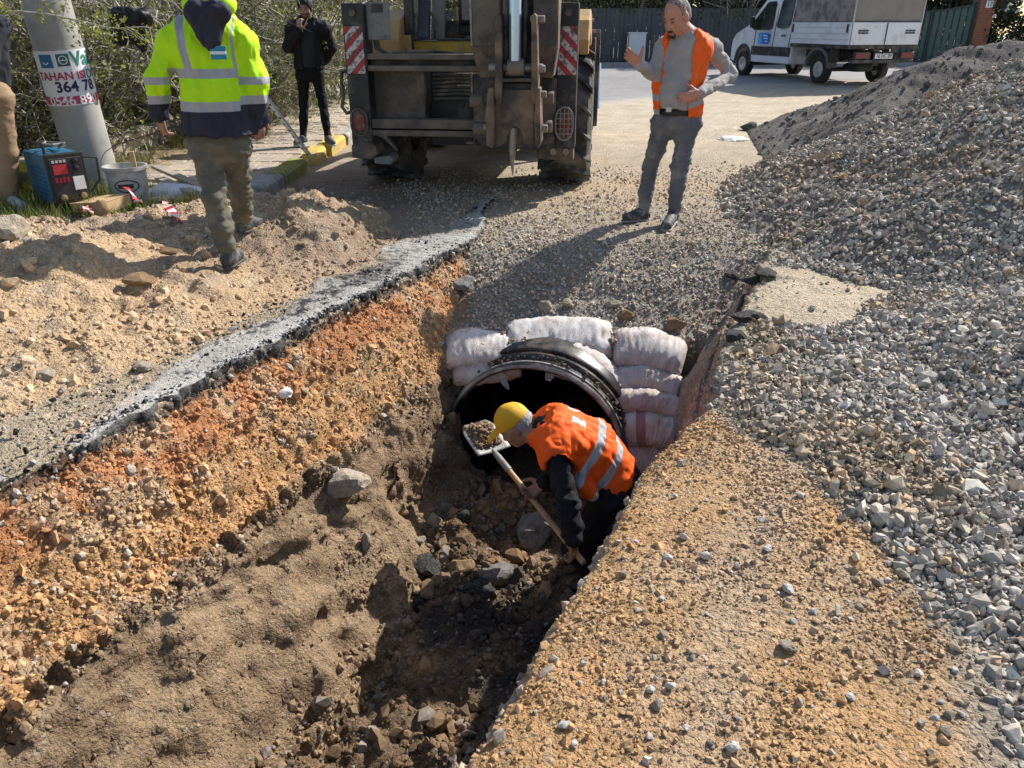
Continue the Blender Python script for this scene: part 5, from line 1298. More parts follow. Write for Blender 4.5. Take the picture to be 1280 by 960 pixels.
# ---------------------------------------------------------------- backhoe loader
def build_backhoe():
    yaw = R_(-6.5); ox, oy = -.50, 7.70
    root = empty('backhoe_loader', (ox, oy, 0), yaw, 'dusty yellow and black backhoe loader parked with its rear to the trench', 'backhoe loader')
    cy, sy = math.cos(yaw), math.sin(yaw)
    def L(px, py, Y):
        p = P(px, py, Y) - V3(ox, oy, 0); return V3(cy * p[0] + sy * p[1], -sy * p[0] + cy * p[1], p[2])
    DUST = (.20, .155, .115)
    mb = mat('machine_black', (.024, .024, .026), .55, var=.4, vscale=5, dirt=(DUST, .42, 3.2), bump=.1, bscale=40)
    md = mat('machine_dusty', (.085, .072, .060), .8, var=.4, vscale=5, dirt=(DUST, .55, 3), bump=.2, bscale=40)
    mr = mat('boom_brown', (.21, .135, .085), .75, var=.35, vscale=6, dirt=((.04, .035, .03), .5, 4), bump=.2, bscale=50)
    my = mat('machine_yellow', (.60, .345, .03), .5, var=.12, vscale=4, dirt=((.22, .15, .08), .4, 4))
    mo = mat('machine_ochre', (.50, .30, .10), .6, var=.15, vscale=4, dirt=((.22, .15, .08), .35, 4))
    mc = mat('chrome_rod', (.50, .62, .80), .25, .85, var=.05)
    mg = mat('machine_grey', (.22, .215, .195), .7, var=.2, vscale=5, dirt=((.10, .085, .07), .4, 5))
    mt = mat('tyre_rubber', (.040, .039, .037), .85, var=.3, vscale=8, dirt=((.20, .185, .16), .36, 4), bump=.3, bscale=60)
    ms = mat('bare_steel', (.34, .31, .27), .5, .5, var=.3, vscale=9, dirt=((.12, .08, .05), .4, 9))
    red = mat('red_lens', (.20, .025, .022), .35, var=.2, dirt=(DUST, .35, 12))
    hz = bpy.data.materials.new('hazard_print'); hz.use_nodes = True; nt = hz.node_tree; b = nt.nodes['Principled BSDF']
    co = _n(nt, 'ShaderNodeTexCoord').outputs['Object']; sx = _n(nt, 'ShaderNodeSeparateXYZ'); nt.links.new(co, sx.inputs[0])
    def hazard(nm, sign):
        m = hz.copy(); m.name = nm; nt = m.node_tree; b = nt.nodes['Principled BSDF']; sx = [n for n in nt.nodes if n.type == 'SEPXYZ'][0]; co = [n for n in nt.nodes if n.type == 'TEX_COORD'][0].outputs['Object']
        d = _math(nt, 'ADD', _math(nt, 'MULTIPLY', sx.outputs[0], sign), sx.outputs[2])
        fr = _math(nt, 'FRACT', _math(nt, 'MULTIPLY', d, 7.2), 0)
        c = _mix(nt, _math(nt, 'GREATER_THAN', fr, .5), (.55, .54, .50), (.42, .035, .045))
        f = _ramp(nt, _noise(nt, co, 16, 6, .75), .50, .56); c = _mix(nt, _math(nt, 'MULTIPLY', f, .9), c, (.05, .045, .04))
        nt.links.new(c, b.inputs['Base Color']); b.inputs['Roughness'].default_value = .6; return m
    mat('post_black', (.016, .016, .018), .5, var=.3, vscale=5, dirt=((.16, .14, .12), .22, 4))
    B = lambda: MB()
    # --- rear frame
    ty = .05
    for nm, x0, x1, z0, z1 in (('top_rail', -.86, .98, 1.265, 1.315), ('top_rail', -.86, .98, 1.165, 1.215), ('bottom_rail', -.92, .98, .655, .74), ('bottom_rail', -.86, .98, .585, .64)):
        B().box((x0, -.02, z0), (x1, .14, z1)).build(nm, md, root, .008)
    B().box((-.86, .10, 1.213), (.98, .13, 1.267)).build('rail_web', mb, root)
    B().box((-.86, .16, .60), (-.36, .20, 1.20)).build('back_plate', md, root, .004)
    B().box((-.36, .42, .45), (.98, .46, 1.25)).build('recess_plate', mat('post_black'), root, .004)
    B().box((-.38, .17, .60), (-.35, .44, 1.2)).build('recess_side', mb, root, .004)
    for k in range(7):
        z = 1.13 - k * .036; B().tube([(-.30, .30, z - .012), (-.05, .22, z + .004 * (k % 3)), (.16, .22, z), (.50, .25, z - .006 * k)], .0135, 8).build('hydraulic_hose', mat('hose_grey', (.07, .068, .063), .75, var=.3, dirt=(DUST, .4, 8)), root, smooth=True)
    B().box((.085, .19, .885), (.105, .205, 1.165)).build('hose_clamp', ms, root, .003)
    for k in range(4): B().box((-.80, .152, .70 + .11 * k), (-.775, .161, .73 + .11 * k)).build('bolt', md, root)
    # --- stabiliser posts with hazard panels
    for s, x0, x1 in ((-1, -1.05, -.845), (1, .915, 1.10)):
        B().box((x0, -.04, .50), (x1, .20, 1.735)).build('stabiliser_post', mat('post_black', (.016, .016, .018), .5, var=.3, vscale=5, dirt=((.16, .14, .12), .22, 4)), root, .012)
        B().box((x0 + .02, .0, .40), (x1 - .02, .16, .56)).build('stabiliser_leg', md, root, .01)
        xc = (x0 + x1) / 2
        hp = B().box((-.085, -.006, -.20), (.085, .004, .20)).build('hazard_panel', hazard('hazard_%d' % s, 1 if s > 0 else -1), root, .002, loc=(xc + .0, -.047, 1.345))
        c = B().lathe([(.035, -.012), (.035, .0), (.028, .012)], axis='y', seg=16).build('reflector', mb, root, .003, loc=(xc, -.05, 1.66))
    # stabiliser foot blocks
    B().prism([(-1.06, .38), (-1.06, .50), (-.94, .54), (-.82, .50), (-.80, .42), (-.88, .37)], 'y', -.05, .22).build('stabiliser_foot', md, root, .012)
    B().prism([(-.86, .32), (-.86, .38), (-.70, .40), (-.66, .36), (-.70, .31)], 'y', .0, .24).build('stabiliser_pad', mg, root, .012)
    B().prism([(.74, .40), (.78, .58), (1.09, .58), (1.09, .38)], 'y', -.02, .2).build('stabiliser_foot', mr, root, .012)
    for dx in (.90, 1.02): B().lathe([(.030, -.02), (.030, 0), (.015, .0)], axis='y', seg=12).build('bolt', ms, root, loc=(dx, -.03, .47))
    # --- lamps
    def lamp(x, z, w, h, cage):
        o = B().prism([(x + w * math.cos(a) * (1 if abs(math.cos(a)) < .8 else .95), z + h * math.copysign(abs(math.sin(a)) ** .7, math.sin(a))) for a in np.linspace(0, 2 * math.pi, 20, endpoint=False)], 'y', -.075, -.035).build('tail_lamp', mb, root, .006)
        B().prism([(x + w * .7 * math.cos(a), z + h * .72 * math.copysign(abs(math.sin(a)) ** .7, math.sin(a))) for a in np.linspace(0, 2 * math.pi, 18, endpoint=False)], 'y', -.088, -.07).build('lens', red, o, .004)
        ring = [(x + w * 1.08 * math.cos(a), -.105, z + h * 1.08 * math.copysign(abs(math.sin(a)) ** .7, math.sin(a))) for a in np.linspace(0, 2 * math.pi, 22)]
        g = B().tube(ring, .009, 6)
        if cage:
            for t in (-.5, 0, .5): g.tube([(x + w * t, -.11, z - h * .95), (x + w * t, -.12, z), (x + w * t, -.11, z + h * .95)], .005, 6)
            for t in (-.66, -.33, 0, .33, .66): g.tube([(x - w, -.11, z + h * t), (x, -.12, z + h * t), (x + w, -.11, z + h * t)], .005, 6)
        g.build('lamp_guard', ms if cage else mb, o, smooth=True)
    lamp(-.945, .715, .075, .115, False); lamp(1.0, .73, .075, .135, True)
    B().prism([(-.80, .62), (-.72, .60), (-.62, .46), (-.62, .44), (-.74, .56), (-.80, .585)], 'y', -.02, .05).build('lamp_bracket', md, root, .006)
    # --- grey plate and hoses on the left post
    B().box((-.835, .02, 1.43), (-.62, .035, 1.745)).build('grey_plate', mg, root, .004)
    B().box((-.78, .012, 1.66), (-.68, .019, 1.73)).build('plate_label', mb, root, .002)
    for k in range(3): B().tube([(-.80 + .02 * k, .08, 1.44), (-.79 + .02 * k, .10, 1.36), (-.72 + .02 * k, .12, 1.315), (-.6, .14, 1.305)], .012, 8).build('hydraulic_hose', MATS['hose_grey'], root, smooth=True)
    B().tube([(-1.055, .08, 1.16), (-1.13, .08, 1.15), (-1.145, .08, 1.05), (-1.14, .08, .92), (-1.16, .08, .84), (-1.12, .08, .78), (-1.05, .08, .80)], .018, 8).build('hose_loop', mb, root, smooth=True)
    # --- crumpled strip lying on the rail
    B().tube([(-.62, .03, 1.325), (-.4, .05, 1.335), (-.2, .04, 1.33), (.05, .06, 1.318)], [.012, .018, .016, .006], 6).build('rag_strip', mb, root, smooth=True)
    # --- cab
    cabx, cab0, cab1 = .68, 1.02, 2.55
    B().box((-cabx, cab0, 1.29), (cabx, cab0 + .06, 1.405)).build('cab_sill', my, root, .008)
    B().box((-cabx, cab0 - .02, 1.408), (cabx, cab0 + .08, 1.425)).build('window_seal', mb, root)
    B().box((-cabx, cab0 + .065, 1.10), (cabx, cab1, 1.22)).build('cab_floor', mb, root)
    for x in (-cabx, cabx):
        for y in (cab0, cab1): B().box((x - .045, y - .02, 1.25), (x + .045, y + .07, 2.75)).build('cab_pillar', mb, root, .012)
        B().box((x - .02, cab0 + .07, 1.25), (x + .02, cab1, 1.5)).build('cab_door_panel', mb, root, .004)
        B().box((x - .004, cab0 + .07, 1.5), (x + .004, cab1, 2.7)).build('cab_glass', GLASS, root)
    B().box((-cabx - .08, cab0 - .12, 2.75), (cabx + .08, cab1 + .1, 2.88)).build('cab_roof', my, root, .03)
    B().box((-cabx, cab1, 1.2), (cabx, cab1 + .05, 1.6)).build('front_bulkhead', mb, root)
    st = B().box((-.27, 1.55, 1.45), (.27, 2.05, 1.58)).build('seat', mb, root, .03)
    B().box((-.25, 1.48, 1.56), (.25, 1.58, 2.2)).build('seat_back', mb, st, .03)
    B().box((-.16, 1.4, 1.22), (.16, 1.9, 1.45)).build('seat_base', mb, st, .01)
    B().prism([(-.50, 1.41), (-.36, 1.41), (-.30, 2.1), (-.44, 2.1)], 'y', 1.20, 1.28).build('control_column', mg, root, .01)
    B().box((-.16, 1.2, 1.60), (-.02, 1.26, 2.2)).build('arm_rest', mg, root, .01)
    B().prism([(1.1, 1.42), (1.1, 1.45), (1.35, 2.2), (1.42, 2.2), (1.2, 1.42)], 'x', -.62, -.50).build('inner_panel', mat('slate_panel', (.06, .07, .085), .5, var=.3), root, .01)
    for x in (.10, .22, .34): B().tube([(x, 1.25, 1.41), (x, 1.22, 1.62), (x + .03, 1.18, 1.70)], .012, 8).build('lever', mb, root, smooth=True)
    B().tube([(-.45, 1.18, 1.42), (-.42, 1.1, 1.6), (-.55, 1.05, 1.8)], .012, 8).build('hydraulic_hose', MATS['hose_grey'], root, smooth=True)
    # --- fenders
    for s in (-1, 1):
        pr = [(.70, 1.29), (.70, 1.42), (.86, 1.60), (1.2, 1.70), (1.7, 1.66), (2.0, 1.45), (2.05, 1.36), (1.9, 1.34), (1.6, 1.45), (1.2, 1.48), (.95, 1.40), (.82, 1.29)]
        a, b_ = (-1.18, -.73) if s < 0 else (.73, 1.18)
        B().prism(pr, 'x', a, b_).build('rear_fender', mo, root, .01)
    B().prism([(-.86, 1.30), (-.64, 1.30), (-.64, 1.46), (-.80, 1.46), (-.86, 1.52)], 'y', .86, .92).build('fender_face', mo, root, .006)
    B().box((-.62, .5, .50), (.62, 4.2, .95)).build('chassis', mb, root, .03)
    B().prism([(2.62, .95), (2.62, 1.75), (3.6, 1.62), (4.35, 1.5), (4.42, .95)], 'x', -.48, .48).build('engine_hood', my, root, .03)
    # --- wheels
    def wheel(x, y, R, w, lug_n, flip):
        o = empty('wheel', (x, y, R), 0); o.parent = root
        pf = [(R * .56, -w * .40), (R * .62, -w * .47), (R * .82, -w * .50), (R * .93, -w * .44), (R * .945, -w * .2), (R * .95, 0), (R * .945, w * .2), (R * .93, w * .44), (R * .82, w * .50), (R * .62, w * .47), (R * .56, w * .40)]
        B().lathe(pf, axis='x', seg=40, closed=True).build('tyre', mt, o, smooth=True)
        lg = B()
        for k in range(lug_n * 2):
            s = 1 if k % 2 else -1; a0 = 2 * math.pi * k / (lug_n * 2); n = 5; q = []
            for i in range(n):
                t = i / (n - 1); xx = s * w * (.02 + .49 * t); a = a0 + flip * .26 * (t ** 1.4); rr = R * (1.0 if t < .85 else .97); rb = R * .925 if t < .85 else R * .86
                for (ra, da) in ((rb, -.036), (rr, -.022), (rr, .022), (rb, .036)):
                    q.append((xx, ra * math.cos(a + da), ra * math.sin(a + da)))
            fs = [(i * 4 + j, i * 4 + (j + 1) % 4, i * 4 + 4 + (j + 1) % 4, i * 4 + 4 + j) for i in range(n - 1) for j in range(4)] + [(0, 1, 2, 3), tuple(range((n - 1) * 4 + 3, (n - 1) * 4 - 1, -1))]
            lg._add(q, fs)
        lg.build('tread', mt, o)
        B().lathe([(R * .56, -w * .40), (R * .54, -w * .1), (R * .25, w * .05), (R * .12, w * .12), (R * .12, -.1)], axis='x', seg=24).build('rim', my, o, smooth=True)
    wheel(-.90, 1.05, .68, .53, 17, 1); wheel(.97, 1.05, .68, .53, 17, 1); wheel(-.98, 3.42, .50, .36, 10, 1); wheel(1.0, 3.42, .50, .36, 10, 1)
    B().box((-.7, 1.17, .57), (.7, 1.33, .75)).build('rear_axle', mb, root, .02); B().box((-.85, 3.36, .43), (.85, 3.48, .57)).build('front_axle', mb, root, .02)
    # --- loader arms and bucket
    for x in (-1.02, 1.16):
        B().prism([(2.3, 1.25), (2.2, 1.42), (3.4, 1.40), (5.0, .72), (5.2, .45), (4.95, .42), (3.3, 1.2)], 'x', x - .06, x + .06).build('loader_arm', mb if x > 0 else my, root, .01)
        B().tube([(x + .10, 3.25, .55), (x + .10, 3.35, 1.1)], .032, 10).build('cylinder_rod', mc, root, smooth=True)
    B().box((1.22, 3.05, .35), (1.27, 3.15, 1.50)).build('side_guard', mb, root, .006); B().box((1.02, 3.04, 1.46), (1.27, 3.16, 1.50)).build('side_guard', ms, root, .006)
    B().tube([(1.10, 2.9, 1.45), (1.12, 2.9, 1.62)], .014, 8).tube([(1.06, 2.9, 1.62), (1.18, 2.9, 1.60)], .02, 8).build('marker_lamp', ms, root, smooth=True)
    B().prism([(5.0, .12), (5.05, .85), (5.2, .98), (5.3, .95), (5.18, .3), (5.95, .14), (5.95, .09)], 'x', -1.22, 1.22).build('loader_bucket', my, root, .01)
    # --- kingpost, boom and dipper (folded, side-shifted to the right)
    Yb = 7.22
    def plate(nm, pts, Ya, th, m, bev=.008):
        q = [L(px, py, Ya) for px, py in pts]; y0 = q[0][1]
        return B().prism([(p[0], p[2]) for p in q], 'y', y0, y0 + th).build(nm, m, root, bev)
    plate('kingpost', [(592, 96), (592, 172), (606, 186), (680, 186), (694, 172), (697, 96)], 7.62, .18, mb)
    plate('boom_side', [(575, -260), (590, 60), (600, 96), (626, 96), (624, -260)], Yb, .42, md, .012)
    plate('boom_side', [(668, -260), (666, 96), (692, 96), (698, 60), (703, -260)], Yb, .42, md, .012)
    plate('boom_back', [(620, -255), (622, 80), (670, 80), (672, -255)], Yb + .25, .15, mb)
    plate('boom_painted_lit_edge', [(583.5, -60), (588.5, 57), (591, 58), (587.5, -60)], Yb - .012, .012, ms, .002)  # paler strip paints the lit edge of the boom plate
    plate('boom_end', [(588, 58), (600, 97), (625, 97), (625, 58)], Yb - .022, .02, mr, .004)
    plate('boom_end', [(667, 58), (667, 97), (691, 97), (696, 58)], Yb - .022, .02, mr, .004)
    plate('end_slot', [(610, 78), (610, 87), (615, 87), (615, 78)], Yb - .03, .007, mb, .0)
    Yl = 6.95
    def cyl(nm, px, py, Y, r, ln, m, seg=16, par=root):
        c = L(px, py, Y); return B().lathe([(r * .9, -ln / 2), (r, -ln / 2 + .01), (r, ln / 2 - .01), (r * .9, ln / 2)], axis='x', seg=seg).build(nm, m, par, loc=tuple(c), smooth=True)
    # tipping links
    for x0, x1 in ((618, 627), (664, 672)):
        plate('tipping_link', [(x0, 20), (x0 + (1 if x0 < 640 else 0), 100), (x0 - 1, 118), (x0 + 3, 130), (x1, 130), (x1 + 1, 100), (x1 - 1, 20), ((x0 + x1) / 2, 16)], Yl, .22, mr, .008)
    for px, py, ln in ((645, 85, .46), (645, 116, .40), (672, 24, .12), (674, 86, .10), (673, 118, .14), (673, 160, .16), (616, 160, .16)):
        cyl('pin', px, py, Yl + .1, .030 if ln < .3 else .036, ln, ms)
    for py in (24, 86, 117, 158): cyl('pin_nut', 677, py, Yl + .1, .022, .05, ms, 6)
    # cylinder with bright rod
    t, bt = L(644, -70, Yl + .06), L(644, 76, Yl + .06); B().tube([t, bt], .053, 20).build('cylinder_rod', mc, root, smooth=True)
    t2 = L(633, -60, Yl + .14); b2 = L(633, 78, Yl + .14); B().tube([t2, b2], .03, 10).build('hydraulic_hose', mb, root, smooth=True)
    t2 = L(656, -60, Yl + .14); b2 = L(656, 78, Yl + .14); B().tube([t2, b2], .022, 10).build('hydraulic_hose', mb, root, smooth=True)
    c = L(645, 84, Yl + .06); B().lathe([(.062, -.07), (.07, -.055), (.07, .055), (.062, .07)], axis='x', seg=20).build('rod_eye', md, root, loc=tuple(c), smooth=True)
    plate('link_bar', [(628, 98), (628, 102), (664, 102), (664, 98)], Yl + .02, .1, mr, .004)
    # bucket bracket with arch
    arch = [(648 + 11 * math.cos(a), 178 - 20 * math.sin(a)) for a in np.linspace(0, math.pi, 9)]
    plate('bucket_bracket', [(618, 112), (617, 180), (622, 184)] + [(x - 4, y) for x, y in arch[::-1]] + [(664, 184), (668, 178), (668, 112)], Yl + .06, .06, mr, .006)
    for a, b_ in ((606, 618), (667, 676)):
        plate('bracket_cheek', [(a + 4, 110), (a, 150), (a + 2, 182), (b_ - 3, 186), (b_, 178), (b_ - 1, 110)], Yl - .02, .26, mr, .008)
    plate('dipper_core', [(626, 104), (626, 150), (664, 150), (664, 104)], Yl + .16, .12, mb, .006)
    for px, py in ((596, 126), (600, 160), (684, 122), (682, 158)): cyl('pivot_boss', px, py, 7.35, .055, .12, md)
    q0, q1, q2 = L(641, 160, Yl + .1), L(640, 190, Yl + .08), L(641, 219, Yl + .1)
    B().tube([q0, q1, q2], [.040, .030, .006], 10).build('ripper_tooth', ms, root, smooth=True)
    q0 = L(593, 172, 7.5); q1 = L(593, 187, 7.5); B().tube([q0, q1], .008, 6).build('hanging_chain', mb, root)
    B().lathe([(.045, -.01), (.045, .01)], axis='z', seg=10).build('chain_plate', mb, root, loc=tuple(L(588, 178, 7.5)))
    return root
GLASS = bpy.data.materials.new('glass'); GLASS.use_nodes = True
_g = GLASS.node_tree; _gb = _g.nodes['Principled BSDF']; _gb.inputs['Base Color'].default_value = (.55, .62, .62, 1); _gb.inputs['Roughness'].default_value = .04
_gn = _noise(_g, _n(_g, 'ShaderNodeTexCoord').outputs['Object'], 3, 4); _g.links.new(_ramp(_g, _gn, .2, 1.6), _gb.inputs['Roughness']); _gb.inputs['Transmission Weight'].default_value = .9; _gb.inputs['IOR'].default_value = 1.1
build_backhoe()
# ---------------------------------------------------------------- far road, truck, fence, gate
def text_mesh(txt, size, extrude=.0015, align='CENTER', bold=0.0):
    cu = bpy.data.curves.new('txt', 'FONT'); cu.body = txt; cu.size = size; cu.extrude = extrude; cu.align_x = align; cu.align_y = 'CENTER'; cu.offset = bold; cu.resolution_u = 3
    o = bpy.data.objects.new('txt', cu); COL.objects.link(o); dg = bpy.context.evaluated_depsgraph_get(); me = bpy.data.meshes.new_from_object(o.evaluated_get(dg))
    bpy.data.objects.remove(o); return me
def far_road():
    poly = [(-30, 15.6), (-6, 15.6), (1.6, 16.3), (3.4, 18.3), (5.3, 20.8), (8.4, 22.6), (14, 23.4), (60, 25), (60, 31.2), (-30, 31.2)]
    pts = np.array(poly)
    xs = np.linspace(-30, 60, 181); rows = []
    lo = np.interp(xs, [p[0] for p in poly[:8]], [p[1] for p in poly[:8]]) + .25 * fbm2(xs, xs * 0, .8, 3, 801)
    v = []; n = 26
    for x, a in zip(xs, lo):
        y = np.linspace(a, 31.2, n); v.append(np.stack([np.full(n, x), y, base_z(np.full(n, x), y) + .012 - .05 * (np.arange(n) == 0)], 1))
    v = np.concatenate(v); c = C3((.27, .265, .26)) * (1 + .15 * fbm2(v[:, 0], v[:, 1], .6, 4, 802))[:, None]
    ed = np.tile(np.arange(n), len(xs)); c = lerp(c, C3((.48, .41, .31)), np.clip(1 - ed / 3.0, 0, 1))
    o = add('road', mesh_np('road', v, grid_faces(len(xs), n), True, None, c), soil_mat('far_asphalt', .15, 60, 9, .08)); tag(o, kind='structure')
    # verge kerb in front of the fence
    MB().box((-30, 31.2, -.1), (60, 31.4, .24)).build('kerb', mat('concrete_kerb', (.33, .31, .28), .9, var=.2, bump=.2), None, .02)['kind'] = 'structure'
far_road()

def build_truck():
    hd = R_(17.0); O = (9.51, 21.63); z0 = float(base_z(np.array([9.0]), np.array([23.5]))[0]) + .02
    root = empty('pickup_truck', (O[0], O[1], z0), hd, 'white dropside truck with taupe tarpaulin parked on the far road', 'truck')
    W = mat('truck_white', (.70, .73, .78), .32, var=.06, vscale=2, dirt=((.42, .40, .37), .22, 2.2), coat=.3); K = mat('truck_black', (.022, .023, .025), .6, var=.3, dirt=((.16, .14, .12), .35, 4))
    GLS = mat('dark_window', (.02, .026, .028), .06, var=.2, spec=.6); T = mat('taupe_tarpaulin', (.25, .225, .21), .8, var=.15, vscale=2.5, bump=.25, bscale=6, bdist=.03)
    T2 = mat('worn_printed_tarpaulin', (.27, .245, .235), .8, var=.15, vscale=2.5, dirt=((.10, .09, .085), .48, 3.2), bump=.25, bscale=6, bdist=.03); S = mat('wheel_silver', (.5, .51, .52), .35, .7, var=.15)
    Rb = mat('truck_tyre', (.03, .03, .031), .85, var=.3); RD = mat('truck_red_lens', (.22, .035, .035), .4)
    def tw(x, z): return x * (1 - .15 * np.clip((z - 1.25) / .95, 0, 1))
    prof = [(2.46, .42), (2.46, 2.05), (2.52, 2.20), (3.0, 2.27), (3.7, 2.26), (4.05, 2.18), (4.78, 1.42), (5.35, 1.20), (5.52, 1.02), (5.56, .75), (5.56, .45), (5.30, .40), (5.22, .62), (5.08, .78), (4.84, .84), (4.60, .78), (4.46, .62), (4.40, .42)]
    b = MB(); n = len(prof); xs = [-1.0, -.97, .97, 1.0]
    ring = []
    for x in (-1.0, 1.0): ring += [(tw(x, z), y, z) for y, z in prof]
    b._add(ring, [tuple(range(n - 1, -1, -1)), tuple(range(n, 2 * n))] + [(i, (i + 1) % n, n + (i + 1) % n, n + i) for i in range(n)])
    body_ = b.build('cab_body', W, root, .03)
    def sidepoly(nm, pts, m, off=.012, th=.01, both=True, par=root):
        for s in ((-1, 1) if both else (-1,)):
            q = MB(); o_ = [(s * (tw(1.0, z) + off), y, z) for y, z in pts]; i_ = [(s * (tw(1.0, z) + off - th - .01), y, z) for y, z in pts]; k = len(pts)
            q._add(o_ + i_, [tuple(range(k)), tuple(range(2 * k - 1, k - 1, -1))] + [(i, (i + 1) % k, k + (i + 1) % k, k + i) for i in range(k)]); q.build(nm, m, par)
    sidepoly('front_door_window', [(3.52, 1.36), (3.52, 1.98), (3.60, 2.06), (3.98, 2.04), (4.62, 1.40), (4.40, 1.30), (3.60, 1.30)], GLS)
    sidepoly('rear_door_window', [(2.70, 1.42), (2.70, 2.05), (2.76, 2.10), (3.24, 2.10), (3.30, 2.03), (3.30, 1.42), (3.24, 1.36), (2.90, 1.34)], GLS)
    sidepoly('window_pillar', [(4.02, 1.33), (4.02, 2.0), (4.06, 1.97), (4.06, 1.33)], K, .018)
    sidepoly('side_cladding', [(2.50, .62), (2.50, .86), (4.42, .86), (4.40, .62)], K, .016); sidepoly('sill', [(2.48, .44), (2.48, .60), (4.36, .60), (4.36, .44)], W, .01)
    for y in (2.62, 3.40, 4.32): sidepoly('door_gap', [(y, .62), (y, 1.9 if y < 4 else 1.36), (y + .014, 1.9 if y < 4 else 1.36), (y + .014, .62)], K, .004, .004)
    for y in (2.78, 3.52): sidepoly('door_handle', [(y, 1.14), (y, 1.18), (y + .18, 1.18), (y + .18, 1.14)], K, .03, .02)
    arch = [(4.84 + .46 * math.cos(a), .40 + .52 * math.sin(a)) for a in np.linspace(-.1, math.pi + .1, 14)]; arch += [(4.84 + .37 * math.cos(a), .38 + .42 * math.sin(a)) for a in np.linspace(math.pi + .1, -.1, 14)]
    sidepoly('wheel_arch', arch, K, .02)
    q = MB()._add([(-.80, 4.10, 2.14), (.80, 4.10, 2.14), (.92, 4.76, 1.47), (-.92, 4.76, 1.47)], [(0, 1, 2, 3)]).build('windscreen', GLS, root); q.location = (0, .012, .012); so = q.modifiers.new('t', 'SOLIDIFY'); so.thickness = .01
    MB().box((-.95, 5.50, .45), (.95, 5.62, .78)).build('front_bumper', K, root, .03)
    for x in (-.78, .78): MB().box((x - .16, 5.46, .86), (x + .16, 5.58, 1.08)).build('headlight', S, root, .03)
    for s in (-1, 1): m_ = MB().box((s * 1.02 - .03, 4.30, 1.36), (s * 1.20 + .03, 4.42, 1.66)).build('mirror', K, root, .03)
    st = MB().box((-1.03, 3.56, .93), (-1.018, 4.08, 1.22)).build('door_sticker', mat('sticker_blue', (.012, .20, .62), .4, var=.05), root)
    MB().box((-1.036, 3.88, .95), (-1.031, 4.05, 1.20)).build('sticker_emblem', mat('sticker_pale_blue', (.10, .42, .80), .4, var=.3, vscale=12), st)
    for zz, a, b_ in ((1.15, 3.60, 3.84), (1.08, 3.60, 3.80), (1.00, 3.60, 3.72)): MB().box((-1.036, a, zz - .012), (-1.031, b_, zz + .012)).build('sticker_line', mat('sticker_white', (.75, .8, .85), .4), st)
    # frame and bed
    for x in (-.42, .42): MB().box((x - .05, -.05, .62), (x + .05, 2.5, .80)).build('chassis_rail', K, root, .01)
    MB().box((-1.06, -.02, .88), (1.06, 2.44, .97)).build('bed_floor', K, root, .01)
    for s in (-1, 1):
        d = MB().box((s * 1.06 - .02, .0, .98), (s * 1.06 + .02, 2.44, 1.50)).build('side_board', W, root, .008)
        for zz in (1.10, 1.24, 1.38): MB().box((s * 1.085 - .008, .02, zz - .012), (s * 1.085 + .008, 2.42, zz + .012)).build('board_rib', mat('truck_rib', (.55, .57, .60), .5), d, .004)
        for y in (.10, 2.36): MB().box((s * 1.09 - .015, y - .03, 1.26), (s * 1.09 + .015, y + .03, 1.46)).build('latch', K, d, .005)
    tg = MB().box((-1.04, -.045, .98), (1.04, -.005, 1.50)).build('tailgate', W, root, .008)
    for xc in (-.72, .72):
        for k in range(3):
            for j in range(2): MB().box((xc - .15 + .105 * k, -.055, 1.235 + .055 * j), (xc - .06 + .105 * k, -.04, 1.275 + .055 * j)).build('vent_slot', K, tg)
    MB().box((-.03, -.06, 1.0), (-.02, -.046, 1.48)).build('gate_joint', K, tg)
    MB().tube([(-.02, -.07, 1.52), (-.03, -.08, 1.2), (-.06, -.1, .75)], .006, 6).build('tie_rope', K, tg)
    # tarpaulin: side sheets, rear sheet, roof, separated by a bow
    for s in (-1, 1): MB().box((s * 1.03 - .012, .04, 1.495), (s * 1.03 + .012, 2.42, 3.0)).build('tarpaulin_side', T2, root, .004)
    MB().box((-1.02, -.012, 1.495), (1.02, .012, 3.0)).build('tarpaulin_rear', T, root, .004); MB().box((-1.04, -.01, 3.002), (1.04, 2.44, 3.03)).build('tarpaulin_roof', T, root, .01); MB().box((-1.02, 2.42, 1.0), (1.02, 2.44, 3.0)).build('tarpaulin_front', T, root)
    for x in (-1.045, 1.045): MB().box((x - .02, -.03, 1.5), (x + .02, .0, 3.0)).build('corner_strip', mat('pale_strip', (.42, .41, .40), .7), root, .004)
    MB().tube([(-1.0, -.03, 1.53), (-.5, -.035, 1.515), (-.05, -.04, 1.53), (.5, -.035, 1.515), (1.0, -.03, 1.53)], .010, 6).build('tarpaulin_rope', K, root)
    # rear underside: bumper bar, lamps, plate, mudguards, spare
    MB().box((-.95, -.10, .55), (.95, -.02, .63)).build('rear_bar', K, root, .01); MB().box((-.30, -.085, .64), (.30, -.06, .80)).build('plate_holder', K, root)
    pl = MB().box((-.27, -.10, .655), (.27, -.09, .775)).build('number_plate', mat('plate_white', (.72, .72, .70), .4), root, .003)
    me = text_mesh('16 HC 09', .12, .002); ob = add('plate_text', me, mat('plate_black', (.02, .02, .02), .5), pl); ob.location = (0, -.104, .715); ob.rotation_euler = (math.pi / 2, 0, 0)
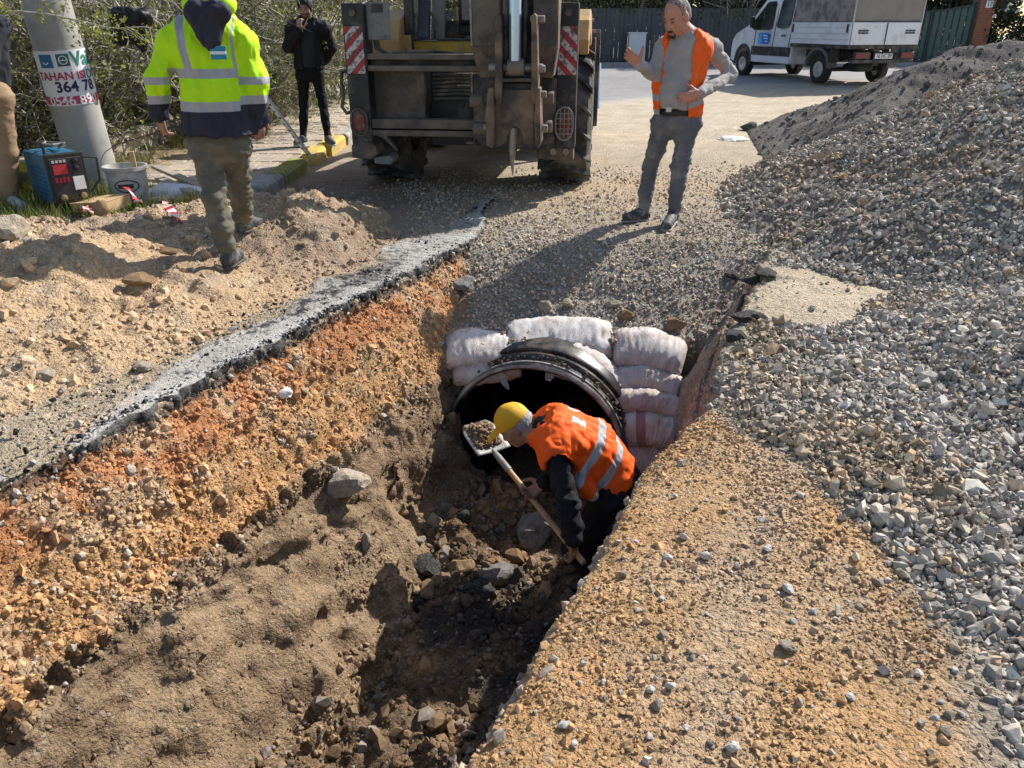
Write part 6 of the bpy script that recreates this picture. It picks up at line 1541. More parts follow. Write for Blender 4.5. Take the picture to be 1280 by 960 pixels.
    for s in (-1, 1):
        l_ = MB().box((s * .70 - .22, -.12, .65), (s * .70 + .22, -.05, .82)).build('tail_lamp', K, root, .01); MB().box((s * .70 - .19, -.135, .67), (s * .70 + .19, -.118, .80)).build('lens', RD, l_, .01)
        MB().box((s * .95 - .14, .60, .55), (s * .95 + .14, .64, .93)).build('mudguard', K, root, .01)
        ar = [(1.14 + .50 * math.cos(a), .42 + .48 * math.sin(a)) for a in np.linspace(.0, math.pi, 12)] + [(1.14 + .44 * math.cos(a), .40 + .44 * math.sin(a)) for a in np.linspace(math.pi, 0, 12)]
        MB().prism(ar, 'x', s * .95 - .14, s * .95 + .14).build('rear_wheel_arch', mat('grey_plastic', (.12, .12, .12), .7), root)
    MB().box((-.45, .3, .32), (.1, .9, .52)).build('spare_wheel', Rb, root, .08); MB().box((.15, 1.7, .5), (.9, 2.3, .85)).build('fuel_tank', K, root, .04)
    for y in (1.14, 4.84):
        for s in (-1, 1):
            w = empty('wheel', (s * .90, y, .355), 0); w.parent = root
            MB().lathe([(.20, -.10), (.24, -.115), (.31, -.115), (.350, -.09), (.355, 0), (.350, .09), (.31, .115), (.24, .115), (.20, .10)], axis='x', seg=32, closed=True).build('tyre', Rb, w, smooth=True)
            MB().lathe([(.21, s * .10), (.205, s * .075), (.10, s * .105), (.05, s * .11), (.05, s * -.05), (.2, s * -.05)], axis='x', seg=24).build('rim', S, w, smooth=True)
            for k in range(8):
                a = k * math.pi / 4; MB().box((s * .093 - .004, .15 * math.cos(a) - .022, .15 * math.sin(a) - .022), (s * .093 + .008, .15 * math.cos(a) + .022, .15 * math.sin(a) + .022)).build('rim_hole', K, w)
    for y in (1.14, 4.84): MB().tube([(-.85, y, .355), (.85, y, .355)], .06, 10).build('axle', K, root)
    return root
build_truck()

# grey sheet fence
def build_fence():
    Y = 32.0; x0, x1 = -6.0, 11.0; root = empty('sheet_fence', (x0, Y, .1), 0, 'dark grey metal sheet fence along the far side of the road', 'fence')
    m = mat('fence_grey', (.06, .068, .075), .6, var=.2, vscale=1.5, dirt=((.12, .11, .09), .3, 1.2))
    W_ = .85; me = None
    for i in range(int((x1 - x0) / W_)):
        if me is None:
            b = MB(); 
            for k in range(5): b.box((k * .17 + .004, -.02 - .015 * (k % 2), .05), (k * .17 + .164, .01, 1.98))
            o = b.build('fence_panel', m, root); me = o.data
        else: o = add('fence_panel', me, None, root)
        o.location = (i * W_, 0, 0)
        if i % 3 == 0:
            MB().box((i * W_ - .03, .03, .0), (i * W_ + .03, .09, 2.02)).build('post', m, root)
    MB().box((0, .02, 1.86), (x1 - x0, .05, 1.92)).build('rail', m, root)
build_fence()
p = P(794, 75, 31.6); root = empty('utility_cabinet', (p[0], 31.5, .1), 0, 'white utility cabinet standing in front of the grey sheet fence', 'cabinet')
cw = mat('cabinet_white', (.62, .64, .66), .5, var=.08)
MB().box((-.31, -.2, .12), (.31, .2, 1.12)).build('cabinet_body', cw, root, .012); MB().box((-.29, -.215, .15), (.29, -.2, 1.08)).build('door', cw, root, .006)
MB().box((-.34, -.23, 1.12), (.34, .23, 1.17)).build('cabinet_top', cw, root, .01); MB().box((.20, -.235, .52), (.225, -.214, .72)).build('door_handle', mat('truck_black'), root); MB().box((-.33, -.21, -.1), (.33, .21, .12)).build('plinth', mat('concrete_kerb'), root, .01)
lp = empty('lamp_post', (P(803, 10, 33.5)[0], 33.5, .1), 0, 'thin grey street pole rising behind the sheet fence', 'pole')
MB().tube([(0, 0, 0), (0, 0, 7)], [.06, .045], 10).build('shaft', mat('galvanised', (.45, .46, .47), .45, .6), lp, smooth=True); MB().box((-.15, -.6, 6.9), (.15, .1, 7.05)).build('lamp_head', MATS['galvanised'], lp, .02)

# green gate and brick pillar
def build_gate():
    Y = 31.6; xa, xb = P(1118, 60, Y)[0], P(1210, 60, Y)[0]; root = empty('metal_gate', (xa, Y, .1), 0, 'green double metal gate with spiked top beside the brick pillar', 'gate')
    m = mat('gate_green', (.060, .105, .088), .5, var=.2, vscale=2); dk = mat('gate_dark', (.03, .045, .042), .6, var=.2)
    L_ = xb - xa; top = lambda x: 1.86 + .28 * (x / L_) ** 2.2
    MB().box((0, .02, -.1), (L_, .12, .22)).build('sill_wall', mat('dark_wall', (.05, .06, .075), .8, var=.2), root)
    for a, b_ in ((0.04, L_ * .42), (L_ * .45, L_ - .04)):
        lf = empty('gate_leaf', (0, 0, 0)); lf.parent = root
        n = max(3, int((b_ - a) / .22)); dx = (b_ - a) / n
        for k in range(n):
            x = a + k * dx; MB().prism([(x + .012, .25), (x + dx - .012, .25), (x + dx - .012, top(x + dx)), (x + .012, top(x))], 'y', .05, .065).build('sheet_panel', m, lf)
            MB().tube([(x, .03, .22), (x, .03, top(x) + .12)], .016, 6).build('bar', dk, lf); MB().lathe([(.022, 0), (.001, .10)], seg=6).build('spike', dk, lf, loc=(x, .03, top(x) + .12))
        MB().prism([(a, top(a) - .07), (b_, top(b_) - .07), (b_, top(b_) - .02), (a, top(a) - .02)], 'y', .01, .048).build('top_rail', dk, lf); MB().box((a, .01, .24), (b_, .048, .31)).build('bottom_rail', dk, lf)
        for x in (a, b_): MB().box((x - .03, .0, .2), (x + .03, .06, top(x) + .05)).build('stile', dk, lf)
    xp = xb; px1 = P(1234, 40, Y)[0]
    pr = empty('brick_pillar', (xp + .03, Y - .1, .1), 0, 'red brick gate pillar carrying a white house number plate', 'pillar')
    w = px1 - xp; bm = mat('brick_red', (.30, .115, .06), .9, var=.35, vscale=9, bump=.3); mo_ = mat('mortar', (.32, .27, .22), .95, var=.2)
    MB().box((.012, .012, 0), (w - .012, w - .012, 2.28)).build('mortar_core', mo_, pr)
    bmeshes = None; z = .0; r = 0
    while z < 2.22:
        nb = 3; bw = w / nb
        for k in range(nb + (r % 2)):
            xx0 = max(0, (k - .5 * (r % 2)) * bw); xx1 = min(w, (k + 1 - .5 * (r % 2)) * bw)
            if xx1 - xx0 < .05: continue
            MB().box((xx0 + .006, 0, z + .006), (xx1 - .006, .11, z + .074)).build('brick', bm, pr)
        z += .08; r += 1
    MB().box((-.03, -.03, 2.28), (w + .03, w + .03, 2.36)).build('pillar_cap', mo_, pr, .01)
    pl = MB().box((w * .35, -.03, 1.98), (w * .80, -.012, 2.22)).build('number_plate', mat('plate_white'), pr, .004)
    ob = add('plate_number', text_mesh('17', .2, .002), mat('plate_black'), pl); ob.location = (w * .575, -.034, 2.10); ob.rotation_euler = (math.pi / 2, 0, 0)
build_gate()
# ---------------------------------------------------------------- pavement, kerb, low wall, pole and small things
def build_pavement():
    z = .10; pv = tag(empty('pavement', (0, 0, 0)), kind='structure')
    base = MB().box((-4.15, 7.2, -.2), (-2.60, 26, z - .012)).build('pavement_bed', mat('pavement_bed_sand', (.36, .29, .21), .95, var=.2, bump=.4), pv)
    mp = [mat('paver_%d' % i, c, .9, var=.22, vscale=7, bump=.3, bscale=30, dirt=((.40, .32, .23), .35, 5)) for i, c in enumerate([(.36, .30, .235), (.33, .285, .235), (.40, .33, .25)])]
    mm = []
    for m in mp:
        b = MB().box((-.097, -.147, -.06), (.097, .147, 0)); o = b.build('paver', m, pv, .008); mm.append(o.data); bpy.data.objects.remove(o)
    r = np.random.default_rng(5); cnt = 0
    y = 7.35; row = 0
    while y < 19 and cnt < 300:
        x = -4.05 + (.1 if row % 2 else 0)
        while x < -2.68:
            if cnt < 300 and not (y < 7.9 and r.uniform() < .6):
                o = add('paver', mm[r.integers(0, 3)], None, pv); o.location = (x, y, z + r.uniform(-.006, .006)); o.rotation_euler = (r.uniform(-.02, .02), r.uniform(-.02, .02), r.uniform(-.01, .01)); cnt += 1
                if not o.modifiers: bv = o.modifiers.new('b', 'BEVEL'); bv.width = .008; bv.segments = 1
            x += .204
        y += .304; row += 1
    # kerb stones
    kg = mat('kerb_grey', (.36, .345, .31), .9, var=.2, vscale=6, bump=.4, dirt=((.12, .11, .09), .35, 5)); ky = mat('kerb_yellow', (.62, .42, .05), .85, var=.2, vscale=8, bump=.4, dirt=((.30, .27, .2), .42, 9)); kol = mat('kerb_olive', (.30, .29, .05), .85, var=.3, vscale=8, bump=.4, dirt=((.10, .10, .08), .4, 7))
    data = [(7.62, 8.32, kg, 'grey kerb stone at the near end half buried in soil', .0), (8.36, 9.30, kol, 'kerb stone with a worn olive yellow patch', .02), (9.62, 10.35, ky, 'bright yellow painted kerb stone standing askew', .10), (10.42, 11.4, ky, 'yellow kerb stone beside the left stabiliser of the backhoe', .02), (11.45, 12.6, kg, 'grey kerb stone behind the yellow ones', .01), (12.65, 13.8, ky, 'far yellow kerb stone behind the backhoe', .01), (13.85, 15.2, kg, 'far grey kerb stone near the road junction', .0)]
    for i, (a, b_, m, lab, rot) in enumerate(data):
        o = MB().prism([(-.10, -.20), (.10, -.20), (.10, .13), (.06, .165), (-.10, .165)], 'y', -(b_ - a) / 2, (b_ - a) / 2).build('kerb_stone', m, None, .012)
        o.location = (-2.50 + .02 * (a - 8), (a + b_) / 2, -.02); o.rotation_euler = (.0, rot * .3, -.012 + rot); tag(o, lab, 'kerb', 'kerb stones along the pavement')
    # low wall behind the pavement
    w = empty('low_wall', (-4.75, 12, 0), 0, 'low pale stone-capped wall between pavement and brush', 'wall')
    ws = mat('wall_sandstone', (.40, .335, .25), .92, var=.25, vscale=3, bump=.5, bscale=20)
    y = -4.2; r = np.random.default_rng(8)
    while y < 12:
        l = r.uniform(.7, 1.1); MB().box((-.16, y + .01, -.1), (.16, y + l - .01, .30 + r.uniform(-.01, .01))).build('wall_block', ws, w, .012); MB().box((-.19, y + .006, .305), (.19, y + l - .006, .36)).build('cap_stone', ws, w, .01); y += l
build_pavement()

# concrete pole and the advert wrapped round it
PB = onground(-4.02, 7.62); PT = P(45, -40, 7.50)
def build_pole():
    root = empty('concrete_pole', tuple(PB), 0, 'leaning round concrete utility pole wearing a paper advert', 'pole')
    ax = nrm(PT - PB); top = ax * 7.5
    b = MB(); b.tube([-.3 * ax, ax * 1.0, ax * 2.0, top], [.212, .205, .195, .15], 40); b.build('shaft', mat('pole_concrete', (.34, .325, .295), .9, var=.18, vscale=4, bump=.35, bscale=26, dirt=((.20, .19, .17), .3, 2.5)), root, smooth=True)
    for h_ in (1.55, ): pass
    return root, ax
pole_root, PAX = build_pole()
def build_advert():
    # local frame: axis PAX, angle measured from the direction facing the camera
    face = nrm(np.cross(np.cross(PAX, nrm(V3(0, 0, CAM_H) - PB)), PAX)); side = nrm(np.cross(face, PAX)) * -1.0
    if side[0] < 0: side = -side
    def h_at(py): # height along the pole of photo row py
        q = min(((P(80, py, 7.45) - PB) @ PAX, py) for _ in (0,)); return q[0]
    h1, h0 = h_at(62), h_at(131)
    Rr = .206; cen = (h0 + h1) / 2
    def wrap(u, hh, r): a = u / Rr; return PB + PAX * hh + face * (math.cos(a) * r) + side * (math.sin(a) * r)
    root = empty('advert_sheet', tuple(PB + PAX * cen), 0, 'white paper advert with red and blue lettering wrapped round the pole', 'advert')
    ctr = PB + PAX * cen
    def sheet(nm, u0, u1, v0, v1, r, m, par=root):
        n = 24; b = MB(); vs_ = []
        for i in range(n + 1):
            u = u0 + (u1 - u0) * i / n
            for v in (v0, v1): vs_.append(tuple(wrap(u, v, r) - ctr))
        b.v = vs_; b.f = [(2 * i, 2 * i + 2, 2 * i + 3, 2 * i + 1) for i in range(n)]
        o = b.build(nm, m, par, fix=False); so = o.modifiers.new('t', 'SOLIDIFY'); so.thickness = .002; so.offset = 0
        return o
    wm = mat('advert_paper', (.72, .72, .74), .6, var=.06); H_ = h1 - h0
    sh = sheet('paper', -.34, .34, h0, h1, Rr + .003, wm)
    sheet('red_band', -.338, .338, h0 + .01, h0 + H_ * .175, Rr + .0055, mat('advert_red', (.42, .06, .09), .6, var=.15, vscale=12))
    sheet('blue_square', -.20, -.08, h1 - H_ * .30, h1 - H_ * .06, Rr + .0055, mat('advert_blue', (.015, .14, .30), .6))
    sheet('green_square', -.045, .055, h1 - H_ * .28, h1 - H_ * .06, Rr + .0055, mat('advert_green', (.02, .10, .085), .6))
    def txt(s, u, v, size, m, bold=0.0, nm='lettering'):
        me = text_mesh(s, size, .0006, 'LEFT', bold); co = np.empty(len(me.vertices) * 3, np.float32); me.vertices.foreach_get('co', co); co = co.reshape(-1, 3)
        q = np.array([wrap(u + c[0], v + c[1], Rr + .0075 + c[2]) - ctr for c in co], np.float32); me.vertices.foreach_set('co', q.ravel()); me.update(); return add(nm, me, m, sh)
    tg, tr, tb, tw_ = mat('ink_green', (.015, .20, .14), .6), mat('ink_red', (.40, .03, .06), .6), mat('ink_navy', (.012, .02, .06), .6), mat('ink_white', (.75, .75, .77), .6)
    txt('Vail', .065, h1 - H_ * .17, .165, tg, .004); txt('TAHAN ISI', -.262, h1 - H_ * .46, .092, tr, .002); txt('DOĞ', .175, h1 - H_ * .46, .105, tg, .001)
    txt('364 78', -.115, h1 - H_ * .66, .125, tb, .003); txt('0546 890', -.21, h0 + H_ * .09, .115, tw_, .002)
    # white emblems in the squares
    def ring(u, v, r0, r1, a0, a1, m):
        n = 20; b = MB()
        for i in range(n + 1):
            a = a0 + (a1 - a0) * i / n
            for r in (r0, r1): b.v.append(tuple(wrap(u + r * math.cos(a), v + r * math.sin(a), Rr + .0085) - ctr))
        b.f = [(2 * i, 2 * i + 1, 2 * i + 3, 2 * i + 2) for i in range(n)]; o = b.build('emblem', m, sh, fix=False); so = o.modifiers.new('t', 'SOLIDIFY'); so.thickness = .001
    ring(-.14, h1 - H_ * .18, .020, .028, math.pi * 1.1, math.pi * 1.9, tw_); ring(.005, h1 - H_ * .17, .030, .036, 0, 2 * math.pi, tw_); ring(-.008, h1 - H_ * .15, .010, .016, math.pi, 2 * math.pi, tw_); ring(.018, h1 - H_ * .15, .010, .016, math.pi, 2 * math.pi, tw_)
build_advert()

# welding machine
def build_welder():
    g = P(76, 240, 6.9); z = float(H(g[0], g[1])); root = empty('welding_machine', (g[0], g[1], z), R_(48), 'blue portable welding machine with black control panel in the grass', 'welding machine')
    bl = mat('welder_blue', (.018, .135, .25), .45, var=.15, vscale=5, dirt=((.10, .12, .12), .3, 5)); bk = mat('welder_black', (.015, .015, .016), .5, var=.3)
    MB().box((-.15, -.24, .05), (.15, .24, .46)).build('housing', bl, root, .012)
    for s in (-1, 1):
        for k in range(7): MB().box((s * .151 - .004, -.18 + .0 * k, .12 + .035 * k), (s * .151 + .004, .12, .135 + .035 * k)).build('vent_slat', mat('welder_blue_dark', (.012, .09, .17), .5), root)
    fr = MB().box((-.155, -.275, .04), (.155, -.24, .47)).build('front_frame', bk, root, .012); MB().box((-.13, -.282, .08), (.13, -.274, .43)).build('control_panel', mat('panel_grey', (.03, .03, .033), .4), root, .004)
    rd = mat('panel_red', (.50, .03, .05), .4)
    MB().box((-.11, -.288, .30), (.0, -.281, .38)).build('display', rd, fr); 
    for k in range(4): MB().box((-.11 + .03 * k, -.288, .235), (-.09 + .03 * k, -.281, .275)).build('button', rd, fr); MB().box((-.11 + .03 * k, -.288, .395), (-.09 + .03 * k, -.281, .415)).build('button', mat('panel_pale', (.55, .5, .5), .5), fr)
    MB().box((.03, -.288, .16), (.12, -.281, .27)).build('rating_label', mat('label_white', (.7, .7, .68), .5), fr)
    for x, zz in ((.07, .34), (.07, .40)): MB().lathe([(.022, 0), (.022, -.03), (.012, -.034)], axis='y', seg=14).build('knob', bk, fr, loc=(x, -.282, zz), smooth=True)
    for x in (-.08, .08): MB().lathe([(.026, 0), (.026, -.03), (.014, -.035)], axis='y', seg=14).build('socket', ms_ if False else mat('brass_socket', (.35, .27, .12), .4, .6), fr, loc=(x, -.282, .11), smooth=True)
    MB().tube([(-.12, -.20, .46), (-.12, -.20, .54), (-.12, .18, .54), (-.12, .18, .46)], .012, 8).build('carry_handle', bk, root, smooth=True); MB().tube([(.16, -.25, .42), (.26, -.27, .40), (.25, -.27, .22), (.16, -.26, .12)], .010, 8).build('side_handle', bk, root, smooth=True)
    cb = MB()
    rr = np.random.default_rng(3)
    for k in range(4):
        pts = [(rr.uniform(-.1, .1), rr.uniform(-.18, .18), .48 + .05 * rr.uniform(0, 1.4)) for _ in range(5)]; pts = [pts[0]] + pts[1:]; cb.tube(pts, .010, 6)
    cb.build('cable_bundle', mat('cable_grey', (.20, .19, .17), .7, var=.3), root, smooth=True)
build_welder()
# bucket
def build_bucket():
    g = P(160, 228, 7.2); z = float(H(g[0], g[1])) - .01; root = empty('plaster_bucket', (g[0], g[1], z), .3, 'dirty white plastic bucket with a stick in it beside the pole', 'bucket')
    m = mat('bucket_white', (.52, .51, .485), .6, var=.15, vscale=7, dirt=((.33, .31, .28), .5, 6)); R0, R1, h_ = .150, .178, .36
    MB().lathe([(R0, 0), (R1, h_), (R1 + .012, h_), (R1 + .012, h_ - .035), (R1 + .004, h_ - .04), (R1 - .006, h_ - .002), (R0 - .008, .012), (.01, .012), (.01, 0)], seg=36).build('bucket_body', m, root, smooth=True)
    MB().lathe([(.01, h_ - .10), (R1 - .02, h_ - .10), (R1 - .02, h_ - .12), (.01, h_ - .12)], seg=30).build('plaster', mat('plaster_grey', (.40, .385, .36), .9, var=.2, bump=.5), root)
    MB().tube([(math.cos(a) * (R1 + .015), math.sin(a) * .03, h_ + math.sin(a) * .17) for a in np.linspace(0, math.pi, 12)], .004, 6).build('wire_handle', mat('wire', (.2, .2, .2), .5, .6), root)
    MB().box((.06, -.02, h_ - .12), (.10, .02, h_ + .12)).build('stick', mat('pale_wood'), root, .004)
    face = nrm(V3(0, 0, 0) - V3(g[0], g[1], 0)); ang = math.atan2(face[1], face[0]) - .3
    b = MB(); n = 18; 
    def w(a, hh): r = R0 + (R1 - R0) * hh / h_ + .003; return (math.cos(ang + a) * r, math.sin(ang + a) * r, hh)
    pts = [w(.62 * math.cos(t) - .1, .20 + .052 * math.sin(t)) for t in np.linspace(0, 2 * math.pi, 28)]
    MB().tube(pts, .005, 5).build('oval_mark', mat('ink_dark', (.04, .04, .045), .7), root)
    for k in range(6): MB().box((-.010, -.004, -.018), (.010, .004, .018)).build('mark_letter', mat('ink_dark'), root, loc=w(-.42 + .13 * k - .05, .20))
build_bucket()
# cardboard box
g = P(124, 240, 6.75); root = empty('cardboard_box', (g[0], g[1], float(H(g[0], g[1])) + .05), R_(14), 'flat brown cardboard box lying in the grass near the welding machine', 'box')
cb = mat('cardboard', (.50, .335, .175), .8, var=.08); root.rotation_euler = (R_(3), R_(-6), R_(-18))
MB().box((-.20, -.14, .0), (.20, .14, .09)).build('box_body', cb, root, .004); MB().box((-.203, -.143, .091), (.203, .143, .098)).build('lid', cb, root, .003); MB().box((-.03, -.1445, .03), (.03, -.1425, .088)).build('tape', mat('packing_tape', (.42, .26, .12), .35), root); MB().box((.12, -.16, .06), (.2, -.144, .092)).build('tuck_flap', cb, root, .002)
# plastic sack, timber, yellow-black bag
def sack(name, px, py, Y, dims, label, cat, m, seed):
    g = P(px, py, Y); z = float(H(g[0], g[1])); c = V3(g[0], g[1], z + dims[2] * .8); F = Field(c - np.array(dims) * 1.7, c + np.array(dims) * 1.7, .014)
    F.ell(c, dims, None, k=.03); F.ell(c + V3(dims[0] * .5, .02, -.03), np.array(dims) * .75, None, k=.08); F.ell(c + V3(-dims[0] * .5, -.02, -.04), np.array(dims) * .7, None, k=.08)
    F.clip(V3(0, 0, z - .02), V3(0, 0, -1)); v, f = F.mesh(); n = grad_normals(v, f); v = v + n * (.030 * fbm3(v[:, 0], v[:, 1], v[:, 2], 9, 4, seed))[:, None]
    o = add(name, mesh_np(name, v - c, f, True), m); o.location = tuple(c); return tag(o, label, cat)
sack('plastic_sack', 214, 215, 7.5, (.24, .13, .10), 'crumpled translucent white plastic sack behind the bucket', 'sack', mat('white_film', (.55, .57, .60), .35, var=.2, vscale=8, bump=.3), 901)
sack('tool_bag', 28, 222, 7.35, (.12, .10, .15), 'yellow and black tool bag behind the beige trousers', 'bag', mat('bag_yellow', (.62, .50, .02), .7, var=.1, dirt=((.02, .02, .022), .55, 4)), 902)
for i, (a, b_, lab) in enumerate([((190, 186, 8.2), (262, 206, 7.7), 'long grey plank lying behind the plastic sack'), ((196, 204, 7.9), (240, 226, 7.3), 'short weathered plank beside the plastic sack')]):
    p0, p1 = P(*a), P(*b_); p0[2] = float(H(p0[0], p0[1])) + .16 - .05 * i; p1[2] = float(H(p1[0], p1[1])) + .05; d = p1 - p0; L_ = np.linalg.norm(d)
    o = MB().box((-L_ / 2, -.05, -.015), (L_ / 2, .05, .015)).build('plank', mat('grey_timber', (.30, .26, .21), .85, var=.25, vscale=9), None, .004); o.location = tuple((p0 + p1) / 2); o.rotation_euler = Vector(d).to_track_quat('X', 'Z').to_euler(); tag(o, lab, 'plank')
# barrier tape
def tape(pts, label, w=.06):
    pts = np.array(pts); n = 40; cum = np.concatenate([[0], np.cumsum(np.linalg.norm(np.diff(pts, axis=0), axis=1))]); t = np.linspace(0, cum[-1], n); c = np.stack([np.interp(t, cum, pts[:, i]) for i in range(3)], 1)
    for _ in range(5): c[1:-1] = (c[:-2] + 2 * c[1:-1] + c[2:]) / 4
    b = MB(); ctr = c.mean(0)
    for i in range(n):
        a = .6 * math.sin(i * .35) + .3; d = nrm(c[min(i + 1, n - 1)] - c[max(i - 1, 0)]); s = nrm(np.cross(d, V3(0, 0, 1))); u = np.cross(s, d); q = s * math.cos(a) + u * math.sin(a)
        b.v += [tuple(c[i] - ctr - q * w / 2), tuple(c[i] - ctr + q * w / 2)]
    b.f = [(2 * i, 2 * i + 1, 2 * i + 3, 2 * i + 2) for i in range(n - 1)]
    me_attr = np.repeat(np.where((t / .10).astype(int) % 2 == 0, 1.0, -1.0), 2)
    o = b.build('barrier_tape', mat('tape_print', (.72, .70, .68), .4, var=.05, bands=[('red', (.60, .025, .03), .4)]), None, fix=False); o.location = tuple(ctr)
    a = o.data.attributes.new('red', 'FLOAT', 'POINT'); a.data.foreach_set('value', me_attr.astype(np.float32)); so = o.modifiers.new('t', 'SOLIDIFY'); so.thickness = .002
    return tag(o, label, 'tape')
gp = lambda px, py, dz=.03: G(px, py) + V3(0, 0, dz)
tape([gp(72, 262, .06), gp(92, 261, .10), gp(106, 266, .06), gp(114, 272, .04)], 'short loop of red and white barrier tape in the grass')
tape([P(157, 234, 6.45), P(166, 242, 6.35), P(172, 252, 6.2), gp(176, 258, .03)], 'red and white barrier tape hanging off the cardboard box')
tape([gp(202, 251, .03), gp(210, 262, .03), gp(218, 272, .03), gp(226, 282, .03)], 'red and white barrier tape trailing down the spoil heap')
# striped levelling staff leaning behind the jacket
a, b_ = P(388, 190, 9.3), P(322, 108, 8.6); a[2] = .15
d = b_ - a; rt_ = empty('levelling_staff', tuple(a), 0, 'silver levelling staff leaning over the kerb behind the lime jacket', 'staff'); q = Vector(d).to_track_quat('Z', 'Y').to_euler(); rt_.rotation_euler = q
MB().box((-.03, -.014, 0), (.03, .014, np.linalg.norm(d) + .35)).build('staff_body', mat('staff_silver', (.72, .73, .75), .45, .0, var=.1), rt_, .004)
for k in range(14): MB().box((-.012, -.0175, .06 + k * .1), (.0 if k % 2 else .012, -.0145, .085 + k * .1)).build('scale_mark', mat('ink_dark'), rt_)
# white scrap on the road
o = sack('paper_scrap', 917, 166, P(917, 166, 12.0)[1], (.17, .12, .015), 'white scrap of plastic lying on the sandy road', 'litter', mat('scrap_white', (.72, .71, .68), .6, var=.08), 903)
# ---------------------------------------------------------------- vegetation
def tubes_np(paths, radii, sides=3):
    """paths (N,M,3), radii (N,M) -> verts, quads"""
    N, M, _ = paths.shape; d = np.gradient(paths, axis=1); d /= np.linalg.norm(d, axis=2, keepdims=True) + 1e-9
    ref = np.where(np.abs(d[..., 2:3]) < .9, np.array([0, 0, 1.]), np.array([1., 0, 0])); u = np.cross(d, ref); u /= np.linalg.norm(u, axis=2, keepdims=True) + 1e-9; w = np.cross(u, d)
    a = np.arange(sides) * 2 * np.pi / sides
    v = paths[:, :, None] + (u[:, :, None] * np.cos(a)[None, None, :, None] + w[:, :, None] * np.sin(a)[None, None, :, None]) * radii[:, :, None, None]
    idx = np.arange(N * M * sides).reshape(N, M, sides); a0 = idx[:, :-1]; b0 = idx[:, 1:]
    f = np.stack([a0, np.roll(a0, -1, 2), np.roll(b0, -1, 2), b0], -1).reshape(-1, 4)
    return v.reshape(-1, 3), f
def grow(r, p, d, L, M, wob, droop=0.0):
    """N curved paths from points p in directions d"""
    N = len(p); out = np.zeros((N, M, 3)); out[:, 0] = p; d = d / np.linalg.norm(d, axis=1, keepdims=True)
    for i in range(1, M):
        d = d + r.normal(0, wob, (N, 3)); d[:, 2] -= droop; d /= np.linalg.norm(d, axis=1, keepdims=True)
        out[:, i] = out[:, i - 1] + d * (L / (M - 1))[:, None]
    return out
def sub(r, paths, n, lo=.25):
    N, M, _ = paths.shape; pi = np.repeat(np.arange(N), n); t = r.uniform(lo, .98, len(pi)) * (M - 1); i = np.minimum(t.astype(int), M - 2); fr = (t - i)[:, None]
    p = paths[pi, i] * (1 - fr) + paths[pi, i + 1] * fr; d = paths[pi, i + 1] - paths[pi, i]; return p, d / (np.linalg.norm(d, axis=1, keepdims=True) + 1e-9)
def leaf_quads(r, pos, size, cols, aspect=.55, up=.35):
    N = len(pos); a = r.normal(size=(N, 3)); a /= np.linalg.norm(a, axis=1, keepdims=True); b = r.normal(size=(N, 3)); b[:, 2] *= 1 - up; b = np.cross(a, b); b /= np.linalg.norm(b, axis=1, keepdims=True) + 1e-9
    a = a * size[:, None] * .5; b = b * (size * aspect * .5)[:, None]
    v = np.stack([pos - a, pos + b, pos + a, pos - b], 1).reshape(-1, 3); f = np.arange(4 * N).reshape(N, 4)
    return v, f, np.repeat(cols, 4, 0)
def leafmat(name, trans=.25):
    m = bpy.data.materials.new(name); m.use_nodes = True; nt = m.node_tree; b = nt.nodes['Principled BSDF']; c = _n(nt, 'ShaderNodeAttribute', attribute_name='Col').outputs['Color']
    f = _noise(nt, _n(nt, 'ShaderNodeTexCoord').outputs['Object'], 3, 3); c2 = _mix(nt, f, _mix(nt, 1.0, c, (.75,) * 3, 'MULTIPLY'), _mix(nt, 1.0, c, (1.25,) * 3, 'MULTIPLY'))
    nt.links.new(c2, b.inputs['Base Color']); b.inputs['Roughness'].default_value = .6
    tr = _n(nt, 'ShaderNodeBsdfTranslucent'); nt.links.new(c2, tr.inputs[0]); mx = _n(nt, 'ShaderNodeMixShader'); mx.inputs[0].default_value = trans
    nt.links.new(b.outputs[0], mx.inputs[1]); nt.links.new(tr.outputs[0], mx.inputs[2]); nt.links.new(mx.outputs[0], nt.nodes['Material Output'].inputs[0]); return m
M_LEAF = leafmat('leaves'); M_BARK = mat('twig_bark', (.24, .21, .175), .9, var=.3, vscale=8); M_PALE = mat('pale_bark', (.44, .41, .36), .9, var=.25, vscale=8)
def pick(r, n, pal, wts, jit=.3):
    c = np.array(pal)[r.choice(len(pal), n, p=np.array(wts) / sum(wts))]; return c * r.uniform(1 - jit, 1 + jit, (n, 1))
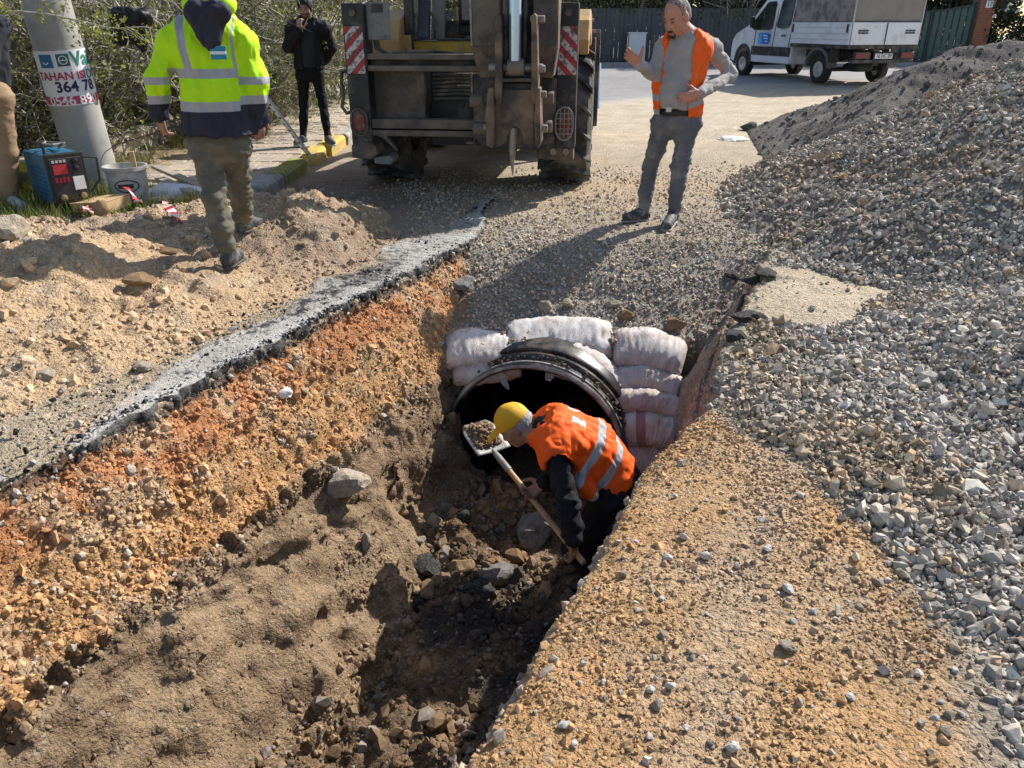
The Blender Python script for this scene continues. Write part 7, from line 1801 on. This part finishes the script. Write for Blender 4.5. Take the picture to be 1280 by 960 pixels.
def make_shrub(seed, hgt, rad, stems, nb, nt_, leaves, lsize, pal, wts, pale_frac=.35):
    r = np.random.default_rng(seed); root = empty('shrub', (0, 0, 0))
    a = r.uniform(0, 2 * np.pi, stems); rr = r.uniform(0, .35, stems) * rad; p = np.stack([np.cos(a) * rr, np.sin(a) * rr, np.full(stems, -.05)], 1)
    d = np.stack([np.cos(a) * .55, np.sin(a) * .55, np.full(stems, 1.0)], 1) + r.normal(0, .2, (stems, 3))
    S1 = grow(r, p, d, r.uniform(.7, 1.1, stems) * hgt, 8, .16, .02)
    p2, d2 = sub(r, S1, nb, .12); S2 = grow(r, p2, d2 * .5 + r.normal(0, .7, p2.shape), r.uniform(.25, .6, len(p2)) * hgt * .6, 6, .25, .03)
    p3, d3 = sub(r, S2, nt_, .1); S3 = grow(r, p3, d3 * .4 + r.normal(0, .8, p3.shape), r.uniform(.15, .5, len(p3)), 4, .3, .02)
    tv = []; tf = []; o = 0
    parts = [(S1, .022, .009), (S2, .009, .004), (S3, .0045, .002)]
    k = int(len(S2) * pale_frac); sets = {0: [], 1: []}
    sets[0].append((S1, .022, .009)); sets[0].append((S2[k:], .010, .004)); sets[1].append((S2[:k], .010, .0045)); kk = int(len(S3) * pale_frac); sets[0].append((S3[kk:], .0048, .0025)); sets[1].append((S3[:kk], .0048, .0025))
    for key, nm, m in ((0, 'branches', M_BARK), (1, 'dry_branches', M_PALE)):
        tv, tf, o = [], [], 0
        for (S, ra, rb) in sets[key]:
            if len(S) == 0: continue
            v, f = tubes_np(S, np.tile(np.linspace(ra, rb, S.shape[1]), (len(S), 1))); tv.append(v); tf.append(f + o); o += len(v)
        ob = add(nm, mesh_np(nm, np.concatenate(tv), np.concatenate(tf), True), m, root); ob['kind'] = 'stuff'
    allp = S3.reshape(-1, 3); q = allp[r.integers(0, len(allp), leaves)] + r.normal(0, .03, (leaves, 3)); q = q[q[:, 2] > .02]
    v, f, c = leaf_quads(r, q, r.uniform(.6, 1.4, len(q)) * lsize, pick(r, len(q), pal, wts)); ob = add('foliage', mesh_np('foliage', v, f, False, None, c), M_LEAF, root); ob['kind'] = 'stuff'
    return root
OLIVE = [(.11, .125, .04), (.19, .21, .055), (.32, .34, .07), (.16, .13, .07)]
shA = make_shrub(1, 2.6, 1.2, 18, 8, 6, 6500, .055, OLIVE, [4, 4, 2, 2])
shB = make_shrub(2, 2.9, 1.3, 16, 9, 6, 4500, .055, OLIVE, [4, 3, 1, 3], .55)
shC = make_shrub(3, 2.4, 1.2, 22, 8, 7, 7000, .058, [(.10, .115, .035), (.18, .20, .05), (.30, .31, .07)], [3, 4, 2])
spots = [(shA, -5.0, 9.1, 0, 1.0), (shB, -5.2, 9.9, 1, 1.0), (shC, -6.3, 9.3, 2, 1.1), (shB, -7.6, 9.9, 3, 1.1), (shA, -5.6, 10.9, 4, 1.15), (shC, -3.9, 11.6, 2, .95), (shB, -5.4, 12.6, 5, 1.2), (shC, -7.2, 12.2, 1, 1.2), (shA, -9.0, 11.6, 3, 1.2),
         (shC, -4.3, 13.8, 0, 1.15), (shA, -6.2, 14.6, 1, 1.3), (shC, -8.6, 14.4, 4, 1.4), (shB, -10.8, 13.6, 2, 1.3), (shC, -4.9, 16.4, 3, 1.3), (shA, -3.8, 18.4, 2, 1.3), (shC, -7.2, 17.4, 2.5, 1.5), (shA, -6.2, 7.7, 4.2, .8), (shB, -5.9, 8.5, 2.2, .7)]
used = set()
SL = {0: 'tangled brush shrub with olive leaves in the thicket behind the pole', 1: 'mostly bare shrub of pale dry twigs in the thicket', 2: 'denser yellow-green shrub in the thicket behind the low wall'}
for (o, x, y, rz, sc) in spots:
    k = {id(shA): 0, id(shB): 1, id(shC): 2}[id(o)]
    if k not in used: used.add(k); ob = o
    else: ob = copy_tree(o)
    ob.location = (x, y, float(base_z(np.array([x]), np.array([y]))[0])); ob.rotation_euler = (0, 0, rz); ob.scale = (sc, sc, sc); tag(ob, SL[k], 'shrub', 'shrubs of the roadside thicket')

def make_tree(name, seed, th, cr, ch, nclump, leaves, lsize, pal, wts, trunk_r=.14, spread=.30, flat=.8, tmat=None):
    r = np.random.default_rng(seed); root = empty(name, (0, 0, 0))
    d = r.normal(size=(nclump, 3)); d /= np.linalg.norm(d, axis=1, keepdims=True); rad = r.uniform(.35, 1.0, nclump) ** .6
    cc = d * rad[:, None] * np.array([cr, cr, ch / 2]) + np.array([0, 0, th + ch / 2])
    tr = grow(r, np.zeros((1, 3)), np.array([[0, 0, 1.]]), np.array([th + ch * .55]), 10, .06); v1, f1 = tubes_np(tr, np.linspace(trunk_r, trunk_r * .35, 10)[None], 8)
    pi = r.integers(4, 10, nclump); st = tr[0, pi]; mid = (st + cc) / 2 + r.normal(0, .15, cc.shape); ps = np.stack([st, mid, cc], 1); v2, f2 = tubes_np(ps, np.tile(np.array([.35, .2, .06]) * trunk_r, (nclump, 1)), 5)
    add('trunk', mesh_np('trunk', np.concatenate([v1, v2]), np.concatenate([f1, f2 + len(v1)]), True), tmat or M_BARK, root)
    ci = r.integers(0, nclump, leaves); g = r.normal(size=(leaves, 3)); g /= np.linalg.norm(g, axis=1, keepdims=True); g = g * (r.uniform(.2, 1, leaves) ** .5)[:, None] * spread * cr * np.array([1, 1, flat])
    p = cc[ci] + g; tone = r.uniform(.6, 1.3, nclump)[ci]
    v, f, c = leaf_quads(r, p, r.uniform(.6, 1.4, leaves) * lsize, pick(r, leaves, pal, wts) * tone[:, None]); ob = add('crown', mesh_np('crown', v, f, False, None, c), M_LEAF, root); ob['kind'] = 'stuff'
    return root
DK = [(.030, .045, .018), (.050, .065, .024), (.075, .085, .03)]
tA = make_tree('evergreen_tree', 11, .6, 2.6, 6.0, 60, 15000, .17, DK, [4, 3, 1], .16)
tB = make_tree('leafy_tree', 12, 1.0, 2.6, 5.0, 46, 11000, .16, [(.07, .09, .03), (.13, .14, .04), (.22, .18, .06)], [3, 3, 1], .15)
tC = make_tree('bare_tree', 13, .4, 2.0, 4.5, 120, 2600, .07, [(.12, .10, .07), (.08, .09, .04)], [2, 1], .12, .5, tmat=M_PALE)
TL = {0: 'dense dark evergreen tree behind the far fence', 1: 'lighter green leafy tree beyond the sheet fence', 2: 'leafless grey tree behind the white truck cab'}
usedt = set()
for (o, k, x, y, rz, sc) in [(tA, 0, 6.5, 36, 0, 1.0), (tA, 0, 11.0, 35.0, 1, 1.05), (tA, 0, 15.0, 35.2, 2, 1.0), (tB, 1, 3.0, 36.5, 0, .95), (tB, 1, -1.0, 35.5, 2, 1.0), (tB, 1, -5.0, 36, 1, 1.0), (tB, 1, -9.5, 34, 3, 1.1), (tA, 0, 19.3, 36.0, 3, 1.0), (tA, 0, 23.6, 34.8, 4, 1.1), (tA, 0, 8.8, 38.5, 5, 1.2), (tA, 0, 13.2, 39, 1.5, 1.2), (tA, 0, 28, 37, 4, 1.2), (tC, 2, 8.3, 32.9, 1, 1.0), (tC, 2, 10.2, 33.2, 3, 1.0), (tB, 1, -13, 27, 2, 1.2), (tB, 1, -9.5, 21.5, 1, 1.0), (tA, 0, -12.5, 19, 1, 1.0), (tB, 1, -6.6, 24, 2.4, .9), (tB, 1, -15, 16, 2.9, 1.0), (tA, 0, 33, 36, 4, 1.2), (tA, 0, -17, 33, 2, 1.3), (tA, 0, 4.5, 40, 3, 1.2), (tA, 0, 18, 40, 2, 1.3)]:
    if k not in usedt: usedt.add(k); ob = o
    else: ob = copy_tree(o)
    ob.location = (x, y, .05); ob.rotation_euler = (0, 0, rz); ob.scale = (sc, sc, sc)
    lab = TL[k] if x > -6 else {0: 'dense dark tree standing behind the roadside thicket', 1: 'light green tree standing behind the roadside thicket'}[k]
    tag(ob, lab, 'tree', 'trees behind the far fence' if x > -6 else 'trees behind the thicket')
# hedge right of the brick pillar, with a few white blossoms; creeper on the fence
def hedge(name, x0, x1, y, z0, z1, n, lsize, pal, wts, label, seed, th=.5):
    r = np.random.default_rng(seed); k = int((x1 - x0) * 6); root = empty(name, ((x0 + x1) / 2, y, .05), 0, label, 'hedge' if name == 'hedge' else 'creeper')
    c = np.stack([r.uniform(x0, x1, k) - (x0 + x1) / 2, r.normal(0, th * .5, k), r.uniform(z0, z1, k)], 1); ci = r.integers(0, k, n); p = c[ci] + r.normal(0, .20, (n, 3)); p[:, 2] = np.maximum(p[:, 2], .02)
    v, f, cl = leaf_quads(r, p, r.uniform(.6, 1.4, n) * lsize, pick(r, n, pal, wts) * r.uniform(.6, 1.3, k)[ci][:, None]); o = add('foliage', mesh_np('foliage', v, f, False, None, cl), M_LEAF, root); o['kind'] = 'stuff'
    st = np.stack([np.linspace(-(x1 - x0) / 2, (x1 - x0) / 2, 12), np.zeros(12), np.zeros(12)], 1); S = grow(r, st, np.tile([[0, 0, 1.]], (12, 1)), np.full(12, z1 * .9), 6, .15); v, f = tubes_np(S, np.tile(np.linspace(.03, .008, 6), (12, 1)), 5); o = add('stems', mesh_np('stems', v, f, True), M_BARK, root); o['kind'] = 'stuff'
    return root
x_p = P(1236, 30, 31.6)[0]
hedge('hedge', x_p + .1, x_p + 12, 32.0, .3, 2.6, 15000, .12, DK + [(.10, .11, .035)], [4, 3, 2, 1], 'dark evergreen hedge right of the brick pillar', 21)
for i, (px, py) in enumerate([(1262, 6), (1259, 12), (1272, 14), (1243, 20)]):
    q = P(px, py, 31.2); b = MB()
    for k in range(7):
        a = k * .9; c_ = V3(math.cos(a), math.sin(a) * .4, math.sin(a * 1.7) * .8); b.lathe([(.01, -.03), (.04, 0), (.01, .03)], tuple(c_ * .05), seg=7)
    o = b.build('blossom', mat('blossom_white', (.75, .73, .70), .7), None); o.location = tuple(q); o['kind'] = 'stuff'; tag(o, 'white blossom in the dark hedge by the brick pillar', 'blossom', 'white blossoms in the hedge')
hedge('creeper', -5.5, 11, 32.25, 1.7, 2.5, 9000, .10, [(.06, .075, .028), (.13, .13, .045), (.16, .10, .05)], [4, 2, 1], 'straggling green creeper along the top of the sheet fence', 22, .25)
hedge('hedge', 8, 20, 33.0, .2, 2.8, 14000, .12, DK, [4, 3, 1], 'dark shrubbery between the truck and the green gate', 23)

# yellow-green sprig reaching across the pole
def sprig():
    r = np.random.default_rng(5); base = P(-40, 20, 7.0); root = empty('leafy_branch', tuple(base), 0, 'leafy yellow-green branch reaching across the concrete pole', 'branch')
    ln = [(-40, 20), (20, 14), (62, 18), (100, 26), (140, 36), (186, 33)]; pts = np.array([P(a, b, 6.95 - .02 * i) for i, (a, b) in enumerate(ln)]) - base
    S = pts[None]; t = np.linspace(0, 1, len(pts)); P1 = np.stack([np.interp(np.linspace(0, 1, 14), t, pts[:, i]) for i in range(3)], 1)[None]
    p2, d2 = sub(r, P1, 26, .1); S2 = grow(r, p2, d2 * .7 + r.normal(0, .5, p2.shape), r.uniform(.08, .30, 26), 5, .2)
    v1, f1 = tubes_np(P1, np.linspace(.012, .004, 14)[None], 5); v2, f2 = tubes_np(S2, np.tile(np.linspace(.004, .002, 5), (26, 1)), 4); add('stem', mesh_np('stem', np.concatenate([v1, v2]), np.concatenate([f1, f2 + len(v1)]), True), M_PALE, root)
    q = np.concatenate([S2[:, 1:].reshape(-1, 3)]); q = q[r.integers(0, len(q), 620)] + r.normal(0, .022, (620, 3)); v, f, c = leaf_quads(r, q, r.uniform(.5, 1.3, 620) * .034, pick(r, 620, [(.30, .32, .045), (.22, .25, .04), (.36, .34, .07)], [3, 3, 1])); o = add('foliage', mesh_np('foliage', v, f, False, None, c), M_LEAF, root); o['kind'] = 'stuff'
sprig()
# black jacket hung in the brush
def hung():
    c = P(162, 38, 7.9); F = Field(c - .45, c + .45, .012); a = lambda x, y, dy=0: P(x, y, 7.9 + dy)
    F.cone(a(150, 18), a(176, 24), .075, .08, k=.06); F.cone(a(146, 22), a(148, 50), .07, .06, k=.06); F.cone(a(176, 26), a(178, 58), .085, .06, k=.06); F.cone(a(160, 26, .03), a(162, 46, .03), .10, .08, k=.06)
    v, f = F.mesh(); n = grad_normals(v, f); v = v + n * (.035 * (np.abs(fbm3(v[:, 0], v[:, 1], v[:, 2] * .6, 8, 3, 950)) * 2 - .6))[:, None]
    o = add('hanging_jacket', mesh_np('hanging_jacket', v - c, f, True), fabric('black_nylon', (.012, .012, .013), .5)); o.location = tuple(c); tag(o, 'crumpled black jacket hung on branches beside the lime jacket', 'jacket')
hung()
# grass
def grass(name, areas, label, seed, pal, wts):
    r = np.random.default_rng(seed); P_ = []
    for (x0, x1, y0, y1, n) in areas: P_.append(np.stack([r.uniform(x0, x1, n), r.uniform(y0, y1, n)], 1))
    p = np.concatenate(P_); keep = fbm2(p[:, 0], p[:, 1], 2.2, 3, seed) > -.12; p = p[keep]; n = len(p); z = H(p[:, 0], p[:, 1]); h = r.uniform(.05, .20, n); a = r.uniform(0, 6.28, n); w = r.uniform(.003, .008, n); ln = r.normal(0, .35, (n, 2)) * h[:, None]
    b0 = np.stack([p[:, 0] - np.cos(a) * w, p[:, 1] - np.sin(a) * w, z - .01], 1); b1 = np.stack([p[:, 0] + np.cos(a) * w, p[:, 1] + np.sin(a) * w, z - .01], 1)
    m0 = (b0 * .7 + b1 * .3) + np.stack([ln[:, 0] * .35, ln[:, 1] * .35, h * .55], 1); m1 = (b0 * .3 + b1 * .7) + np.stack([ln[:, 0] * .35, ln[:, 1] * .35, h * .55], 1); t = (b0 + b1) / 2 + np.stack([ln[:, 0], ln[:, 1], h], 1)
    v = np.stack([b0, b1, m1, m0, t], 1).reshape(-1, 3); i = np.arange(n)[:, None] * 5; f = np.concatenate([i + np.array([[0, 1, 2]]), i + np.array([[0, 2, 3]]), i + np.array([[3, 2, 4]])])
    tag(add(name, mesh_np(name, v, f, False, None, np.repeat(pick(r, n, pal, wts), 5, 0)), M_LEAF), label, 'grass', kind='stuff')
grass('grass', [(-4.9, -2.75, 6.0, 7.9, 8000), (-3.7, -2.7, 6.2, 7.2, 3500)], 'green weeds and grass round the pole and the cardboard box', 31, [(.13, .17, .03), (.22, .24, .05), (.30, .27, .10)], [3, 3, 1])
grass('grass', [(-4.55, -4.08, 8.0, 19.0, 7000)], 'yellowish grass strip between pavement and low wall', 32, [(.20, .20, .05), (.33, .29, .10), (.14, .16, .04)], [2, 3, 1])
